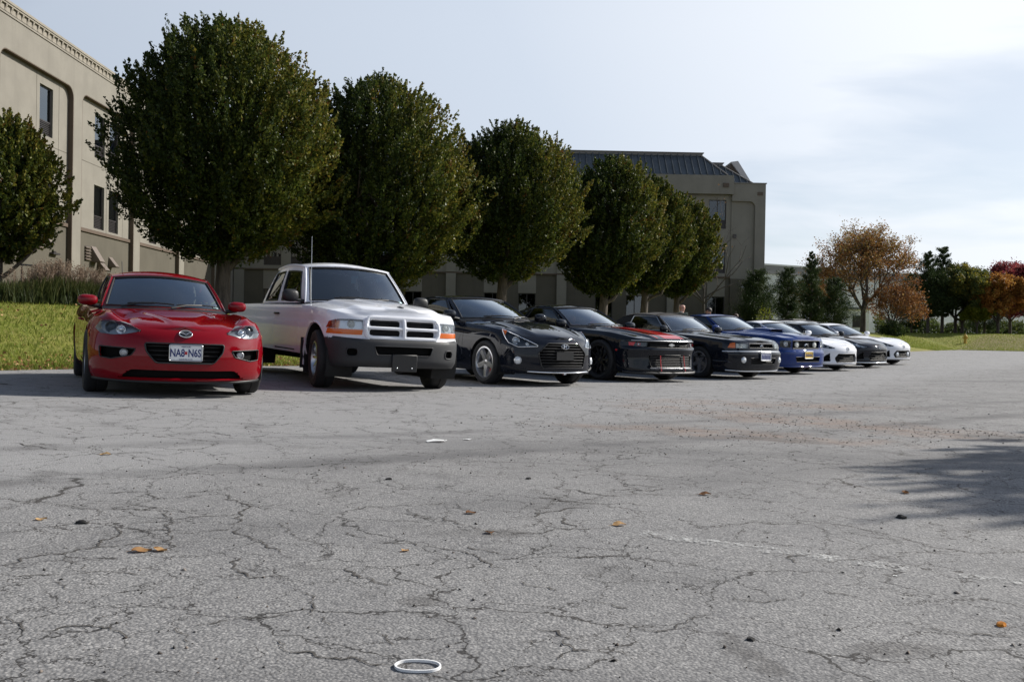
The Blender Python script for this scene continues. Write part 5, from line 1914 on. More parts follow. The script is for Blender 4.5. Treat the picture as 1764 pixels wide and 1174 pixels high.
def fit_low(bright=False, fog=False, dark=False):
    def fit(c):
        c.headlamp([(.46, .585), (.62, .635), (.80, .690), (.98, .725), (1.04, .73)], [(.46, .575), (.62, .565), (.78, .590), (.92, .645), (1.04, .722)], .05, 'lamp_reflector' if bright else 'lamp_dark', units=((.78, .635, .042, 'chrome'), (.64, .598, .028, 'lamp_reflector')))
        c.opening([(-.36, .435), (.36, .435), (.47, .33), (.42, .225), (-.42, .225), (-.47, .33)], .025, .008, 'black_plastic')
        for sd in (1, -1): c.opening([(.62 * sd, .455), (.72 * sd, .40), (.92 * sd, .245), (.60 * sd, .255)], .015, .005, 'black_plastic')

        def later():
            gr = c.patch('grille', [(-.40, .445), (0, .445), (.40, .445)], [(-.46, .215), (0, .215), (.46, .215)], -.055, 'dark_void', 0, nu=13)[0]
            for z in (.27, .32, .37): c.edge_tube('slat', [(-.42, z), (0, z), (.42, z)], .006, 'black_plastic', (1,), -.025, gr, False, 4)
            if fog:
                for sd in (1, -1): c.disc('fog_lamp', .30 * sd, .33, -.03, [(0, .03), (.05, .024), (.062, .014), (.066, .026), (.074, 0)], 'lamp_reflector', gr, tilt=.8)
            for sd in (1, -1):
                c.patch('side_intake', [(.58, .47), (.94, .30)], [(.58, .24), (.94, .235)], -.045, 'dark_void', 0, (sd,), 7, 4)
            c.edge_tube('lip_spoiler', [(-1.0, .17), (-.6, .155), (0, .15), (.6, .155), (1.0, .17)], .016, 'chrome' if dark else 'black_plastic', (1,), .010, None, False, 6)
            e = c.at(0, .56, .006)
            bm = bmesh.new()
            M = Matrix.Translation(e) @ c.nrm(0, .56).to_track_quat('Z', 'Y').to_matrix().to_4x4()
            add_tube(bm, [M @ Vector((.045 * math.cos(k * math.pi / 10), .045 * math.sin(k * math.pi / 10), 0)) for k in range(20)], .006, 5, True)
            add_tube(bm, [M @ Vector((-.04, 0, .001)), M @ Vector((.04, 0, .001))], .006, 5)
            bm_obj('badge', bm, 'chrome', c.root, 60, weld=0)
        c.post.append(later)
    return fit


# ---------------------------------------------------------------- 10 white wagon behind the row
S_WAG = dict(paint='white_paint', xf=.90, nl=.45, xr=-3.75, tl=.25, fexp=(2.8, 2.2), rexp=(5, 2.5), wb=2.7, track=.78, wr=.345, tw=.22, rim=.22, arch=.39, spokes=5, spoke_w=.07, rim_mat='alloy_grey',
             w=[(.45, .86), (.1, .90), (-.4, .90), (-2.6, .90), (-3.5, .87)], zb=[(.9, .25), (.1, .26), (-2.6, .27), (-3.75, .35)],
             zs=[(.9, .85), (.5, .91), (0, .96), (-.6, 1.0), (-2.5, 1.05), (-3.75, 1.05)], zc=[(.9, .85), (.6, .94), (0, 1.02), (-.6, 1.07), (-3.75, 1.1)],
             side=std_side(.05, .08), front=[(.2, .06), (.3, 0), (.5, .0), (.7, .02), (.85, .07)], rear=[(.2, .05), (.5, 0), (1.0, .03)], doors=[(-.6, -1.6)], hood=(.75, -.58), cabin=(-.75, -3.6, .85), bump_a=.9, seat_x=-1.65,
             gh=dict(wb=(-.55, 1.07), wc=(-.90, .75, 1.03), wt=(-1.30, 1.42), wtc=(-1.42, .60, 1.395), rc=(-3.60, .72, 1.10), rb=(-3.70, 1.10), rtc=(-3.25, .58, 1.395), rt=(-3.35, 1.42), zarch=.03, crown=.03,
                     windows=[(.04, .34, .1, .9, 'side_window', 'tinted_glass'), (.38, .66, .1, .9, 'rear_door_window', 'tinted_glass'), (.70, .95, .14, .88, 'quarter_window', 'tinted_glass')]))


def fit_wag(c):
    c.headlamp([(.5, .80), (.8, .83), (1.0, .85)], [(.5, .70), (.8, .71), (1.0, .77)], .04, 'lamp_reflector')

    def later():
        for sd in (1, -1):
            tube_obj('roof_rail', [(-1.7, .57 * sd, 1.465), (-1.8, .57 * sd, 1.51), (-3.0, .56 * sd, 1.51), (-3.1, .56 * sd, 1.465)], .016, 'black_plastic', c.root)
        for x in (-1.95, -2.75): tube_obj('roof_bar', [(x, -.58, 1.515), (x, .58, 1.515)], .018, 'black_plastic', c.root)
        c.patch('grille', [(-.40, .72), (.40, .72)], [(-.36, .60), (.36, .60)], .004, 'black_plastic', .01)
    c.post.append(later)


GROUP = 'cars parked side by side along the lawn'


def put(name, S, fit, x, y, h, label, cat='car', group=GROUP):
    c = make_car(name, S, fit)
    place_car(c, x, y, h)
    tag(c.root, label, cat, group)
    return c


put('sports_car', S_RED, fit_red, -3.58, 9.82, 27, 'glossy red coupe with oval winged badge and white Missouri plate on its nose')
put('pickup_truck', S_TRUCK, fit_truck, -1.75, 12.25, 30.5, 'white extended cab pickup with black bumper, crossbar grille and orange turn signals', 'pickup truck')
put('hatchback', S_HATCH, fit_hatch, .28, 14.55, 36, 'black hatchback with hexagonal slatted grille, oval badge and silver five spoke wheels', 'car')
put('muscle_car', S_MUSC, fit_muscle, 2.25, 17.0, 38, 'black coupe with red bonnet stripes, red seats and hanging red tow straps')
put('convertible', S_CONV, fit_conv, 4.36, 18.95, 38, 'old black convertible with raised cloth roof, amber corner lights and white plate')
put('muscle_car', S_BLUE, fit_blue, 6.13, 21.7, 38, 'blue coupe with scoop on its bonnet, round lamps in the grille and yellow plate')
put('sports_car', S_LOW('white_paint', 'black_wheel'), fit_low(), 7.95, 24.0, 38, 'low white coupe parked between the blue scooped car and a black coupe')
put('sports_car', S_LOW('black_paint', 'black_wheel'), fit_low(True, dark=True), 9.7, 26.4, 38, 'low black coupe with clear headlights parked between two white coupes')
put('sports_car', S_LOW('white_paint', 'alloy_grey'), fit_low(False, True), 11.45, 28.95, 38, 'white coupe at the far end of the row, fog lamps in its grille')
put('station_wagon', S_WAG, fit_wag, 12.6, 35.4, 40, 'white wagon with black roof bars, mostly hidden behind the far coupes', 'car', None)
# ---------------------------------------------------------------- hotel with two wings, warehouse beyond
def stucco(name, col, streak=0.10, bscale=45.0):
    m, g = new_mat(name)
    P = g.pos()
    n = g.noise(P, 1.1, 5, 0.6)
    v = g.noise(g.mapping(P, (3.0, 3.0, 0.16)), 1.0, 4, 0.6)
    f = g.noise(P, 26.0, 3, 0.7)
    c = g.mix(g.step(n, 0.3, 0.7), tuple(k * 0.93 for k in col), tuple(k * 1.06 for k in col))
    c = g.mix(g.math('MULTIPLY', g.step(v, 0.48, 0.75), streak * 2.2), c, tuple(k * 0.62 for k in col))
    c = g.mix(g.math('MULTIPLY', f, 0.12), c, tuple(k * 0.7 for k in col))
    p = g('ShaderNodeBsdfPrincipled', None, Base_Color=c, Roughness=0.92)
    p.inputs['Specular IOR Level'].default_value = 0.2
    g.put(p.inputs['Normal'], g.bump(g.noise(P, bscale, 3, 0.7), 0.5, 0.01))
    g.out(p)


stucco('tan_stucco', (0.222, 0.207, 0.178))
stucco('taupe_stucco', (0.104, 0.094, 0.075))
stucco('brown_trim_and_shade', (0.115, 0.088, 0.070), 0.05)  # ledges and small trim, and the painted shade of the bay recesses
stucco('cornice_paint', (0.27, 0.245, 0.205), 0.12)
simple('bronze_frame', (0.045, 0.040, 0.040), 0.45, 0.3)
simple('vent_metal', (0.155, 0.125, 0.105), 0.5, 0.2)
simple('slate_metal_roof', (0.078, 0.090, 0.098), 0.5, 0.2, vary=0.15, vscale=1.5)
simple('roof_trim', (0.16, 0.15, 0.14), 0.6)
simple('coping_pale', (0.50, 0.47, 0.45), 0.7)
simple('curtain_cloth', (0.32, 0.29, 0.24), 0.9, vary=0.2, vscale=8)
simple('room_dark', (0.02, 0.02, 0.022), 0.9)
simple('bare_metal_rail', (0.03, 0.03, 0.03), 0.5, 0.5)
glass('window_glass', (0.30, 0.33, 0.36), 1.0, 1.55)


class Frame:
    def __init__(s, o, u, n):
        s.o, s.u, s.n = Vector((*o, 0)), Vector((*u, 0)), Vector((*n, 0))
        s.M = Matrix(((s.u.x, s.n.x, 0, s.o.x), (s.u.y, s.n.y, 0, s.o.y), (0, 0, 1, 0), (0, 0, 0, 1)))

    def __call__(s, u, n, z):
        return s.M @ Vector((u, n, z))


LW = Frame((-15.53, 0.0), (-0.0194, 0.9998), (0.9998, 0.0194))
RW = Frame((-16.60, 55.1), (0.9998, 0.0194), (0.0194, -0.9998))
hotel = empty('hotel_building', (-14.0, 50.0, 1.2))
HM = hotel.matrix_world.copy()


def hpart(name, bm, mat, parent=None, smooth=None):
    o = bm_obj(name, bm, mat, None, smooth, weld=0)
    if parent is None:
        o.data.transform(Matrix.Translation((14.0, -50.0, -1.2)))
        o.parent = hotel
    else:
        o.data.transform(Matrix.Translation((14.0, -50.0, -1.2)))
        o.parent = parent
    return o


def holed(bm, F, u0, u1, z0, z1, n, holes, depth, back=0.3):
    us = sorted({u0, u1} | {h[0] for h in holes} | {h[1] for h in holes})
    zs = sorted({z0, z1} | {h[2] for h in holes} | {h[3] for h in holes})
    us = [u for u in us if u0 <= u <= u1]
    zs = [z for z in zs if z0 <= z <= z1]
    for a, b in zip(us, us[1:]):
        for c, d in zip(zs, zs[1:]):
            um, zm = (a + b) / 2, (c + d) / 2
            if any(h[0] < um < h[1] and h[2] < zm < h[3] for h in holes): continue
            bm.faces.new([bm.verts.new(F(p, n, q)) for p, q in ((a, c), (b, c), (b, d), (a, d))])
    for h in holes:
        for (a, c), (b, d) in (((h[0], h[2]), (h[1], h[2])), ((h[1], h[2]), (h[1], h[3])), ((h[1], h[3]), (h[0], h[3])), ((h[0], h[3]), (h[0], h[2]))):
            bm.faces.new([bm.verts.new(p) for p in (F(a, n, c), F(b, n, d), F(b, n - depth, d), F(a, n - depth, c))])


def window(F, u0, u1, z0, z1, n, grille=True, curtain=0, glassm='window_glass', split=False):
    """window unit set back in its opening: frame, pane(s), curtain and the air-conditioner grille under the glass"""
    zg = z0 + (z1 - z0) * 0.30 if grille else z0
    d = n - 0.10
    bm = bmesh.new()
    t = 0.045
    for a, b, c, e in ((u0, u0 + t, z0, z1), (u1 - t, u1, z0, z1), (u0 + t, u1 - t, z1 - t, z1), (u0 + t, u1 - t, z0, z0 + t), (u0 + t, u1 - t, zg - t / 2, zg + t / 2)):
        add_box(bm, a, b, d - .03, d + .03, c, e, F.M)
    um = (u0 + u1) / 2
    if split: add_box(bm, um - t / 2, um + t / 2, d - .025, d + .025, zg + t / 2, z1 - t, F.M)
    w = hpart('window', bm, 'bronze_frame')
    panes = [(u0 + t, um - t / 2), (um + t / 2, u1 - t)] if split else [(u0 + t, u1 - t)]
    for a, b in panes:
        bm = bmesh.new()
        add_box(bm, a, b, d - .006, d, zg + t / 2, z1 - t, F.M)
        hpart('pane', bm, glassm, w)
    if curtain:
        bm = bmesh.new()
        c0, c1 = (u0 + .06, u1 - .06) if curtain == 1 else ((u0 + .06, um - .05) if curtain == 2 else (u0 + .06, u0 + .3))
        k = 14
        v = [(c0 + (c1 - c0) * i / k, d - .16 + (.03 if i % 2 else 0)) for i in range(k + 1)]
        for (a, y), (b, y2) in zip(v, v[1:]):
            bm.faces.new([bm.verts.new(F(a, y, zg + .02)), bm.verts.new(F(b, y2, zg + .02)), bm.verts.new(F(b, y2, z1 - .03)), bm.verts.new(F(a, y, z1 - .03))])
        hpart('curtain', bm, 'curtain_cloth', w)
    bm = bmesh.new()
    add_box(bm, u0 - .1, u1 + .1, d - .9, d - .5, z0, z1, F.M)
    hpart('room_shade', bm, 'room_dark', w)
    if grille:
        bm = bmesh.new()
        add_box(bm, u0 + t, u1 - t, d - .04, d - .02, z0 + t, zg - t / 2, F.M)
        m = 7
        for i in range(m):
            zc = z0 + t + (zg - z0 - 1.5 * t) * (i + .5) / m
            add_box(bm, u0 + t, u1 - t, d - .02, d + .012, zc - .012, zc + .012, F.M)
        hpart('vent_grille', bm, 'bronze_frame', w)
    return w


def left_wing():
    F = LW
    u_lo, u_hi = 10.0, 55.0
    top, zled, zarch = 10.64, 4.52, 9.50
    base = 0.0
    bays = []
    k = -4
    while True:
        a = 34.78 + 5.8 * k - 0.0
        if a > 54: break
        bays.append((a, min(a + 5.1, 54.6)))
        k += 1
    rec = -0.19
    # front skin: band over the bays, piers between them and rounded upper corners
    bm = bmesh.new()
    add_box(bm, u_lo, u_hi + .2, -.30, 0, zarch, top, F.M)
    hpart('wall_band', bm, 'tan_stucco')
    edges = [u_lo] + [v for b in bays for v in b] + [u_hi + .2]
    for a, b in zip(edges[0::2], edges[1::2]):
        if b - a < .05: continue
        bm = bmesh.new()
        add_box(bm, a, b, -.30, 0, base, zarch, F.M)
        hpart('pier', bm, 'tan_stucco')
    r = .42
    bm = bmesh.new()
    for a, b in bays:
        for c, s in ((a, 1), (b, -1)):
            pts = [(c, zarch)] + [(c + s * (r - r * math.sin(t * math.pi / 16)), zarch - r + r * math.cos(t * math.pi / 16)) for t in range(9)]
            A = [bm.verts.new(F(p, 0, z)) for p, z in pts]
            B = [bm.verts.new(F(p, rec, z)) for p, z in pts]
            bm.faces.new(A)
            for i in range(len(pts)): bm.faces.new((A[i - 1], A[i], B[i], B[i - 1]))
    hpart('corner_fillet', bm, 'tan_stucco')
    # lining of each recess: shade of its soffit and jambs painted in brown
    for a, b in bays:
        bm = bmesh.new()
        add_box(bm, a + r, b - r, rec + .002, -.004, zarch - .030, zarch - .002, F.M)
        add_box(bm, b - .030, b - .002, rec + .002, -.004, base, zarch - r, F.M)
        add_box(bm, a + .002, a + .030, rec + .002, -.004, base, zarch - r, F.M)
        for c, s in ((a, 1), (b, -1)):
            q = [(c + s * (r - (r - .004) * math.sin(t * math.pi / 16)), zarch - r + (r - .004) * math.cos(t * math.pi / 16)) for t in range(9)]
            q2 = [(c + s * (r - (r - .03) * math.sin(t * math.pi / 16)), zarch - r + (r - .03) * math.cos(t * math.pi / 16)) for t in range(9)]
            for i in range(8):
                bm.faces.new([bm.verts.new(F(*p)) for p in ((q2[i][0], rec, q2[i][1]), (q2[i + 1][0], rec, q2[i + 1][1]), (q2[i + 1][0], -.004, q2[i + 1][1]), (q2[i][0], -.004, q2[i][1]))])
                bm.faces.new([bm.verts.new(F(*p)) for p in ((q2[i][0], -.004, q2[i][1]), (q2[i + 1][0], -.004, q2[i + 1][1]), (q[i + 1][0], -.004, q[i + 1][1]), (q[i][0], -.004, q[i][1]))])
        hpart('reveal_shade', bm, 'brown_trim_and_shade')
    # infill of each bay
    for bi, (a, b) in enumerate(bays):
        holes = []
        c = a + 1.55
        pairs = [(c, c + .95), (c + 1.40, c + 2.35)]
        # windows keep the rhythm measured on the front: a pair in each bay and storey
        for fl, (z0, z1) in enumerate(((4.62, 6.32), (7.38, 9.09))):
            for j, (p, q) in enumerate(pairs):
                if fl == 1 and j == 0 and a < 34: continue
                if q < b - .2: holes.append((p, q, z0, z1))
        bm = bmesh.new()
        holed(bm, F, a, b, zled, zarch, rec, holes, .22)
        hpart('wall_panel', bm, 'tan_stucco')
        bm = bmesh.new()
        add_box(bm, a + .03, b - .03, rec - .06, rec + .012, base, zled - .13, F.M)
        hpart('lower_wall_panel', bm, 'taupe_stucco')
        bm = bmesh.new()
        add_box(bm, a + .03, b - .03, rec - .06, rec + .075, zled - .13, zled - .002, F.M)
        hpart('ledge', bm, 'brown_trim_and_shade')
        for h in holes: window(F, *h, rec, True, 3 if h[0] > c + 1 and h[2] < 7 else (1 if h[2] > 7 else 0))
        bm = bmesh.new()
        for z in (7.08,):
            add_box(bm, a + .03, b - .03, rec - .01, rec + .006, z - .009, z + .009, F.M)
        for p in (a + 2.72, a + 4.35):
            add_box(bm, p - .007, p + .007, rec - .01, rec + .005, 4.54, zarch - .05, F.M)
        hpart('control_joint', bm, 'taupe_stucco')
    # cornice: coping, frieze and a row of brackets
    bm = bmesh.new()
    add_box(bm, u_lo, u_hi + .2, -.35, .10, 10.90, 10.98, F.M)
    add_box(bm, u_lo, u_hi + .2, -.35, .075, 10.84, 10.90, F.M)
    hpart('coping', bm, 'cornice_paint')
    bm = bmesh.new()
    add_box(bm, u_lo, u_hi + .2, -.30, .012, top, 10.84, F.M)
    add_box(bm, u_lo, u_hi + .2, .013, .032, 10.55, 10.575, F.M)
    hpart('frieze', bm, 'cornice_paint')
    first = None
    u = 25.0
    bm = bmesh.new()
    prof = [(.012, 10.64), (.022, 10.66), (.032, 10.72), (.062, 10.79), (.068, 10.838), (.012, 10.838)]
    A = [bm.verts.new(F(-.045, n, z)) for n, z in prof]
    B = [bm.verts.new(F(.045, n, z)) for n, z in prof]
    bm.faces.new(A)
    bm.faces.new(B[::-1])
    for i in range(len(prof)): bm.faces.new((A[i - 1], A[i], B[i], B[i - 1]))
    first = hpart('cornice_bracket', bm, 'cornice_paint')
    base_m = first.matrix_basis.copy()
    for i in range(int((u_hi - 22) / .345)):
        o = first if i == 0 else first.copy()
        if i:
            COL.objects.link(o)
            o.parent = hotel
        o.location = F.u * (22 + .345 * i)
    # rear volume and flat roof
    bm = bmesh.new()
    add_box(bm, u_lo, u_hi - .3, -15, -14.8, base, 10.6, F.M)
    add_box(bm, u_lo, u_lo + .25, -14.8, -.3, base, 10.6, F.M)
    hpart('rear_wall', bm, 'tan_stucco')
    bm = bmesh.new()
    add_box(bm, u_lo + .3, u_hi, -14.8, -.32, 10.2, 10.35, F.M)
    hpart('flat_roof', bm, 'roof_trim')
    # vents on the lower wall
    def louvre(u0, u1, z0, z1, n=5):
        bm = bmesh.new()
        add_box(bm, u0, u1, rec + .013, rec + .02, z0, z1, F.M)
        v = hpart('louvre_vent', bm, 'room_dark')
        for i in range(n):
            z = z0 + (z1 - z0) * (i + .5) / n
            bm = bmesh.new()
            h = (z1 - z0) / n * .5
            M = F.M @ Matrix.Translation((0, rec + .05, z)) @ Matrix.Rotation(R(-35), 4, 'X')
            add_box(bm, u0 - .01, u1 + .01, -.045, .045, -h * .35, h * .35, M)
            hpart('slat', bm, 'vent_metal', v)

    def hood(u0, u1, z0, z1, out):
        bm = bmesh.new()
        n0 = rec + .012
        q = [(n0, z1), (n0 + out, z0 + .02), (n0 + out, z0), (n0, z0)]
        for uu in (u0, u1 - .012):
            A = [bm.verts.new(F(uu, n, z)) for n, z in q]
            B = [bm.verts.new(F(uu + .012, n, z)) for n, z in q]
            bm.faces.new(A)
            bm.faces.new(B[::-1])
            for i in range(4): bm.faces.new((A[i - 1], A[i], B[i], B[i - 1]))
        M = [F(u0, n0, z1), F(u1, n0, z1), F(u1, n0 + out, z0 + .02), F(u0, n0 + out, z0 + .02)]
        off = Vector((.008, 0, .012))
        A = [bm.verts.new(p) for p in M]
        B = [bm.verts.new(p + off) for p in M]
        bm.faces.new(A)
        bm.faces.new(B)
        for i in range(4): bm.faces.new((A[i - 1], A[i], B[i], B[i - 1]))
        hpart('vent_hood', bm, 'vent_metal')
    louvre(35.55, 35.97, 3.30, 3.86)
    hood(36.1, 36.55, 3.28, 3.88, .36)
    hood(36.7, 37.1, 2.98, 3.40, .34)
    hood(37.75, 38.1, 3.20, 3.60, .30)
    louvre(31.9, 32.3, 3.42, 3.95)
    hood(32.4, 32.7, 3.62, 3.95, .22)
    bm = bmesh.new()
    add_box(bm, 32.75, 33.25, rec + .013, rec + .16, 3.30, 3.36, F.M)
    add_box(bm, 32.92, 33.08, rec + .013, rec + .10, 3.36, 3.42, F.M)
    hpart('wall_lamp', bm, 'bronze_frame')


def right_wing():
    F = RW
    U1 = 31.6
    base = 0.0
    # projecting pilasters, lower taupe wall, upper wall with windows. bays 6.62 m apart
    pil = [1.0 + 6.62 * k for k in range(4)]          # light pilasters
    pil = [.35, 6.35, 12.90, 19.50, 26.10]
    wins = []
    for k, p in enumerate(pil[:-1]):
        wins.append(p + 3.75)
        if k < 3: wins.append(p + 5.35)
    wins = [2.3, 3.9, 8.8, 10.65, 15.40, 17.45, 22.05, 23.9, 28.78]
    holes_up, holes_low = [], []
    for w in wins:
        holes_up.append((w - .52, w + .52, 4.62, 6.28))
        holes_up.append((w - .52, w + .52, 7.28, 9.0))
        holes_low.append((w - .52, w + .52, 1.55, 3.22))
    bm = bmesh.new()
    holed(bm, F, .0, U1 - 2.0, 4.42, 9.30, 0, [h for h in holes_up if h[1] < U1 - 2.0], .22)
    hpart('upper_wall', bm, 'tan_stucco')
    bm = bmesh.new()
    holed(bm, F, .0, U1 - 2.0, base, 4.34, -.06, [h for h in holes_low if h[1] < U1 - 2.0], .22)
    hpart('lower_wall', bm, 'taupe_stucco')
    bm = bmesh.new()
    add_box(bm, 0, U1 - 2.0, -.10, .05, 4.34, 4.42, F.M)
    hpart('ledge', bm, 'brown_trim_and_shade')
    for p in pil:
        bm = bmesh.new()
        add_box(bm, p - .29, p + .29, -.02, .10, base, 4.338, F.M)
        add_box(bm, p - .29, p + .29, .001, .10, 4.424, 9.30, F.M)
        hpart('pilaster', bm, 'tan_stucco')
    for w in wins:
        if w + .6 > U1 - 2.0: continue
        bm = bmesh.new()
        add_box(bm, w - .53, w + .53, -.10, -.045, 3.224, 4.335, F.M)
        hpart('spandrel', bm, 'tan_stucco')
    for i, h in enumerate(holes_up + holes_low):
        if h[1] < U1 - 2.0:
            low = h in holes_low
            window(F, *h, 0 if not low else -.06, not low, (1, 2, 0, 2, 1)[i % 5], split=True)
    # fascia under the mansard
    bm = bmesh.new()
    add_box(bm, -.2, U1 - 1.95, -.3, .34, 9.31, 10.42, F.M)
    hpart('fascia', bm, 'tan_stucco')
    for p in (29.0, 24.5, 20.0, 15.5):
        bm = bmesh.new()
        add_box(bm, p, p + .34, .345, .40, 9.72, 9.95, F.M)
        hpart('scupper', bm, 'brown_trim_and_shade')
    # end block with its tall round-cornered recess
    a, b = U1 - 2.0, U1 + .0
    bm = bmesh.new()
    r, za = .35, 8.92
    add_box(bm, a, b, -.45, .22, za, 9.97, F.M)
    add_box(bm, b - .62, b, -.45, .22, base, za, F.M)
    pts = [(b - .62, za)] + [(b - .62 - (r - r * math.sin(t * math.pi / 16)), za - r + r * math.cos(t * math.pi / 16)) for t in range(9)]
    A = [bm.verts.new(F(p, .22, z)) for p, z in pts]
    B = [bm.verts.new(F(p, .06, z)) for p, z in pts]
    bm.faces.new(A)
    for i in range(len(pts)): bm.faces.new((A[i - 1], A[i], B[i], B[i - 1]))
    hpart('end_frame', bm, 'tan_stucco')
    bm = bmesh.new()
    add_box(bm, a, b - .62, -.45, .05, 4.30, za, F.M)
    hpart('end_panel', bm, 'tan_stucco')
    bm = bmesh.new()
    add_box(bm, a, b - .62, -.45, .06, base, 4.30, F.M)
    hpart('end_lower_panel', bm, 'taupe_stucco')
    bm = bmesh.new()
    add_box(bm, a + .12, a + .30, .05, .14, 6.72, 6.95, F.M)
    hpart('wall_lamp', bm, 'bronze_frame')
    bm = bmesh.new()
    add_box(bm, b - .5, b - .18, .222, .25, 9.28, 9.48, F.M)
    hpart('scupper', bm, 'brown_trim_and_shade')
    bm = bmesh.new()
    add_box(bm, a - .02, b + .05, -.5, .26, 9.97, 10.03, F.M)
    hpart('coping', bm, 'roof_trim')
    # lamp globe on a post-top bracket by the end block
    lathe_o = lathe_obj('wall_globe', [(0, -.12), (.08, -.1), (.12, 0), (.08, .1), (0, .12)], 'coping_pale', None, 12, Matrix.Translation(F(b - 1.3, .3, 3.75)))
    lathe_o.data.transform(Matrix.Translation((14.0, -50.0, -1.2)))
    lathe_o.parent = hotel
    # end wall, back wall
    bm = bmesh.new()
    add_box(bm, b - .25, b - .002, -16, -.46, base, 9.9, F.M)
    add_box(bm, -.3, b - .3, -16, -15.7, base, 9.9, F.M)
    hpart('rear_wall', bm, 'tan_stucco')
    bm = bmesh.new()
    add_box(bm, 0, b - .3, -15.6, -.5, 9.6, 9.7, F.M)
    hpart('flat_roof', bm, 'roof_trim')

    # standing-seam mansard: every pan is a piece
    def mansard(u0, u1, z0, z1, n0, run, hipl, hipr, step):
        k = int(round((u1 - u0) / step))
        for i in range(k):
            p, q = u0 + (u1 - u0) * i / k, u0 + (u1 - u0) * (i + 1) / k

            def zt(u):            # height where the hip cuts the pan
                t = 1.0
                if hipr: t = min(t, (u1 - u) / hipr)
                if hipl: t = min(t, (u - u0) / hipl)
                return max(0.0, t)
            tp, tq = zt(p), zt(q)
            bm = bmesh.new()
            P_ = lambda u, t, o=0: F(u, n0 - run * t + o, z0 + (z1 - z0) * t + o)
            vs = [P_(p, 0), P_(q, 0)]
            if tq > 0: vs.append(P_(q, tq))
            if tp > 0: vs.append(P_(p, tp))
            if len(vs) < 3: continue
            bm.faces.new([bm.verts.new(v) for v in vs])
            if tp > 0:
                A = [P_(p - .022, 0, 0), P_(p + .022, 0, 0), P_(p + .022, tp, 0), P_(p - .022, tp, 0)]
                B = [P_(p - .022, 0, .06), P_(p + .022, 0, .06), P_(p + .022, tp, .06), P_(p - .022, tp, .06)]
                va = [bm.verts.new(v) for v in A + B]
                for f in ((4, 5, 6, 7), (0, 1, 5, 4), (1, 2, 6, 5), (3, 0, 4, 7), (2, 3, 7, 6)): bm.faces.new([va[j] for j in f])
            hpart('roof_panel', bm, 'slate_metal_roof')
        # ridge cap with a small upstand, hip flashing, return slope
        bm = bmesh.new()
        add_box(bm, u0 + (hipl or 0) - .1, u1 - (hipr or 0) + .1, n0 - run - .5, n0 - run + .05, z1 - .02, z1 + .14, F.M)
        add_box(bm, u0 + (hipl or 0) - .15, u1 - (hipr or 0) + .18, n0 - run - .55, n0 - run + .1, z1 + .14, z1 + .19, F.M)
        if hipr:
            add_tube(bm, [F(u1, n0 + .02, z0 + .03), F(u1 - hipr, n0 - run + .02, z1 + .03)], .05, 6)
        hpart('ridge_cap', bm, 'roof_trim')
        if hipr:
            bm = bmesh.new()
            bm.faces.new([bm.verts.new(v) for v in (F(u1, n0, z0), F(u1, n0 - 9, z0), F(u1 - hipr, n0 - 9 + run, z1), F(u1 - hipr, n0 - run, z1))])
            hpart('roof_end', bm, 'slate_metal_roof')
    mansard(-1.0, 29.3, 10.43, 11.82, .20, 1.3, 0, 1.35, .40)
    mansard(27.5, 31.35, 10.25, 11.55, -1.6, 1.15, 0, 1.75, .40)
    # parapet gable leaning behind the end block
    bm = bmesh.new()
    q = [(30.95, 12.05), (30.6, 12.05), (30.2, 10.1), (31.7, 10.1), (31.7, 10.75)]
    A = [bm.verts.new(F(u, -4.2, z)) for u, z in q]
    B = [bm.verts.new(F(u, -7.0, z)) for u, z in q]
    bm.faces.new(A)
    bm.faces.new(B[::-1])
    for i in range(len(q)): bm.faces.new((A[i - 1], A[i], B[i], B[i - 1]))
    hpart('parapet_gable', bm, 'brown_trim_and_shade')
    bm = bmesh.new()
    vs = [F(30.55, -4.0, 12.05), F(31.0, -4.0, 12.12), F(31.85, -4.0, 10.80), F(31.6, -4.0, 10.66)]
    ws = [F(30.55, -7.1, 12.05), F(31.0, -7.1, 12.12), F(31.85, -7.1, 10.80), F(31.6, -7.1, 10.66)]
    A = [bm.verts.new(v) for v in vs]
    B = [bm.verts.new(v) for v in ws]
    bm.faces.new(A)
    bm.faces.new(B[::-1])
    for i in range(4): bm.faces.new((A[i - 1], A[i], B[i], B[i - 1]))
    hpart('gable_coping', bm, 'coping_pale')
    # lift penthouse
    bm = bmesh.new()
    add_box(bm, 15.2, 17.85, -6, -2.5, 9.7, 12.95, F.M)
    hpart('penthouse', bm, 'taupe_stucco')
    bm = bmesh.new()
    add_box(bm, 15.1, 17.95, -6.1, -2.4, 12.95, 13.1, F.M)
    hpart('penthouse_coping', bm, 'roof_trim')


left_wing()
right_wing()
tag(hotel, 'tan stucco three storey hotel with dark windows and slate mansard roof behind the trees', 'building')


# low rail near the tall grass
def rail():
    o = Vector((-10.5, 20.2))
    z = ground_z(o.x, o.y)
    t = empty('metal_railing', (o.x, o.y, z), rz=R(70))
    for x in (-.22, .22): tube_obj('post', [(x, 0, -.05), (x, 0, .74)], .018, 'bare_metal_rail', t, 6)
    for h in (.42, .73): tube_obj('rail', [(-.24, 0, h), (.24, 0, h)], .02, 'bare_metal_rail', t, 6)
    tag(t, 'short dark metal railing standing in the pink tall grass by the wall', 'railing')


# ---------------------------------------------------------------- distant buildings
simple('warehouse_band', (0.20, 0.20, 0.22), 0.8, vary=0.05, vscale=.2)
simple('warehouse_wall', (0.55, 0.57, 0.60), 0.8, vary=0.06, vscale=.2)
simple('warehouse_edge', (0.50, 0.52, 0.55), 0.7)


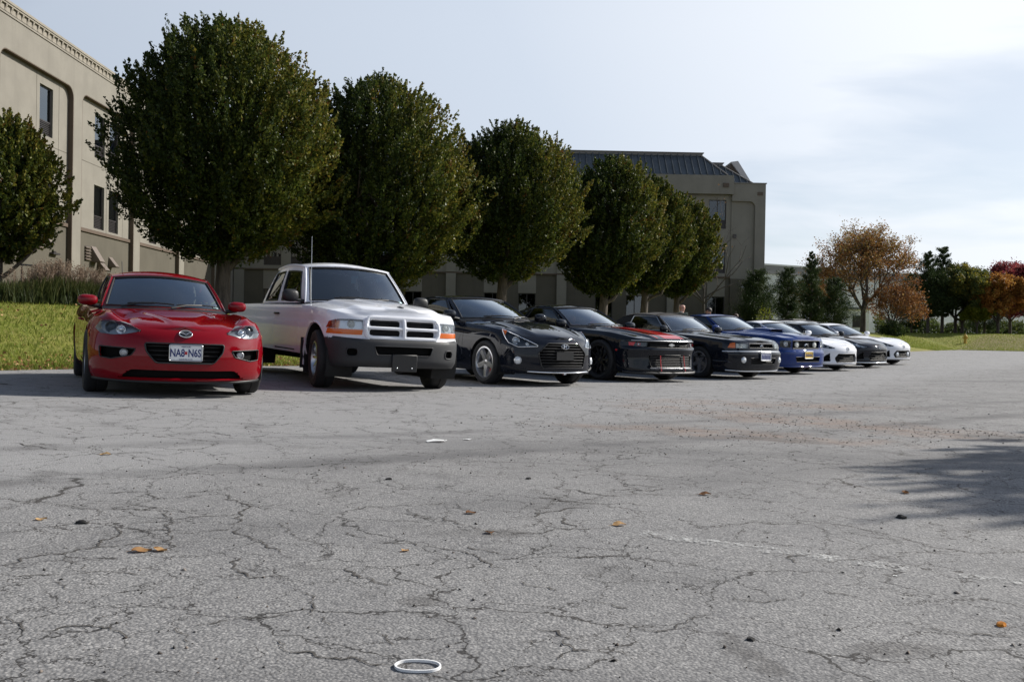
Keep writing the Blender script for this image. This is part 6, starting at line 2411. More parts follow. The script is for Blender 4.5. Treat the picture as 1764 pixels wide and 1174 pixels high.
def warehouse():
    A, B = Vector((34.0, 146.0)), Vector((128.0, 197.0))
    u = (B - A).normalized()
    F = Frame(A, u, (u.y, -u.x))
    L = (B - A).length
    z0 = 1.0
    o = empty('warehouse', (A.x, A.y, z0))
    inv = Matrix.Translation((-A.x, -A.y, -z0))

    def part(name, bm, mat, parent=None):
        m = bm_obj(name, bm, mat, None, None, weld=0)
        m.data.transform(inv)
        m.parent = parent or o
        return m
    n = 16
    for i in range(n):
        bm = bmesh.new()
        add_box(bm, L * i / n + .05, L * (i + 1) / n - .05, -.3, 0, 0, 11.2, F.M)
        part('wall_panel', bm, 'warehouse_wall')
    bm = bmesh.new()
    add_box(bm, -.1, L + .1, -.35, .12, 11.2, 12.6, F.M)
    part('roof_band', bm, 'warehouse_band')
    bm = bmesh.new()
    add_box(bm, -.15, L + .15, -40, .18, 12.6, 12.85, F.M)
    part('roof_edge', bm, 'warehouse_edge')
    bm = bmesh.new()
    add_box(bm, -.05, L + .05, -.36, .02, 0, .9, F.M)
    part('base_band', bm, 'warehouse_band')
    bm = bmesh.new()
    add_box(bm, 0, .3, -40, -.4, 0, 12.5, F.M)
    add_box(bm, L - .3, L, -40, -.4, 0, 12.5, F.M)
    part('side_wall', bm, 'warehouse_wall')
    for i in range(9):
        bm = bmesh.new()
        c = 14 + i * 10.4
        add_box(bm, c - 1.6, c + 1.6, .01, .06, 1.0, 4.6, F.M)
        part('loading_door', bm, 'warehouse_band')
    tag(o, 'long pale warehouse with a grey roof band far beyond the pines', 'building')


warehouse()


def kiosk():
    o = empty('small_office', (37.6, 104.0, 1.2), rz=R(-12))
    bm = bmesh.new()
    add_box(bm, -2.0, 2.2, 0, 5, 0, 3.0)
    bm_obj('wall', bm, 'paper_white', o)
    bm = bmesh.new()
    add_box(bm, -2.2, 2.4, -.2, 5.2, 3.0, 3.25)
    bm_obj('roof', bm, 'warehouse_band', o)
    for x in (-1.2, .9):
        bm = bmesh.new()
        add_box(bm, x - .45, x + .45, -.05, -.01, .2 if x < 0 else 1.0, 2.3)
        bm_obj('door' if x < 0 else 'window', bm, 'bronze_frame', o)
    tag(o, 'little white building with a dark door seen under the rust coloured tree', 'building')


kiosk()
# ---------------------------------------------------------------- trees, shrubs, grasses
def leaf_material(name, stops, trans=0.35, rough=0.5):
    m, g = new_mat(name)
    at = g('ShaderNodeAttribute', {'attribute_name': 'tint'}).outputs['Fac']
    col = g.ramp(at, stops)
    d = g('ShaderNodeBsdfPrincipled', None, Base_Color=col, Roughness=rough)
    d.inputs['Specular IOR Level'].default_value = 0.18
    t = g('ShaderNodeBsdfTranslucent', None, Color=g.mix(0.35, col, (0.16, 0.17, 0.02), 'ADD') if trans else col)
    t2 = g('ShaderNodeBsdfTranslucent', None, Color=col)
    g.out(g('ShaderNodeMixShader', None, i0=trans, i1=d.outputs[0], i2=t2.outputs[0]))


leaf_material('pear_leaf', [(0.0, (0.014, 0.026, 0.008)), (0.35, (0.023, 0.041, 0.010)), (0.60, (0.078, 0.098, 0.016)), (0.80, (0.21, 0.185, 0.030)), (0.90, (0.155, 0.085, 0.020)), (1.0, (0.13, 0.042, 0.018))], 0.32, 0.5)
leaf_material('pine_needle', [(0.0, (0.018, 0.034, 0.013)), (0.5, (0.034, 0.056, 0.018)), (0.85, (0.062, 0.084, 0.024)), (1.0, (0.10, 0.11, 0.035))], 0.2, 0.6)
leaf_material('rust_leaf', [(0.0, (0.125, 0.050, 0.019)), (0.4, (0.23, 0.098, 0.032)), (0.7, (0.31, 0.165, 0.052)), (0.9, (0.32, 0.22, 0.075)), (1.0, (0.24, 0.20, 0.06))], 0.35, 0.6)
leaf_material('gold_leaf', [(0.0, (0.19, 0.075, 0.020)), (0.5, (0.34, 0.15, 0.034)), (0.85, (0.42, 0.235, 0.055)), (1.0, (0.34, 0.27, 0.06))], 0.4, 0.6)
leaf_material('crimson_leaf', [(0.0, (0.14, 0.026, 0.034)), (0.5, (0.25, 0.048, 0.056)), (0.85, (0.34, 0.095, 0.075)), (1.0, (0.38, 0.18, 0.08))], 0.4, 0.6)
leaf_material('olive_leaf', [(0.0, (0.035, 0.055, 0.017)), (0.5, (0.070, 0.094, 0.026)), (0.85, (0.13, 0.135, 0.032)), (1.0, (0.24, 0.20, 0.03))], 0.4, 0.6)
leaf_material('lime_leaf', [(0.0, (0.09, 0.12, 0.014)), (0.6, (0.17, 0.19, 0.02)), (1.0, (0.24, 0.22, 0.03))], 0.4, 0.5)
leaf_material('blade_green', [(0.0, (0.022, 0.034, 0.012)), (0.5, (0.050, 0.068, 0.022)), (0.85, (0.11, 0.115, 0.040)), (1.0, (0.24, 0.19, 0.09))], 0.3, 0.6)
leaf_material('plume_pink', [(0.0, (0.17, 0.12, 0.085)), (0.5, (0.27, 0.20, 0.15)), (1.0, (0.40, 0.32, 0.25))], 0.4, 0.8)
leaf_material('lawn_blade', [(0.0, (0.100, 0.145, 0.022)), (0.45, (0.185, 0.225, 0.038)), (0.8, (0.31, 0.29, 0.085)), (1.0, (0.46, 0.38, 0.18))], 0.45, 0.6)
leaf_material('dead_leaf', [(0.0, (0.12, 0.055, 0.025)), (0.5, (0.30, 0.15, 0.06)), (1.0, (0.50, 0.33, 0.16))], 0.2, 0.7)


def bark(name, col):
    m, g = new_mat(name)
    P = g.coord()
    v = g.noise(g.mapping(P, (14, 14, 2.2)), 1.0, 5, 0.65)
    c = g.mix(g.step(v, 0.35, 0.65), tuple(k * 0.55 for k in col), tuple(k * 1.25 for k in col))
    p = g('ShaderNodeBsdfPrincipled', None, Base_Color=c, Roughness=0.95)
    g.put(p.inputs['Normal'], g.bump(v, 0.8, 0.03))
    g.out(p)


bark('pear_bark', (0.085, 0.068, 0.055))
bark('oak_bark', (0.075, 0.062, 0.052))


def quads_obj(name, V, tint, mat, parent=None, kind=None):
    """V: (n, 4, 3) corner positions, tint: (n,)"""
    n = len(V)
    me = bpy.data.meshes.new(name)
    me.vertices.add(n * 4)
    me.vertices.foreach_set('co', V.astype(np.float32).ravel())
    me.loops.add(n * 4)
    me.loops.foreach_set('vertex_index', np.arange(n * 4, dtype=np.int32))
    me.polygons.add(n)
    me.polygons.foreach_set('loop_start', np.arange(0, n * 4, 4, dtype=np.int32))
    a = me.attributes.new('tint', 'FLOAT', 'POINT')
    a.data.foreach_set('value', np.repeat(tint.astype(np.float32), 4))
    me.materials.append(MAT[mat])
    me.update(calc_edges=True)
    o = link(bpy.data.objects.new(name, me), parent)
    if kind: o['kind'] = kind
    return o


def unit(v):
    return v / np.maximum(1e-9, np.linalg.norm(v, axis=-1, keepdims=True))


def leaves(rng, C, D, size, aspect=.62, droop=.25):
    """diamond leaves at C pointing along D"""
    n = len(C)
    D = unit(D + rng.normal(0, .45, (n, 3)) - np.array([0, 0, droop]))
    U = unit(np.cross(D, rng.normal(0, 1, (n, 3))))
    s = size * rng.uniform(.65, 1.25, (n, 1))
    N = np.cross(D, U)
    base = C - D * s * .5
    tip = C + D * s * .5 - N * s * .06
    mid = C - D * s * .05
    return np.stack([base, mid + U * s * aspect * .5 + N * s * .09, tip, mid - U * s * aspect * .5 + N * s * .09], 1)


def limb_set(rng, base, top, r0, n, spread, h0, h1, up=.75):
    """trunk plus limbs as tubes; returns bmesh"""
    bm = bmesh.new()
    b, t = Vector(base), Vector(top)
    m = 9
    pts = []
    for i in range(m + 1):
        k = i / m
        w = .06 * math.sin(k * 5 + base[0])
        pts.append(b.lerp(t, k) + Vector((w, w * .6, 0)) * (t - b).length * .12)
    rad = [r0 * (1.35 - .35 * min(1, i * 1.2)) * (1 - .80 * i / m) + .012 for i in range(m + 1)]
    add_tube(bm, pts, rad, 10)
    H = t.z - b.z
    for j in range(n):
        k = h0 + (h1 - h0) * (j + rng.uniform(0, .6)) / n
        i = min(m - 1, int(k * m))
        p = pts[i].lerp(pts[i + 1], k * m - i)
        az = j * 2.4 + rng.uniform(-.5, .5)
        L = spread * (1.05 - .55 * k) * rng.uniform(.75, 1.1)
        d = Vector((math.cos(az), math.sin(az), 0))
        q = [p]
        for s in range(1, 6):
            f = s / 5
            q.append(p + d * L * f * (1 - .15 * f) + Vector((0, 0, up * L * (f ** 1.3) * 1.1)) + Vector(rng.normal(0, .04 * L, 3)))
        rr = r0 * (.52 - .25 * k)
        add_tube(bm, q, [rr * (1 - .85 * s / 5) + .006 for s in range(6)], 6)
        for s in (2, 3, 4):
            a2 = az + rng.choice([-1, 1]) * rng.uniform(.5, 1.0)
            e = q[s] + Vector((math.cos(a2), math.sin(a2), rng.uniform(.6, 1.2))) * L * .38
            add_tube(bm, [q[s], q[s].lerp(e, .5) + Vector(rng.normal(0, .02 * L, 3)), e], [rr * .32, rr * .2, .005], 5)
    return bm


PEAR_PROF = pchip([(0, .30), (.08, .55), (.22, .86), (.40, 1.0), (.58, .98), (.74, .84), (.88, .58), (.96, .32), (1, .10)])
_prof_arr = np.array([PEAR_PROF(i / 200) for i in range(201)])


def ball_tree(name, x, y, height, crown_w, crown_lo, label, seed, n_sprig=1000, per=30, size=.085, r0=.19, lean=(0, 0), cat='tree', group='pear trees in a row behind the parked cars', leafmat='pear_leaf', hot=.5, kind=None, sub=.35):
    rng = np.random.default_rng(seed)
    z0 = ground_z(x, y)
    t = empty(name, (x, y, z0))
    H = height
    lo = crown_lo
    n = n_sprig
    tau = rng.uniform(0, 1, n * 4)
    keep = rng.uniform(0, 1, n * 4) < np.interp(tau, np.linspace(0, 1, 201), _prof_arr) ** 1.3 + .06
    tau = tau[keep][:n]
    n = len(tau)
    az = rng.uniform(0, 2 * math.pi, n)
    ph = rng.uniform(0, 6.28, 4)
    lump = .98 + .085 * np.sin(2 * az + ph[0] + 3 * tau) + .085 * np.sin(5 * az + ph[1] - 9 * tau) + .075 * np.sin(7 * az + ph[2] + 17 * tau) + .06 * np.sin(14 * az + ph[3] - 21 * tau) + rng.normal(0, .035, n)
    rmax = np.interp(tau, np.linspace(0, 1, 201), _prof_arr) * crown_w / 2 * lump
    rr = rmax * rng.uniform(.02, 1, n) ** .44
    ox, oy = lean
    A = np.stack([ox * tau + rr * np.cos(az), oy * tau + rr * np.sin(az), lo + (H - lo) * tau * .97], 1)
    out = np.stack([np.cos(az) * (rr / rmax), np.sin(az) * (rr / rmax), np.zeros(n)], 1)
    upw = np.clip(.15 + 1.7 * tau, 0, 1.8)[:, None]
    D = unit(out * .75 + np.array([0, 0, 1.0]) * (upw + .25) + rng.normal(0, .28, (n, 3)))
    L = rng.uniform(.30, .66, (n, 1)) * (crown_w / 5.6) * (1 + .35 * (rng.uniform(0, 1, (n, 1)) < .12))
    k = per
    f = rng.uniform(0, 1, (n, k, 1))
    C = A[:, None, :] + D[:, None, :] * L[:, None, :] * (f - .45) + rng.normal(0, .055 * crown_w / 5.5, (n, k, 3)) * (1.25 - f)
    C = C.reshape(-1, 3)
    Dl = np.repeat(D, k, 0)
    V = leaves(rng, C, Dl, size)
    rel = np.repeat(rr / rmax, k)
    tt = np.repeat(tau, k)
    sp = np.repeat(rng.uniform(0, 1, n), k)
    tint = .15 + .33 * rng.uniform(0, 1, n * k) + .18 * sp
    # autumn colour on outer twigs of the sunny side, where sunlight is painted too
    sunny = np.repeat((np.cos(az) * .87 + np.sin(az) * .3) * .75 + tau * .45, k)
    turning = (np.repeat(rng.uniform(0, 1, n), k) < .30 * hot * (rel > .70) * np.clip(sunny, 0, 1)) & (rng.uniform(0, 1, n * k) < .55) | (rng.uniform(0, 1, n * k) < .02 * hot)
    tint = tint + .29 * np.clip(sunny, 0, 1) * (rel > .6)  # sunlit edge of the crown put into the leaf colour
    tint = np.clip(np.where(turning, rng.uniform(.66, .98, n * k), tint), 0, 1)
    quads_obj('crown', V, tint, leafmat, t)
    bm = limb_set(rng, (0, 0, -.1), (ox * .6, oy * .6, H * .82), r0, 11, crown_w * .42, max(.10, (lo - .45) / (H * .82)), .80, 1.0)
    bm_obj('trunk', bm, 'pear_bark', t, 60, weld=0)
    tag(t, label, cat, group)
    return t


PG = 'pear trees in a row behind the parked cars'
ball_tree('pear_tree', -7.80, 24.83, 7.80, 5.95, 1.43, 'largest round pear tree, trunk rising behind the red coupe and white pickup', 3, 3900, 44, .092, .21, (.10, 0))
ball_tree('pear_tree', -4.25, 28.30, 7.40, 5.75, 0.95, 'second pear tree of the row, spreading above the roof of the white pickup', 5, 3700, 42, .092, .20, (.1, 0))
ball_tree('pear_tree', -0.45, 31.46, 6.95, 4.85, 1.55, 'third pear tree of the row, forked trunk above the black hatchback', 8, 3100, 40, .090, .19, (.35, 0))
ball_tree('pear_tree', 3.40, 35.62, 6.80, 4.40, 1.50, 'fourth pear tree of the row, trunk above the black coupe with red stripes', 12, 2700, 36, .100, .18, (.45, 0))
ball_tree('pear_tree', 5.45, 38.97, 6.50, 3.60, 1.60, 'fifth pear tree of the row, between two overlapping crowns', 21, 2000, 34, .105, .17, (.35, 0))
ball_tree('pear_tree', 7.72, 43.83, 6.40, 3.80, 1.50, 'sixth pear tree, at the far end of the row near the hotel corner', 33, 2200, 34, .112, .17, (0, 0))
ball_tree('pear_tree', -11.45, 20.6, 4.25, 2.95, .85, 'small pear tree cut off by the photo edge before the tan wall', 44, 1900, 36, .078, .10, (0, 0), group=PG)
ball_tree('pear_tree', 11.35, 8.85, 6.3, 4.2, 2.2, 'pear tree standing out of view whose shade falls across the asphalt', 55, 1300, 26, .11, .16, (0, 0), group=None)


# -- conifers
def pine(name, x, y, H, w, label, seed, nw=42, per=420, group='dark pines beside the hotel corner', mat='pine_needle', lo=.10, lumpy=.25, size=.20, cone=.8):
    rng = np.random.default_rng(seed)
    z0 = ground_z(x, y)
    t = empty(name, (x, y, z0))
    Cs, Ds, T = [], [], []
    bm = bmesh.new()
    add_tube(bm, [(0, 0, -.1), (.03, .02, H * .5), (0, 0, H * .97)], [.11 * H / 5, .07 * H / 5, .01], 8)
    for i in range(nw):
        k = (i + rng.uniform(0, .9)) / nw
        z = H * (lo + (1 - lo) * k)
        Rr = w / 2 * (1 - k) ** cone * rng.uniform(1 - lumpy * 1.6, 1 + lumpy * .6) * (min(1, (k + .06) * 7))
        Rr += .10
        az = i * 2.39996 + rng.uniform(-.4, .4)
        d = np.array([math.cos(az), math.sin(az), .38 + .5 * k])
        tip = np.array([0, 0, z]) + d * Rr
        add_tube(bm, [(0, 0, z), tuple(tip)], [.025, .006], 4)
        m = max(20, int(per * (.25 + .75 * (1 - k))))
        f = rng.uniform(.12, 1.03, (m, 1)) ** .7
        sp = np.array([.21, .21, .17]) * Rr * 1.05
        c = np.array([0, 0, z]) + d * Rr * f + rng.normal(0, 1, (m, 3)) * sp * (.35 + .65 * f)
        Cs.append(c)
        Ds.append(unit(d[None, :] + rng.normal(0, .5, (m, 3)) + np.array([0, 0, .45])))
        T.append(np.clip(.25 + .35 * rng.uniform(0, 1, m) + .25 * f[:, 0] * rng.uniform(0, 1), 0, 1))
    C, D, T = np.concatenate(Cs), np.concatenate(Ds), np.concatenate(T)
    V = leaves(rng, C, D, size, .28, 0)
    quads_obj('crown', V, T, mat, t)
    bm_obj('trunk', bm, 'oak_bark', t, 60, weld=0)
    tag(t, label, 'tree', group)
    return t


PN = 'dark pines beside the hotel corner'
pine('pine_tree', 13.75, 52.3, 3.2, 2.5, 'bushy round pine right against the hotel corner', 61, 44, 840, PN, lumpy=.30, cone=.55, size=.105)
pine('pine_tree', 15.95, 54.0, 3.55, 2.2, 'second pine from the hotel corner, with a short blunt top', 62, 44, 800, PN, lumpy=.4, cone=.65, size=.105)
pine('pine_tree', 18.3, 57.0, 4.85, 2.1, 'tallest pine of the group, with a thin leader and a side shoot', 63, 50, 760, PN, lumpy=.4, cone=.9, size=.105)
pine('pine_tree', 20.1, 58.0, 3.5, 2.3, 'dense pine at the right end of the group, before the rust tree', 64, 44, 800, PN, lumpy=.35, cone=.6, size=.105)
pine('pine_tree', 36.1, 84.0, 5.4, 4.2, 'bluish spruce between the rust tree and the olive trees', 65, 44, 640, 'far conifers on the berm', lumpy=.3, cone=.6, size=.18)
pine('pine_tree', 36.0, 80.5, 7.0, 3.6, 'spiky topped dark conifer, leftmost of the clump on the berm', 66, 46, 640, 'far conifers on the berm', lumpy=.45, cone=.6, size=.18, lo=.2)
pine('pine_tree', 37.7, 81.5, 7.5, 3.4, 'tallest spiky conifer in the clump on the berm', 67, 46, 640, 'far conifers on the berm', lumpy=.45, cone=.6, size=.18, lo=.2)
pine('pine_tree', 48.8, 96.0, 5.8, 5.0, 'low bluish conifer behind the golden tree', 68, 44, 640, 'far conifers on the berm', lumpy=.3, cone=.55, size=.18)


# -- open broadleaf trees with visible branching
def open_tree(name, x, y, H, w, lo, label, seed, mat, depth=5, leaf_n=9, size=.16, cat='tree', group=None, r0=.17, dens=1.0, lift=.45, barkm='oak_bark', tint_up=.0):
    rng = np.random.default_rng(seed)
    z0 = ground_z(x, y)
    t = empty(name, (x, y, z0))
    bm = bmesh.new()
    tips = []

    def inside(p):
        k = (p.z - lo) / (H - lo)
        return -.05 < k < 1.02 and math.hypot(p.x, p.y) < w / 2 * (.35 + 1.0 * math.sin(math.pi * min(1, max(0, k)) ** .72) ** .8)

    def grow(p, d, L, r, dep):
        q = [p]
        dd = d.copy()
        for s in range(3):
            dd = (dd + Vector(rng.normal(0, .16, 3)) + Vector((0, 0, .06))).normalized()
            q.append(q[-1] + dd * L / 3)
        add_tube(bm, q, [r, r * .88, r * .78, r * .66], 6 if dep > 2 else 4, caps=False)
        if dep <= 2:
            for s in range(1, 4): tips.append((q[s], dd))
        if dep == 0 or not inside(q[-1]): return
        nb = 3 if rng.uniform() < .55 else 2
        a0 = rng.uniform(0, 6.28)
        o = dd.orthogonal().normalized()
        for b in range(nb):
            a = a0 + b * 6.283 / nb + rng.uniform(-.4, .4)
            side = Matrix.Rotation(a, 3, dd) @ o
            nd = (dd * .85 + side * rng.uniform(.45, .85) + Vector((0, 0, .12))).normalized()
            grow(q[-1], nd, L * rng.uniform(.66, .84), r * .62, dep - 1)
        if dep >= 3:
            nd = (dd + Vector(rng.normal(0, .3, 3))).normalized()
            grow(q[2], (nd + (Matrix.Rotation(rng.uniform(0, 6), 3, dd) @ o) * .9).normalized(), L * .62, r * .45, dep - 2)
    add_tube(bm, [(0, 0, -.1), (.02, 0, lo * .5), (0, .02, lo)], [r0 * 1.2, r0, r0 * .92], 9)
    for b in range(5):
        a = b * 1.2566 + rng.uniform(-.3, .3)
        d = Vector((math.cos(a) * .62, math.sin(a) * .62, lift + rng.uniform(0, .5))).normalized()
        grow(Vector((0, 0, lo * (1.0 - .05 * b))), d, (H - lo) * .27, r0 * .62, depth)
    grow(Vector((0, 0, lo)), Vector((.05, 0, 1)), (H - lo) * .30, r0 * .75, depth)
    tips = [tp for tp in tips if inside(tp[0]) or rng.uniform() < .5]
    P_ = np.array([tuple(a) for a, b in tips])
    D_ = np.array([tuple(b) for a, b in tips])
    m = leaf_n
    if dens < 1:
        keep = rng.uniform(0, 1, len(P_)) < dens
        P_, D_ = P_[keep], D_[keep]
    C = np.repeat(P_, m, 0) + rng.normal(0, .17 * w / 5, (len(P_) * m, 3))
    V = leaves(rng, C, np.repeat(D_, m, 0), size, .7, .4)
    tint = np.clip(rng.uniform(.1, .8, len(C)) + np.repeat(rng.normal(0, .15, len(P_)), m) + tint_up * (C[:, 2] - lo) / (H - lo), 0, 1)
    quads_obj('crown', V, tint, mat, t)
    bm_obj('trunk', bm, barkm, t, 60, weld=0)
    tag(t, label, cat, group)
    return t


open_tree('broadleaf_tree', 27.4, 72.6, 9.1, 6.5, 1.9, 'tall thin crowned rust brown tree with bare branches showing', 71, 'rust_leaf', 5, 6, .135, r0=.20, tint_up=.35)
open_tree('broadleaf_tree', 28.9, 70.8, 4.9, 4.6, .6, 'low orange tree leaning out beneath the tall rust brown tree', 72, 'rust_leaf', 4, 9, .13, r0=.10, dens=.6, tint_up=-.2)
open_tree('broadleaf_tree', 25.4, 79.0, 4.9, 3.8, 1.6, 'reddish tree top showing just behind the dark pines', 73, 'rust_leaf', 4, 18, .14, r0=.12)
open_tree('broadleaf_tree', 39.1, 82.0, 7.0, 4.6, 1.5, 'olive green round tree in the middle of the berm clump', 74, 'olive_leaf', 4, 48, .16, r0=.14)
open_tree('broadleaf_tree', 39.2, 81.0, 6.6, 4.0, 1.2, 'olive tree turning yellow, right end of the berm clump', 75, 'olive_leaf', 4, 48, .16, r0=.14, tint_up=.5)
open_tree('broadleaf_tree', 39.6, 79.2, 3.3, 2.2, .9, 'small yellow green tree at the foot of the berm clump', 76, 'lime_leaf', 3, 30, .14, r0=.07)
open_tree('broadleaf_tree', 41.7, 79.8, 6.0, 3.6, 1.2, 'golden orange tree in front of the crimson tree', 77, 'gold_leaf', 4, 44, .16, r0=.13)
open_tree('broadleaf_tree', 47.4, 88.5, 7.6, 6.0, 1.6, 'crimson red tree at the right edge behind the golden tree', 78, 'crimson_leaf', 4, 50, .17, r0=.15)
open_tree('broadleaf_tree', 46.3, 83.5, 7.2, 5.0, 1.5, 'dark red tree cut by the right edge of the photo', 79, 'crimson_leaf', 4, 46, .17, r0=.15)
open_tree('sapling', 10.35, 50.4, 8.3, 3.0, 1.6, 'bare thin tree with hardly any leaves beside the last pear tree', 80, 'rust_leaf', 4, 1, .10, r0=.07, dens=.12)


def bush(name, x, y, w, h, label, seed, mat, n=1500, size=.12, group=None, cat='shrub'):
    rng = np.random.default_rng(seed)
    t = empty(name, (x, y, ground_z(x, y)))
    u = unit(rng.normal(0, 1, (n, 3)))
    u[:, 2] = np.abs(u[:, 2])
    rr = rng.uniform(0, 1, (n, 1)) ** .4
    lump = 1 + .22 * np.sin(u[:, :1] * 5 + seed) * np.cos(u[:, 1:2] * 6) + .12 * np.sin(u[:, 2:3] * 9 + seed)
    C = u * rr * lump * np.array([w / 2, w / 2, h * .92])
    V = leaves(rng, C, u + np.array([0, 0, .5]), size, .6, 0)
    quads_obj('foliage', V, np.clip(rng.uniform(0, .8, n) + .2 * rr[:, 0] * rng.uniform(0, 1, n), 0, 1), mat, t)
    bm = bmesh.new()
    for i in range(7):
        a = i * .9
        add_tube(bm, [(0, 0, -.05), (math.cos(a) * w * .15, math.sin(a) * w * .15, h * .4), (math.cos(a) * w * .3, math.sin(a) * w * .3, h * .75)], [.03, .02, .006], 5)
    bm_obj('stem', bm, 'oak_bark', t, 60, weld=0)
    tag(t, label, cat, group)
    return t


bush('shrub', 12.5, 46.0, 1.15, 1.85, 'bright yellow green shrub in front of the round pine', 91, 'lime_leaf', 700, .09)
bush('shrub', 28.6, 70.0, 2.0, 1.3, 'dark rounded shrub under the low orange tree', 92, 'pine_needle', 1600, .16)


# -- ornamental grass along the wall
def tall_grass(x, y, h, label, seed, n=900, plumes=70, w=.55):
    rng = np.random.default_rng(seed)
    t = empty('ornamental_grass', (x, y, ground_z(x, y)))
    az = rng.uniform(0, 6.283, n)
    L = h * rng.uniform(.55, 1.0, n)
    out = rng.uniform(.05, .55, n)
    b = np.stack([rng.normal(0, .16 * w / .55, n), rng.normal(0, .16 * w / .55, n), np.zeros(n) - .02], 1)
    d = np.stack([np.cos(az), np.sin(az), np.zeros(n)], 1)
    sd = np.stack([-np.sin(az), np.cos(az), np.zeros(n)], 1)
    quads, tints = [], []
    wd = .010 * rng.uniform(.7, 1.6, (n, 1))
    tn = np.clip(rng.uniform(.05, .75, n), 0, 1)
    prev = b
    S = 4
    for s in range(1, S + 1):
        f = s / S
        c = b + d * (L * out * f ** 1.6)[:, None] + np.array([0, 0, 1]) * (L * (f - .38 * out * f ** 2.6))[:, None]
        w0, w1 = wd * (1 - (s - 1) / S * .8), wd * (1 - s / S * .85)
        quads.append(np.stack([prev - sd * w0, prev + sd * w0, c + sd * w1, c - sd * w1], 1))
        tints.append(np.clip(tn + .18 * f, 0, 1))
        prev = c
    quads_obj('blades', np.concatenate(quads), np.concatenate(tints), 'blade_green', t)['kind'] = 'stuff'
    m = plumes
    if m:
        az = rng.uniform(0, 6.283, m)
        hh = h * rng.uniform(.88, 1.28, m)
        o = rng.uniform(.05, .45, m) * h
        tip = np.stack([np.cos(az) * o, np.sin(az) * o, hh], 1)
        k = 42
        f = rng.uniform(-.32, .05, (m, k, 1))
        c = tip[:, None, :] + f * np.stack([np.cos(az) * .3, np.sin(az) * .3, np.ones(m)], 1)[:, None, :] + rng.normal(0, .020, (m, k, 3))
        c = c.reshape(-1, 3)
        V = leaves(rng, c, np.repeat(np.stack([np.cos(az) * .4, np.sin(az) * .4, np.ones(m)], 1), k, 0), .055, .22, 0)
        sb = np.stack([np.cos(az) * .1, np.sin(az) * .1, np.zeros(m)], 1)
        se = np.stack([-np.sin(az), np.cos(az), np.zeros(m)], 1) * .004
        st = np.stack([sb - se, sb + se, tip + se, tip - se], 1)
        quads_obj('plumes', np.concatenate([V, st]), np.concatenate([rng.uniform(0, 1, len(V)), np.full(m, .3)]), 'plume_pink', t)
    tag(t, label, 'grass', 'tall ornamental grasses along the hotel wall')


GL = ['leftmost low clump of tall grass, below the small pear tree', 'dark green grass clump left of the metal railing', 'grass clump standing right before the metal railing', 'pink plumed grass clump just right of the railing',
      'tallest pink plumed clump, left of the pale pier', 'grass clump in front of the pale pier', 'pink plumed clump below the louvre vent', 'grass clump right of the louvre vent', 'last grass clump, partly behind the red coupe']
for i in range(9):
    px = 12 + i * 21.5
    Y = 18.7 + i * .22
    X = (px - 882 - 1.5) / 1600 * Y
    tall_grass(X, Y, (.48, .50, .56, .66, .70, .60, .64, .62, .55)[i], GL[i], 200 + i, 1000, (4, 8, 22, 60, 62, 30, 40, 42, 22)[i])
rail()


# a distant hedge that reads as one dark mass between the trunks
def far_hedge():
    rng = np.random.default_rng(301)
    n = 16000
    f = rng.uniform(0, 1, n)
    x = 44 + 40 * f
    y = 112 + 16 * f + rng.normal(0, .7, n)
    top = 1.7 + .5 * np.sin(x * .9) + .4 * np.sin(x * 2.3 + 1)
    h = top * rng.uniform(0, 1, n) ** .7
    z = np.array([ground_z(a, b) for a, b in zip(x, y)]) + h
    C = np.stack([x, y, z], 1)
    V = leaves(rng, C, rng.normal(0, 1, (n, 3)) + np.array([0, -.5, .6]), .30, .7, 0)
    o = quads_obj('hedge', V, np.clip(rng.uniform(0, .6, n) + .25 * h / 2, 0, 1), 'olive_leaf')
    tag(o, 'dark distant hedge running behind the trunks on the berm', 'hedge', None, 'stuff')


far_hedge()
# ---------------------------------------------------------------- people behind the cars
def skin_mat(name, col):
    m, g = new_mat(name)
    n = g.noise(g.coord(), 18.0, 4, 0.6)
    p = g('ShaderNodeBsdfPrincipled', None, Base_Color=g.mix(n, tuple(c * .85 for c in col), tuple(min(1, c * 1.15) for c in col)), Roughness=0.5)
    p.inputs['Subsurface Weight'].default_value = 0.08
    g.out(p)


skin_mat('skin_pale', (0.50, 0.27, 0.20))
skin_mat('skin_tan', (0.40, 0.22, 0.15))
simple('cloth_green_grey', (0.085, 0.10, 0.085), 0.9, vary=.15, vscale=20)
simple('cloth_charcoal', (0.035, 0.036, 0.04), 0.9, vary=.15, vscale=20)
simple('cloth_denim', (0.035, 0.05, 0.09), 0.9, vary=.2, vscale=20)
simple('cloth_collar', (0.55, 0.53, 0.50), 0.9)
simple('hair_dark', (0.020, 0.013, 0.010), 0.6, bump=.6, bscale=120)
simple('hair_brown', (0.075, 0.042, 0.025), 0.6, bump=.6, bscale=120)
simple('eye_dark', (0.02, 0.015, 0.012), 0.2)


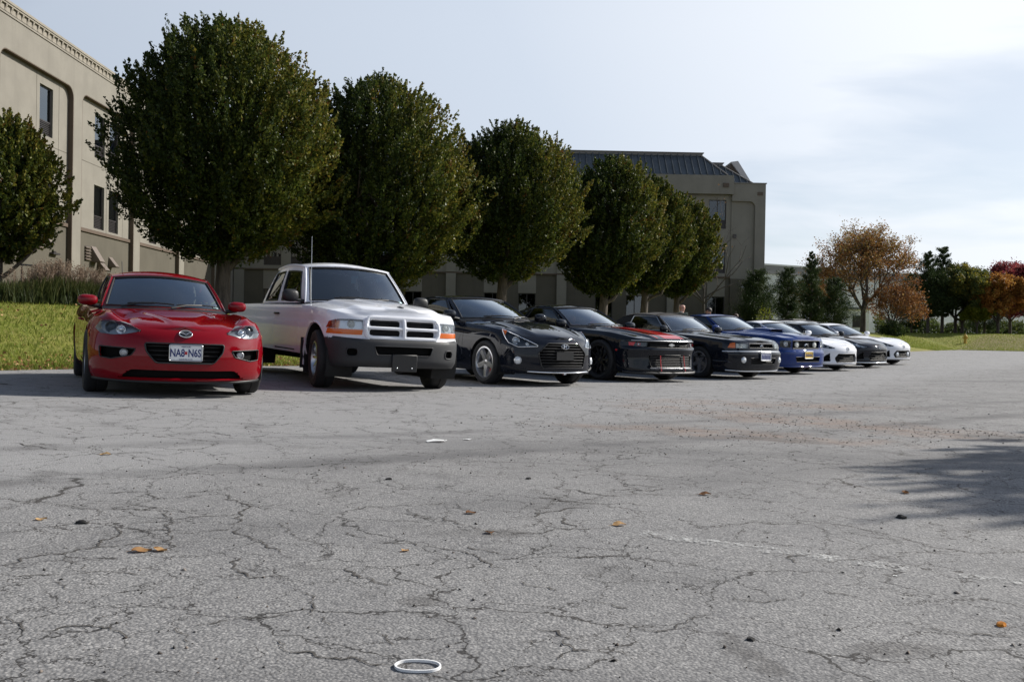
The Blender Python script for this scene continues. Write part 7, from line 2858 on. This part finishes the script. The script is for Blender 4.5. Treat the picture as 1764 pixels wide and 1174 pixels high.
def person(x, y, h, face, label, skin, top, bottom, hair=None, bald=False, seed=0):
    """standing figure, h tall; one skinned body, clothes and hair as close shells"""
    root = empty('person', (x, y, ground_z(x, y)), rz=face)
    k = h / 1.78
    J = {'pelvis': (0, 0, .95, .135), 'waist': (0, 0, 1.08, .135), 'chest': (-.01, 0, 1.30, .155), 'neckb': (-.01, 0, 1.47, .088), 'neck': (.01, 0, 1.53, .062), 'head0': (.03, 0, 1.60, .080), 'head1': (.022, 0, 1.685, .097), 'head2': (.012, 0, 1.735, .070)}
    E = [('pelvis', 'waist'), ('waist', 'chest'), ('chest', 'neckb'), ('neckb', 'neck'), ('neck', 'head0'), ('head0', 'head1'), ('head1', 'head2')]
    for s, n in ((1, 'l'), (-1, 'r')):
        J.update({'hip' + n: (0, .095 * s, .90, .10), 'kn' + n: (.015, .10 * s, .50, .062), 'an' + n: (-.02, .105 * s, .09, .045), 'toe' + n: (.15, .12 * s, .035, .035),
                  'sh' + n: (-.01, .185 * s, 1.445, .070), 'el' + n: (-.03, .235 * s, 1.14, .046), 'wr' + n: (.06, .24 * s, .90, .031), 'pa' + n: (.085, .24 * s, .82, .032)})
        E += [('pelvis', 'hip' + n), ('hip' + n, 'kn' + n), ('kn' + n, 'an' + n), ('an' + n, 'toe' + n), ('chest', 'sh' + n), ('sh' + n, 'el' + n), ('el' + n, 'wr' + n), ('wr' + n, 'pa' + n)]
        for f in range(4):
            b = 'f%d' % f + n
            J[b] = (.075 + .018 * f, (.235 - .004 * f) * s, .765, .010)
            J[b + 't'] = (.085 + .018 * f, .225 * s, .715 + (.012 if f in (0, 3) else 0), .008)
            E += [('pa' + n, b), (b, b + 't')]
        J['th' + n] = (.125, .225 * s, .80, .011)
        J['th' + n + 't'] = (.14, .215 * s, .76, .009)
        E += [('pa' + n, 'th' + n), ('th' + n, 'th' + n + 't')]

    def grown(name, keys, grow, mat, parent):
        ks = [q for q in J if q in keys]
        idx = {q: i for i, q in enumerate(ks)}
        me = bpy.data.meshes.new(name)
        me.from_pydata([(J[q][0] * k, J[q][1] * k, J[q][2] * k) for q in ks], [(idx[a], idx[b]) for a, b in E if a in idx and b in idx], [])
        o = link(bpy.data.objects.new(name, me), parent)
        md = o.modifiers.new('skin', 'SKIN')
        md.use_smooth_shade = True
        for q in ks:
            r = (J[q][3] + grow) * k
            me.skin_vertices[0].data[idx[q]].radius = (r, r * (1.25 if q in ('chest', 'waist', 'pelvis') else 1.0))
        me.skin_vertices[0].data[0].use_root = True
        sb = o.modifiers.new('sub', 'SUBSURF')
        sb.levels = sb.render_levels = 2
        me.materials.append(MAT[mat])
        return o
    grown('body', set(J), 0.0, skin, root)
    arms = {q for q in J if q[:2] in ('sh', 'el', 'wr')}
    grown('jacket', {'pelvis', 'waist', 'chest', 'neckb'} | arms, .016, top, root)
    grown('trousers', {'pelvis', 'hipl', 'hipr', 'knl', 'knr', 'anl', 'anr'}, .014, bottom, root)
    hc = Vector((.022, 0, 1.685)) * k
    bm = bmesh.new()
    bmesh.ops.create_cone(bm, cap_ends=True, segments=8, radius1=.020 * k, radius2=.008 * k, depth=.05 * k, matrix=Matrix.Translation(hc + Vector((.098, 0, -.015)) * k) @ Matrix.Rotation(R(12), 4, 'Y'))
    bm_obj('nose', bm, skin, root, 60)
    for s in (1, -1):
        bm = bmesh.new()
        bmesh.ops.create_uvsphere(bm, u_segments=8, v_segments=6, radius=1, matrix=Matrix.Translation(hc + Vector((-.005, .083 * s, -.01)) * k) @ Matrix.Diagonal((.022 * k, .010 * k, .034 * k, 1)))
        bm_obj('ear', bm, skin, root, 60)
        bm = bmesh.new()
        bmesh.ops.create_uvsphere(bm, u_segments=8, v_segments=6, radius=.011 * k, matrix=Matrix.Translation(hc + Vector((.080, .032 * s, .012)) * k))
        bm_obj('eye', bm, 'eye_dark', root, 60)
    bm = bmesh.new()
    add_box(bm, hc.x + .078 * k, hc.x + .088 * k, -.022 * k, .022 * k, hc.z - .055 * k, hc.z - .047 * k)
    bm_obj('mouth', bm, 'eye_dark', root)
    if not bald:
        bm = bmesh.new()
        bmesh.ops.create_uvsphere(bm, u_segments=20, v_segments=14, radius=1, matrix=Matrix.Translation(hc + Vector((-.014, 0, .026)) * k) @ Matrix.Diagonal((.100 * k, .093 * k, .100 * k, 1)))
        rng = random.Random(seed)
        kill = [v for v in bm.verts if v.co.z < hc.z - .065 * k or (v.co.x > hc.x + .045 * k and v.co.z < hc.z + .055 * k)]
        bmesh.ops.delete(bm, geom=kill, context='VERTS')
        for v in bm.verts: v.co += v.normal * rng.uniform(-.004, .008) * k
        bm_obj('hair', bm, hair, root, 60)
    else:
        bm = bmesh.new()
        add_tube(bm, [Vector((.062 * math.cos(a), .075 * math.sin(a), 1.515 + .02 * math.cos(a + 3.14))) * k for a in np.linspace(0, 6.283, 17)[:-1]], .014 * k, 6, True)
        bm_obj('collar', bm, 'cloth_collar', root, 60)
    tag(root, label, 'person', 'people standing behind the parked cars')


person(4.98, 27.4, 1.80, R(25), 'bald person in grey green jacket standing behind the black convertible', 'skin_pale', 'cloth_green_grey', 'cloth_denim', bald=True)
person(6.05, 28.6, 1.70, R(-160), 'dark haired person in dark jacket between the convertible and the blue coupe', 'skin_tan', 'cloth_charcoal', 'cloth_denim', 'hair_dark', seed=2)
person(7.12, 29.6, 1.55, R(100), 'person showing only brown hair above the roof of the blue coupe', 'skin_tan', 'cloth_charcoal', 'cloth_denim', 'hair_brown', seed=4)


# ---------------------------------------------------------------- yellow hydrant on the berm
simple('hydrant_yellow', (0.50, 0.32, 0.045), 0.55, vary=.15)


def hydrant(x, y):
    t = empty('fire_hydrant', (x, y, ground_z(x, y)))
    lathe_obj('barrel', [(0, -.05), (.16, -.05), (.16, .02), (.11, .03), (.11, .50), (.14, .51), (.14, .55), (.12, .56), (.11, .62), (.06, .69), (0, .70)], 'hydrant_yellow', t, 16)
    lathe_obj('operating_nut', [(.03, .69), (.03, .75), (0, .75)], 'hydrant_yellow', t, 5)
    for a in (0, 90, -90):
        lathe_obj('outlet_cap', [(.055, .09), (.055, .15), (.065, .15), (.065, .19), (.02, .19), (.02, .22), (0, .22)], 'hydrant_yellow', t, 12, Matrix.Translation((0, 0, .42)) @ Matrix.Rotation(R(a), 4, 'Z') @ Matrix.Rotation(R(90), 4, 'X'))
    tag(t, 'yellow fire hydrant standing on the mown berm', 'hydrant')


hydrant(34.3, 70.3)

# ---------------------------------------------------------------- small things on the asphalt
simple('white_plastic', (0.80, 0.80, 0.80), 0.45, vary=.05, vscale=30)
simple('tar_clod', (0.020, 0.019, 0.018), 0.95, vary=.3, vscale=60)
simple('stone_grey', (0.16, 0.15, 0.145), 0.9, vary=.35, vscale=40)
simple('orange_peel', (0.62, 0.22, 0.015), 0.5, vary=.2, vscale=60)
paint_line([(.52, 3.61), (.66, 3.535), (.80, 3.455), (.95, 3.375), (1.10, 3.30), (1.24, 3.225), (1.36, 3.155)], .10)
paint_line([(1.50, 3.085), (1.60, 3.045), (1.72, 3.01), (1.9, 2.95)], .07)


def ring(x, y):
    # flattened white plastic band lying on its edge
    bm = bmesh.new()
    n = 40
    A = []
    for i in range(n):
        a = 2 * math.pi * i / n
        c, s = math.cos(a), math.sin(a)
        px = .0515 * math.copysign(abs(c) ** .92, c)
        py = .036 * math.copysign(abs(s) ** 1.15, s) + .002 * math.sin(3 * a)
        A.append((px, py))
    rows = []
    for (dx, dz) in ((-.0018, 0), (-.0018, .0060), (.0018, .0060), (.0018, 0)):
        rows.append([bm.verts.new((p * (1 + dx / .05), q * (1 + dx / .03), dz)) for p, q in A])
    for j in range(4):
        P_, Q = rows[j], rows[(j + 1) % 4]
        for i in range(n): bm.faces.new((P_[i], P_[(i + 1) % n], Q[(i + 1) % n], Q[i]))
    o = bm_obj('plastic_ring', bm, 'white_plastic', None, 40)
    o.location = (x, y, lot_z(x, y) + .001)
    o.rotation_euler = (0, 0, R(-3))
    tag(o, 'squashed white plastic ring lying on the near asphalt', 'ring')


ring(-.201, 2.10)


def fallen_leaf(x, y, s, label, seed, rz, tint=.5, name='fallen_leaf', mat='dead_leaf', long=1.0):
    rng = np.random.default_rng(seed)
    n = 9
    vs, fs = [], []
    for i in range(n):
        f = i / (n - 1)
        w = s * .34 * math.sin(math.pi * f ** .8) ** .8 + .001
        zc = s * (.10 + .16 * math.sin(f * 3.1 + seed) ** 2)
        for j in (-1, -.5, 0, .5, 1):
            vs.append((s * long * (f - .5), w * j * (1 + .12 * math.sin(i * 2.1 + seed)), zc * (.35 + abs(j) * .5) + rng.uniform(0, .02) * s))
    for i in range(n - 1):
        for j in range(4):
            a = i * 5 + j
            fs.append((a, a + 1, a + 6, a + 5))
    stem = len(vs)
    vs += [(-s * long * .5, 0, s * .06), (-s * long * .5, .002, s * .08), (-s * long * .78, .03 * s, s * .02), (-s * long * .78, .03 * s + .002, s * .03)]
    fs.append((stem, stem + 1, stem + 3, stem + 2))
    o = mesh_obj(name, vs, fs, mat, None, 179)
    a = o.data.attributes.new('tint', 'FLOAT', 'POINT')
    a.data.foreach_set('value', np.clip(tint + rng.uniform(-.2, .2, len(vs)), 0, 1).astype(np.float32))
    zmin = min(v[2] for v in vs)
    o.location = (x, y, lot_z(x, y) + .001 - zmin)
    o.rotation_euler = (R(6), 0, rz)
    tag(o, label, 'leaf', 'fallen leaves on the asphalt')
    return o


fallen_leaf(-1.222, 3.09, .058, 'tan curled leaf on the left, half of an overlapping pair', 1, .2, .55, long=1.1)
fallen_leaf(-1.168, 3.11, .055, 'orange brown leaf beside the curled one on the left', 2, 2.8, .75)
fallen_leaf(.447, 3.754, .060, 'pinkish tan leaf at the start of the worn white line', 3, .3, .8)
fallen_leaf(-.357, 3.211, .032, 'tiny tan leaf chip in the middle foreground', 4, .9, .7)
fallen_leaf(-1.773, 3.516, .040, 'small yellow leaf near the left photo edge', 5, .4, .9)
fallen_leaf(-2.29, 5.25, .060, 'pale straw leaf on a crack, left and farther back', 6, .1, 1.0)
fallen_leaf(-.161, 3.918, .050, 'dark brown leaf where the cracks meet mid picture', 7, .5, .05)
fallen_leaf(2.045, 4.795, .055, 'brown leaf just left of the tree shadow', 8, 1.2, .35)
fallen_leaf(.961, 4.556, .060, 'reddish brown leaf on the open asphalt right of centre', 9, .1, .15)
fallen_leaf(-.075, 3.54, .045, 'brown leaf beside the dark patch mid picture', 10, 2.0, .2)


def lump(name, x, y, s, label, mat, seed, cat, group=None, flat=.6, sub=2):
    rng = np.random.default_rng(seed)
    bm = bmesh.new()
    bmesh.ops.create_icosphere(bm, subdivisions=sub, radius=1)
    for v in bm.verts:
        c = v.co
        k = 1 + .22 * math.sin(c.x * 3 + seed) * math.cos(c.y * 4 + seed * 2) + .10 * math.sin(c.z * 7 + c.x * 6) + rng.uniform(-.08, .08)
        v.co = Vector((c.x * s * k * 1.25, c.y * s * k, max(-.35, c.z) * s * k * flat))
    o = bm_obj(name, bm, mat, None, 30)
    o.location = (x, y, lot_z(x, y) + .25 * s * flat)
    o.rotation_euler = (0, 0, seed)
    tag(o, label, cat, group)
    return o


CL = 'dark clods on the asphalt'
lump('tar_clod', -1.604, 3.484, .019, 'black clod alone on the left asphalt', 'tar_clod', 3, 'clod', CL)
lump('tar_clod', 1.731, 4.097, .020, 'black clod below the tree shadow on the right', 'tar_clod', 5, 'clod', CL)
lump('tar_clod', -.62, 4.75, .014, 'small dark clod in the middle distance, left of centre', 'tar_clod', 6, 'clod', CL)
lump('tar_clod', .10, 4.9, .013, 'small dark clod in the middle distance, near centre', 'tar_clod', 7, 'clod', CL)
lump('tar_clod', .62, 2.36, .010, 'tiny dark clod in the near right foreground', 'tar_clod', 8, 'clod', CL)


def peel(x, y):
    t = lump('orange_scrap', x, y, .0125, 'bright orange scrap near the lower right corner', 'orange_peel', 4, 'litter', None, .8)


peel(1.356, 2.544)


def scrap(x, y, s, label, seed, mat='paper_white'):
    rng = np.random.default_rng(seed)
    bm = bmesh.new()
    n = 5
    V = [[bm.verts.new((s * (i / (n - 1) - .5) * (1 + rng.uniform(-.25, .25)), s * .55 * (j / (n - 1) - .5) * (1 + rng.uniform(-.3, .3)), s * (.05 + rng.uniform(0, .16)))) for j in range(n)] for i in range(n)]
    for i in range(n - 1):
        for j in range(n - 1): bm.faces.new((V[i][j], V[i + 1][j], V[i + 1][j + 1], V[i][j + 1]))
    o = bm_obj('paper_scrap', bm, mat, None, 30)
    o.location = (x, y, lot_z(x, y) - .03 * s)
    tag(o, label, 'litter', 'white scraps of litter on the asphalt')


scrap(-.511, 6.436, .115, 'largest white paper scrap, ahead of the white pickup', 1)
scrap(-.307, 6.631, .055, 'smaller white scrap right of the largest scrap', 2)
scrap(1.278, 3.063, .014, 'tiny white fleck beyond the end of the worn line', 3)
scrap(3.0, 7.73, .05, 'pale scrap lying on the red brown dirt', 4)


# -- loose grit: far too many to count
def grit():
    rng = np.random.default_rng(5)
    base = np.array([(1, 0, 0), (-1, 0, 0), (0, 1, 0), (0, -1, 0), (0, 0, .8), (0, 0, -.5)], float)
    tri = np.array([(0, 2, 4), (2, 1, 4), (1, 3, 4), (3, 0, 4), (2, 0, 5), (1, 2, 5), (3, 1, 5), (0, 3, 5)])
    P_, S_ = [], []

    def add(n, cx, cy, ang, lx, ly, s0, s1):
        a, b = rng.normal(0, lx, n), rng.normal(0, ly, n)
        P_.append(np.stack([cx + a * math.cos(ang) - b * math.sin(ang), cy + a * math.sin(ang) + b * math.cos(ang)], 1))
        S_.append(s0 + (s1 - s0) * rng.uniform(0, 1, n) ** 3)
    add(900, 2.9, 9.0, -.7, 1.7, .45, .002, .010)
    add(420, 4.3, 8.0, -.45, .8, .32, .002, .010)
    add(450, 2.9, 11.1, -.1, 1.3, .45, .003, .011)
    add(350, 1.6, 7.6, -.3, 1.2, .35, .003, .010)
    add(450, 0, 5.7, .6, 1.6, .20, .002, .007)
    n = 1500
    d = 1.9 + 7 * rng.uniform(0, 1, n) ** 1.6
    P_.append(np.stack([rng.uniform(-.62, .62, n) * d, d], 1))
    S_.append(.0012 + .006 * rng.uniform(0, 1, n) ** 4)
    P_, S_ = np.concatenate(P_), np.concatenate(S_)
    z = np.array([lot_z(a, b) for a, b in P_])
    n = len(P_)
    sc_ = rng.uniform(.6, 1.3, (n, 1, 3)) * S_[:, None, None]
    a = rng.uniform(0, 6.28, n)
    c, s = np.cos(a), np.sin(a)
    B = base[None] + rng.normal(0, .18, (n, 6, 3))
    B = B * sc_
    X = B[..., 0] * c[:, None] - B[..., 1] * s[:, None] + P_[:, 0:1]
    Y = B[..., 0] * s[:, None] + B[..., 1] * c[:, None] + P_[:, 1:2]
    Z = B[..., 2] + z[:, None] + .25 * S_[:, None]
    V = np.stack([X, Y, Z], -1).reshape(-1, 3)
    F_ = (tri[None] + 6 * np.arange(n)[:, None, None]).reshape(-1, 3)
    me = bpy.data.meshes.new('grit')
    me.vertices.add(len(V))
    me.vertices.foreach_set('co', V.astype(np.float32).ravel())
    me.loops.add(len(F_) * 3)
    me.loops.foreach_set('vertex_index', F_.astype(np.int32).ravel())
    me.polygons.add(len(F_))
    me.polygons.foreach_set('loop_start', np.arange(0, len(F_) * 3, 3, dtype=np.int32))
    me.materials.append(MAT['grit_stone'])
    me.update(calc_edges=True)
    o = link(bpy.data.objects.new('gravel', me))
    tag(o, 'loose dark grit and small stones strewn over the asphalt', 'gravel', None, 'stuff')


m, g = new_mat('grit_stone')
P = g.pos()
cell = g.voro(P, 30.0, 'F1', 'Color')
cr = g('ShaderNodeSeparateColor', None, Color=cell).outputs
p = g('ShaderNodeBsdfPrincipled', None, Base_Color=g.ramp(cr[0], [(0, (0.018, 0.016, 0.015)), (.5, (0.045, 0.040, 0.036)), (.8, (0.13, 0.095, 0.075)), (1, (0.30, 0.27, 0.24))]), Roughness=0.9)
g.out(p)
grit()


# -- turf blades over the part of the lawn one can see, and leaf litter at its edge
def turf():
    rng = np.random.default_rng(9)
    P_, hs = [], []

    def strip(n, r0, r1, d0, d1, h0, h1, pw=1.0):
        r = rng.uniform(r0, r1, n)
        d = d0 + (d1 - d0) * rng.uniform(0, 1, n) ** pw
        q = np.array([EDGE0.x, EDGE0.y])[None] + r[:, None] * np.array([E_DIR.x, E_DIR.y]) - d[:, None] * np.array([N_DIR.x, N_DIR.y])
        P_.append(q)
        hs.append(rng.uniform(h0, h1, n))
    strip(60000, -5.5, 7.5, -.03, 10.5, .03, .075, 1.2)
    strip(7000, -5.5, 12, .02, .5, .025, .06)
    n = 45000
    y = 60 + 36 * rng.uniform(0, 1, n) ** 1.3
    x = y * rng.uniform(.40, .60, n)
    q = np.stack([x, y], 1)
    P_.append(q)
    hs.append(rng.uniform(.03, .065, n))
    P_, hs = np.concatenate(P_), np.concatenate(hs)
    keep = np.array([lawn_d(a, b) > -.05 for a, b in P_])
    P_, hs = P_[keep], hs[keep]
    n = len(P_)
    z = np.array([ground_z(a, b) if lawn_d(a, b) > 0 else lot_z(a, b) for a, b in P_])
    a = rng.uniform(0, 6.283, n)
    w = hs * rng.uniform(.10, .22, n) + np.where(P_[:, 1] > 50, .012, 0)
    lean = rng.normal(0, .55, (n, 2)) * hs[:, None]
    b0 = np.stack([P_[:, 0], P_[:, 1], z - .01], 1)
    sd = np.stack([np.cos(a) * w, np.sin(a) * w, np.zeros(n)], 1)
    tip = b0 + np.stack([lean[:, 0], lean[:, 1], hs + .01], 1)
    V = np.stack([b0 - sd, b0 + sd, tip + sd * .25, tip - sd * .25], 1)
    patchy = .5 + .5 * np.sin(P_[:, 0] * 1.3 + 1.7 * np.sin(P_[:, 1] * .9)) * np.cos(P_[:, 1] * 1.1 + P_[:, 0] * .4)
    tint = np.clip(.15 + .35 * rng.uniform(0, 1, n) + .30 * patchy * rng.uniform(0, 1, n) + (rng.uniform(0, 1, n) < .07) * .4, 0, 1)
    o = quads_obj('grass', V, tint, 'lawn_blade')
    tag(o, 'mown green and straw coloured turf blades on the lawn', 'grass', None, 'stuff')
    # leaf litter
    n = 4200
    r = rng.uniform(-6, 14, n)
    d = np.abs(rng.normal(0, .55, n)) - .12
    far = rng.uniform(0, 1, n) < .30
    d = np.where(far, rng.uniform(0, 9, n), d)
    q = np.array([EDGE0.x, EDGE0.y])[None] + r[:, None] * np.array([E_DIR.x, E_DIR.y]) - d[:, None] * np.array([N_DIR.x, N_DIR.y])
    zz = np.array([ground_z(a, b) if lawn_d(a, b) > 0 else lot_z(a, b) for a, b in q]) + .02 + .03 * rng.uniform(0, 1, n) * (d > 0)
    C = np.stack([q[:, 0], q[:, 1], zz], 1)
    D = rng.normal(0, 1, (n, 3)) * np.array([1, 1, .3])
    V = leaves(rng, C, D, .055, .65, 0)
    o = quads_obj('leaf_litter', V, rng.uniform(0, 1, n), 'dead_leaf')
    tag(o, 'brown fallen leaves strewn along the grass edge', 'leaves', None, 'stuff')


turf()
lump('stone', 27.9, 64.6, .28, 'dark stone at the far edge of the asphalt, left of the hydrant', 'tar_clod', 12, 'stone', None, .5)
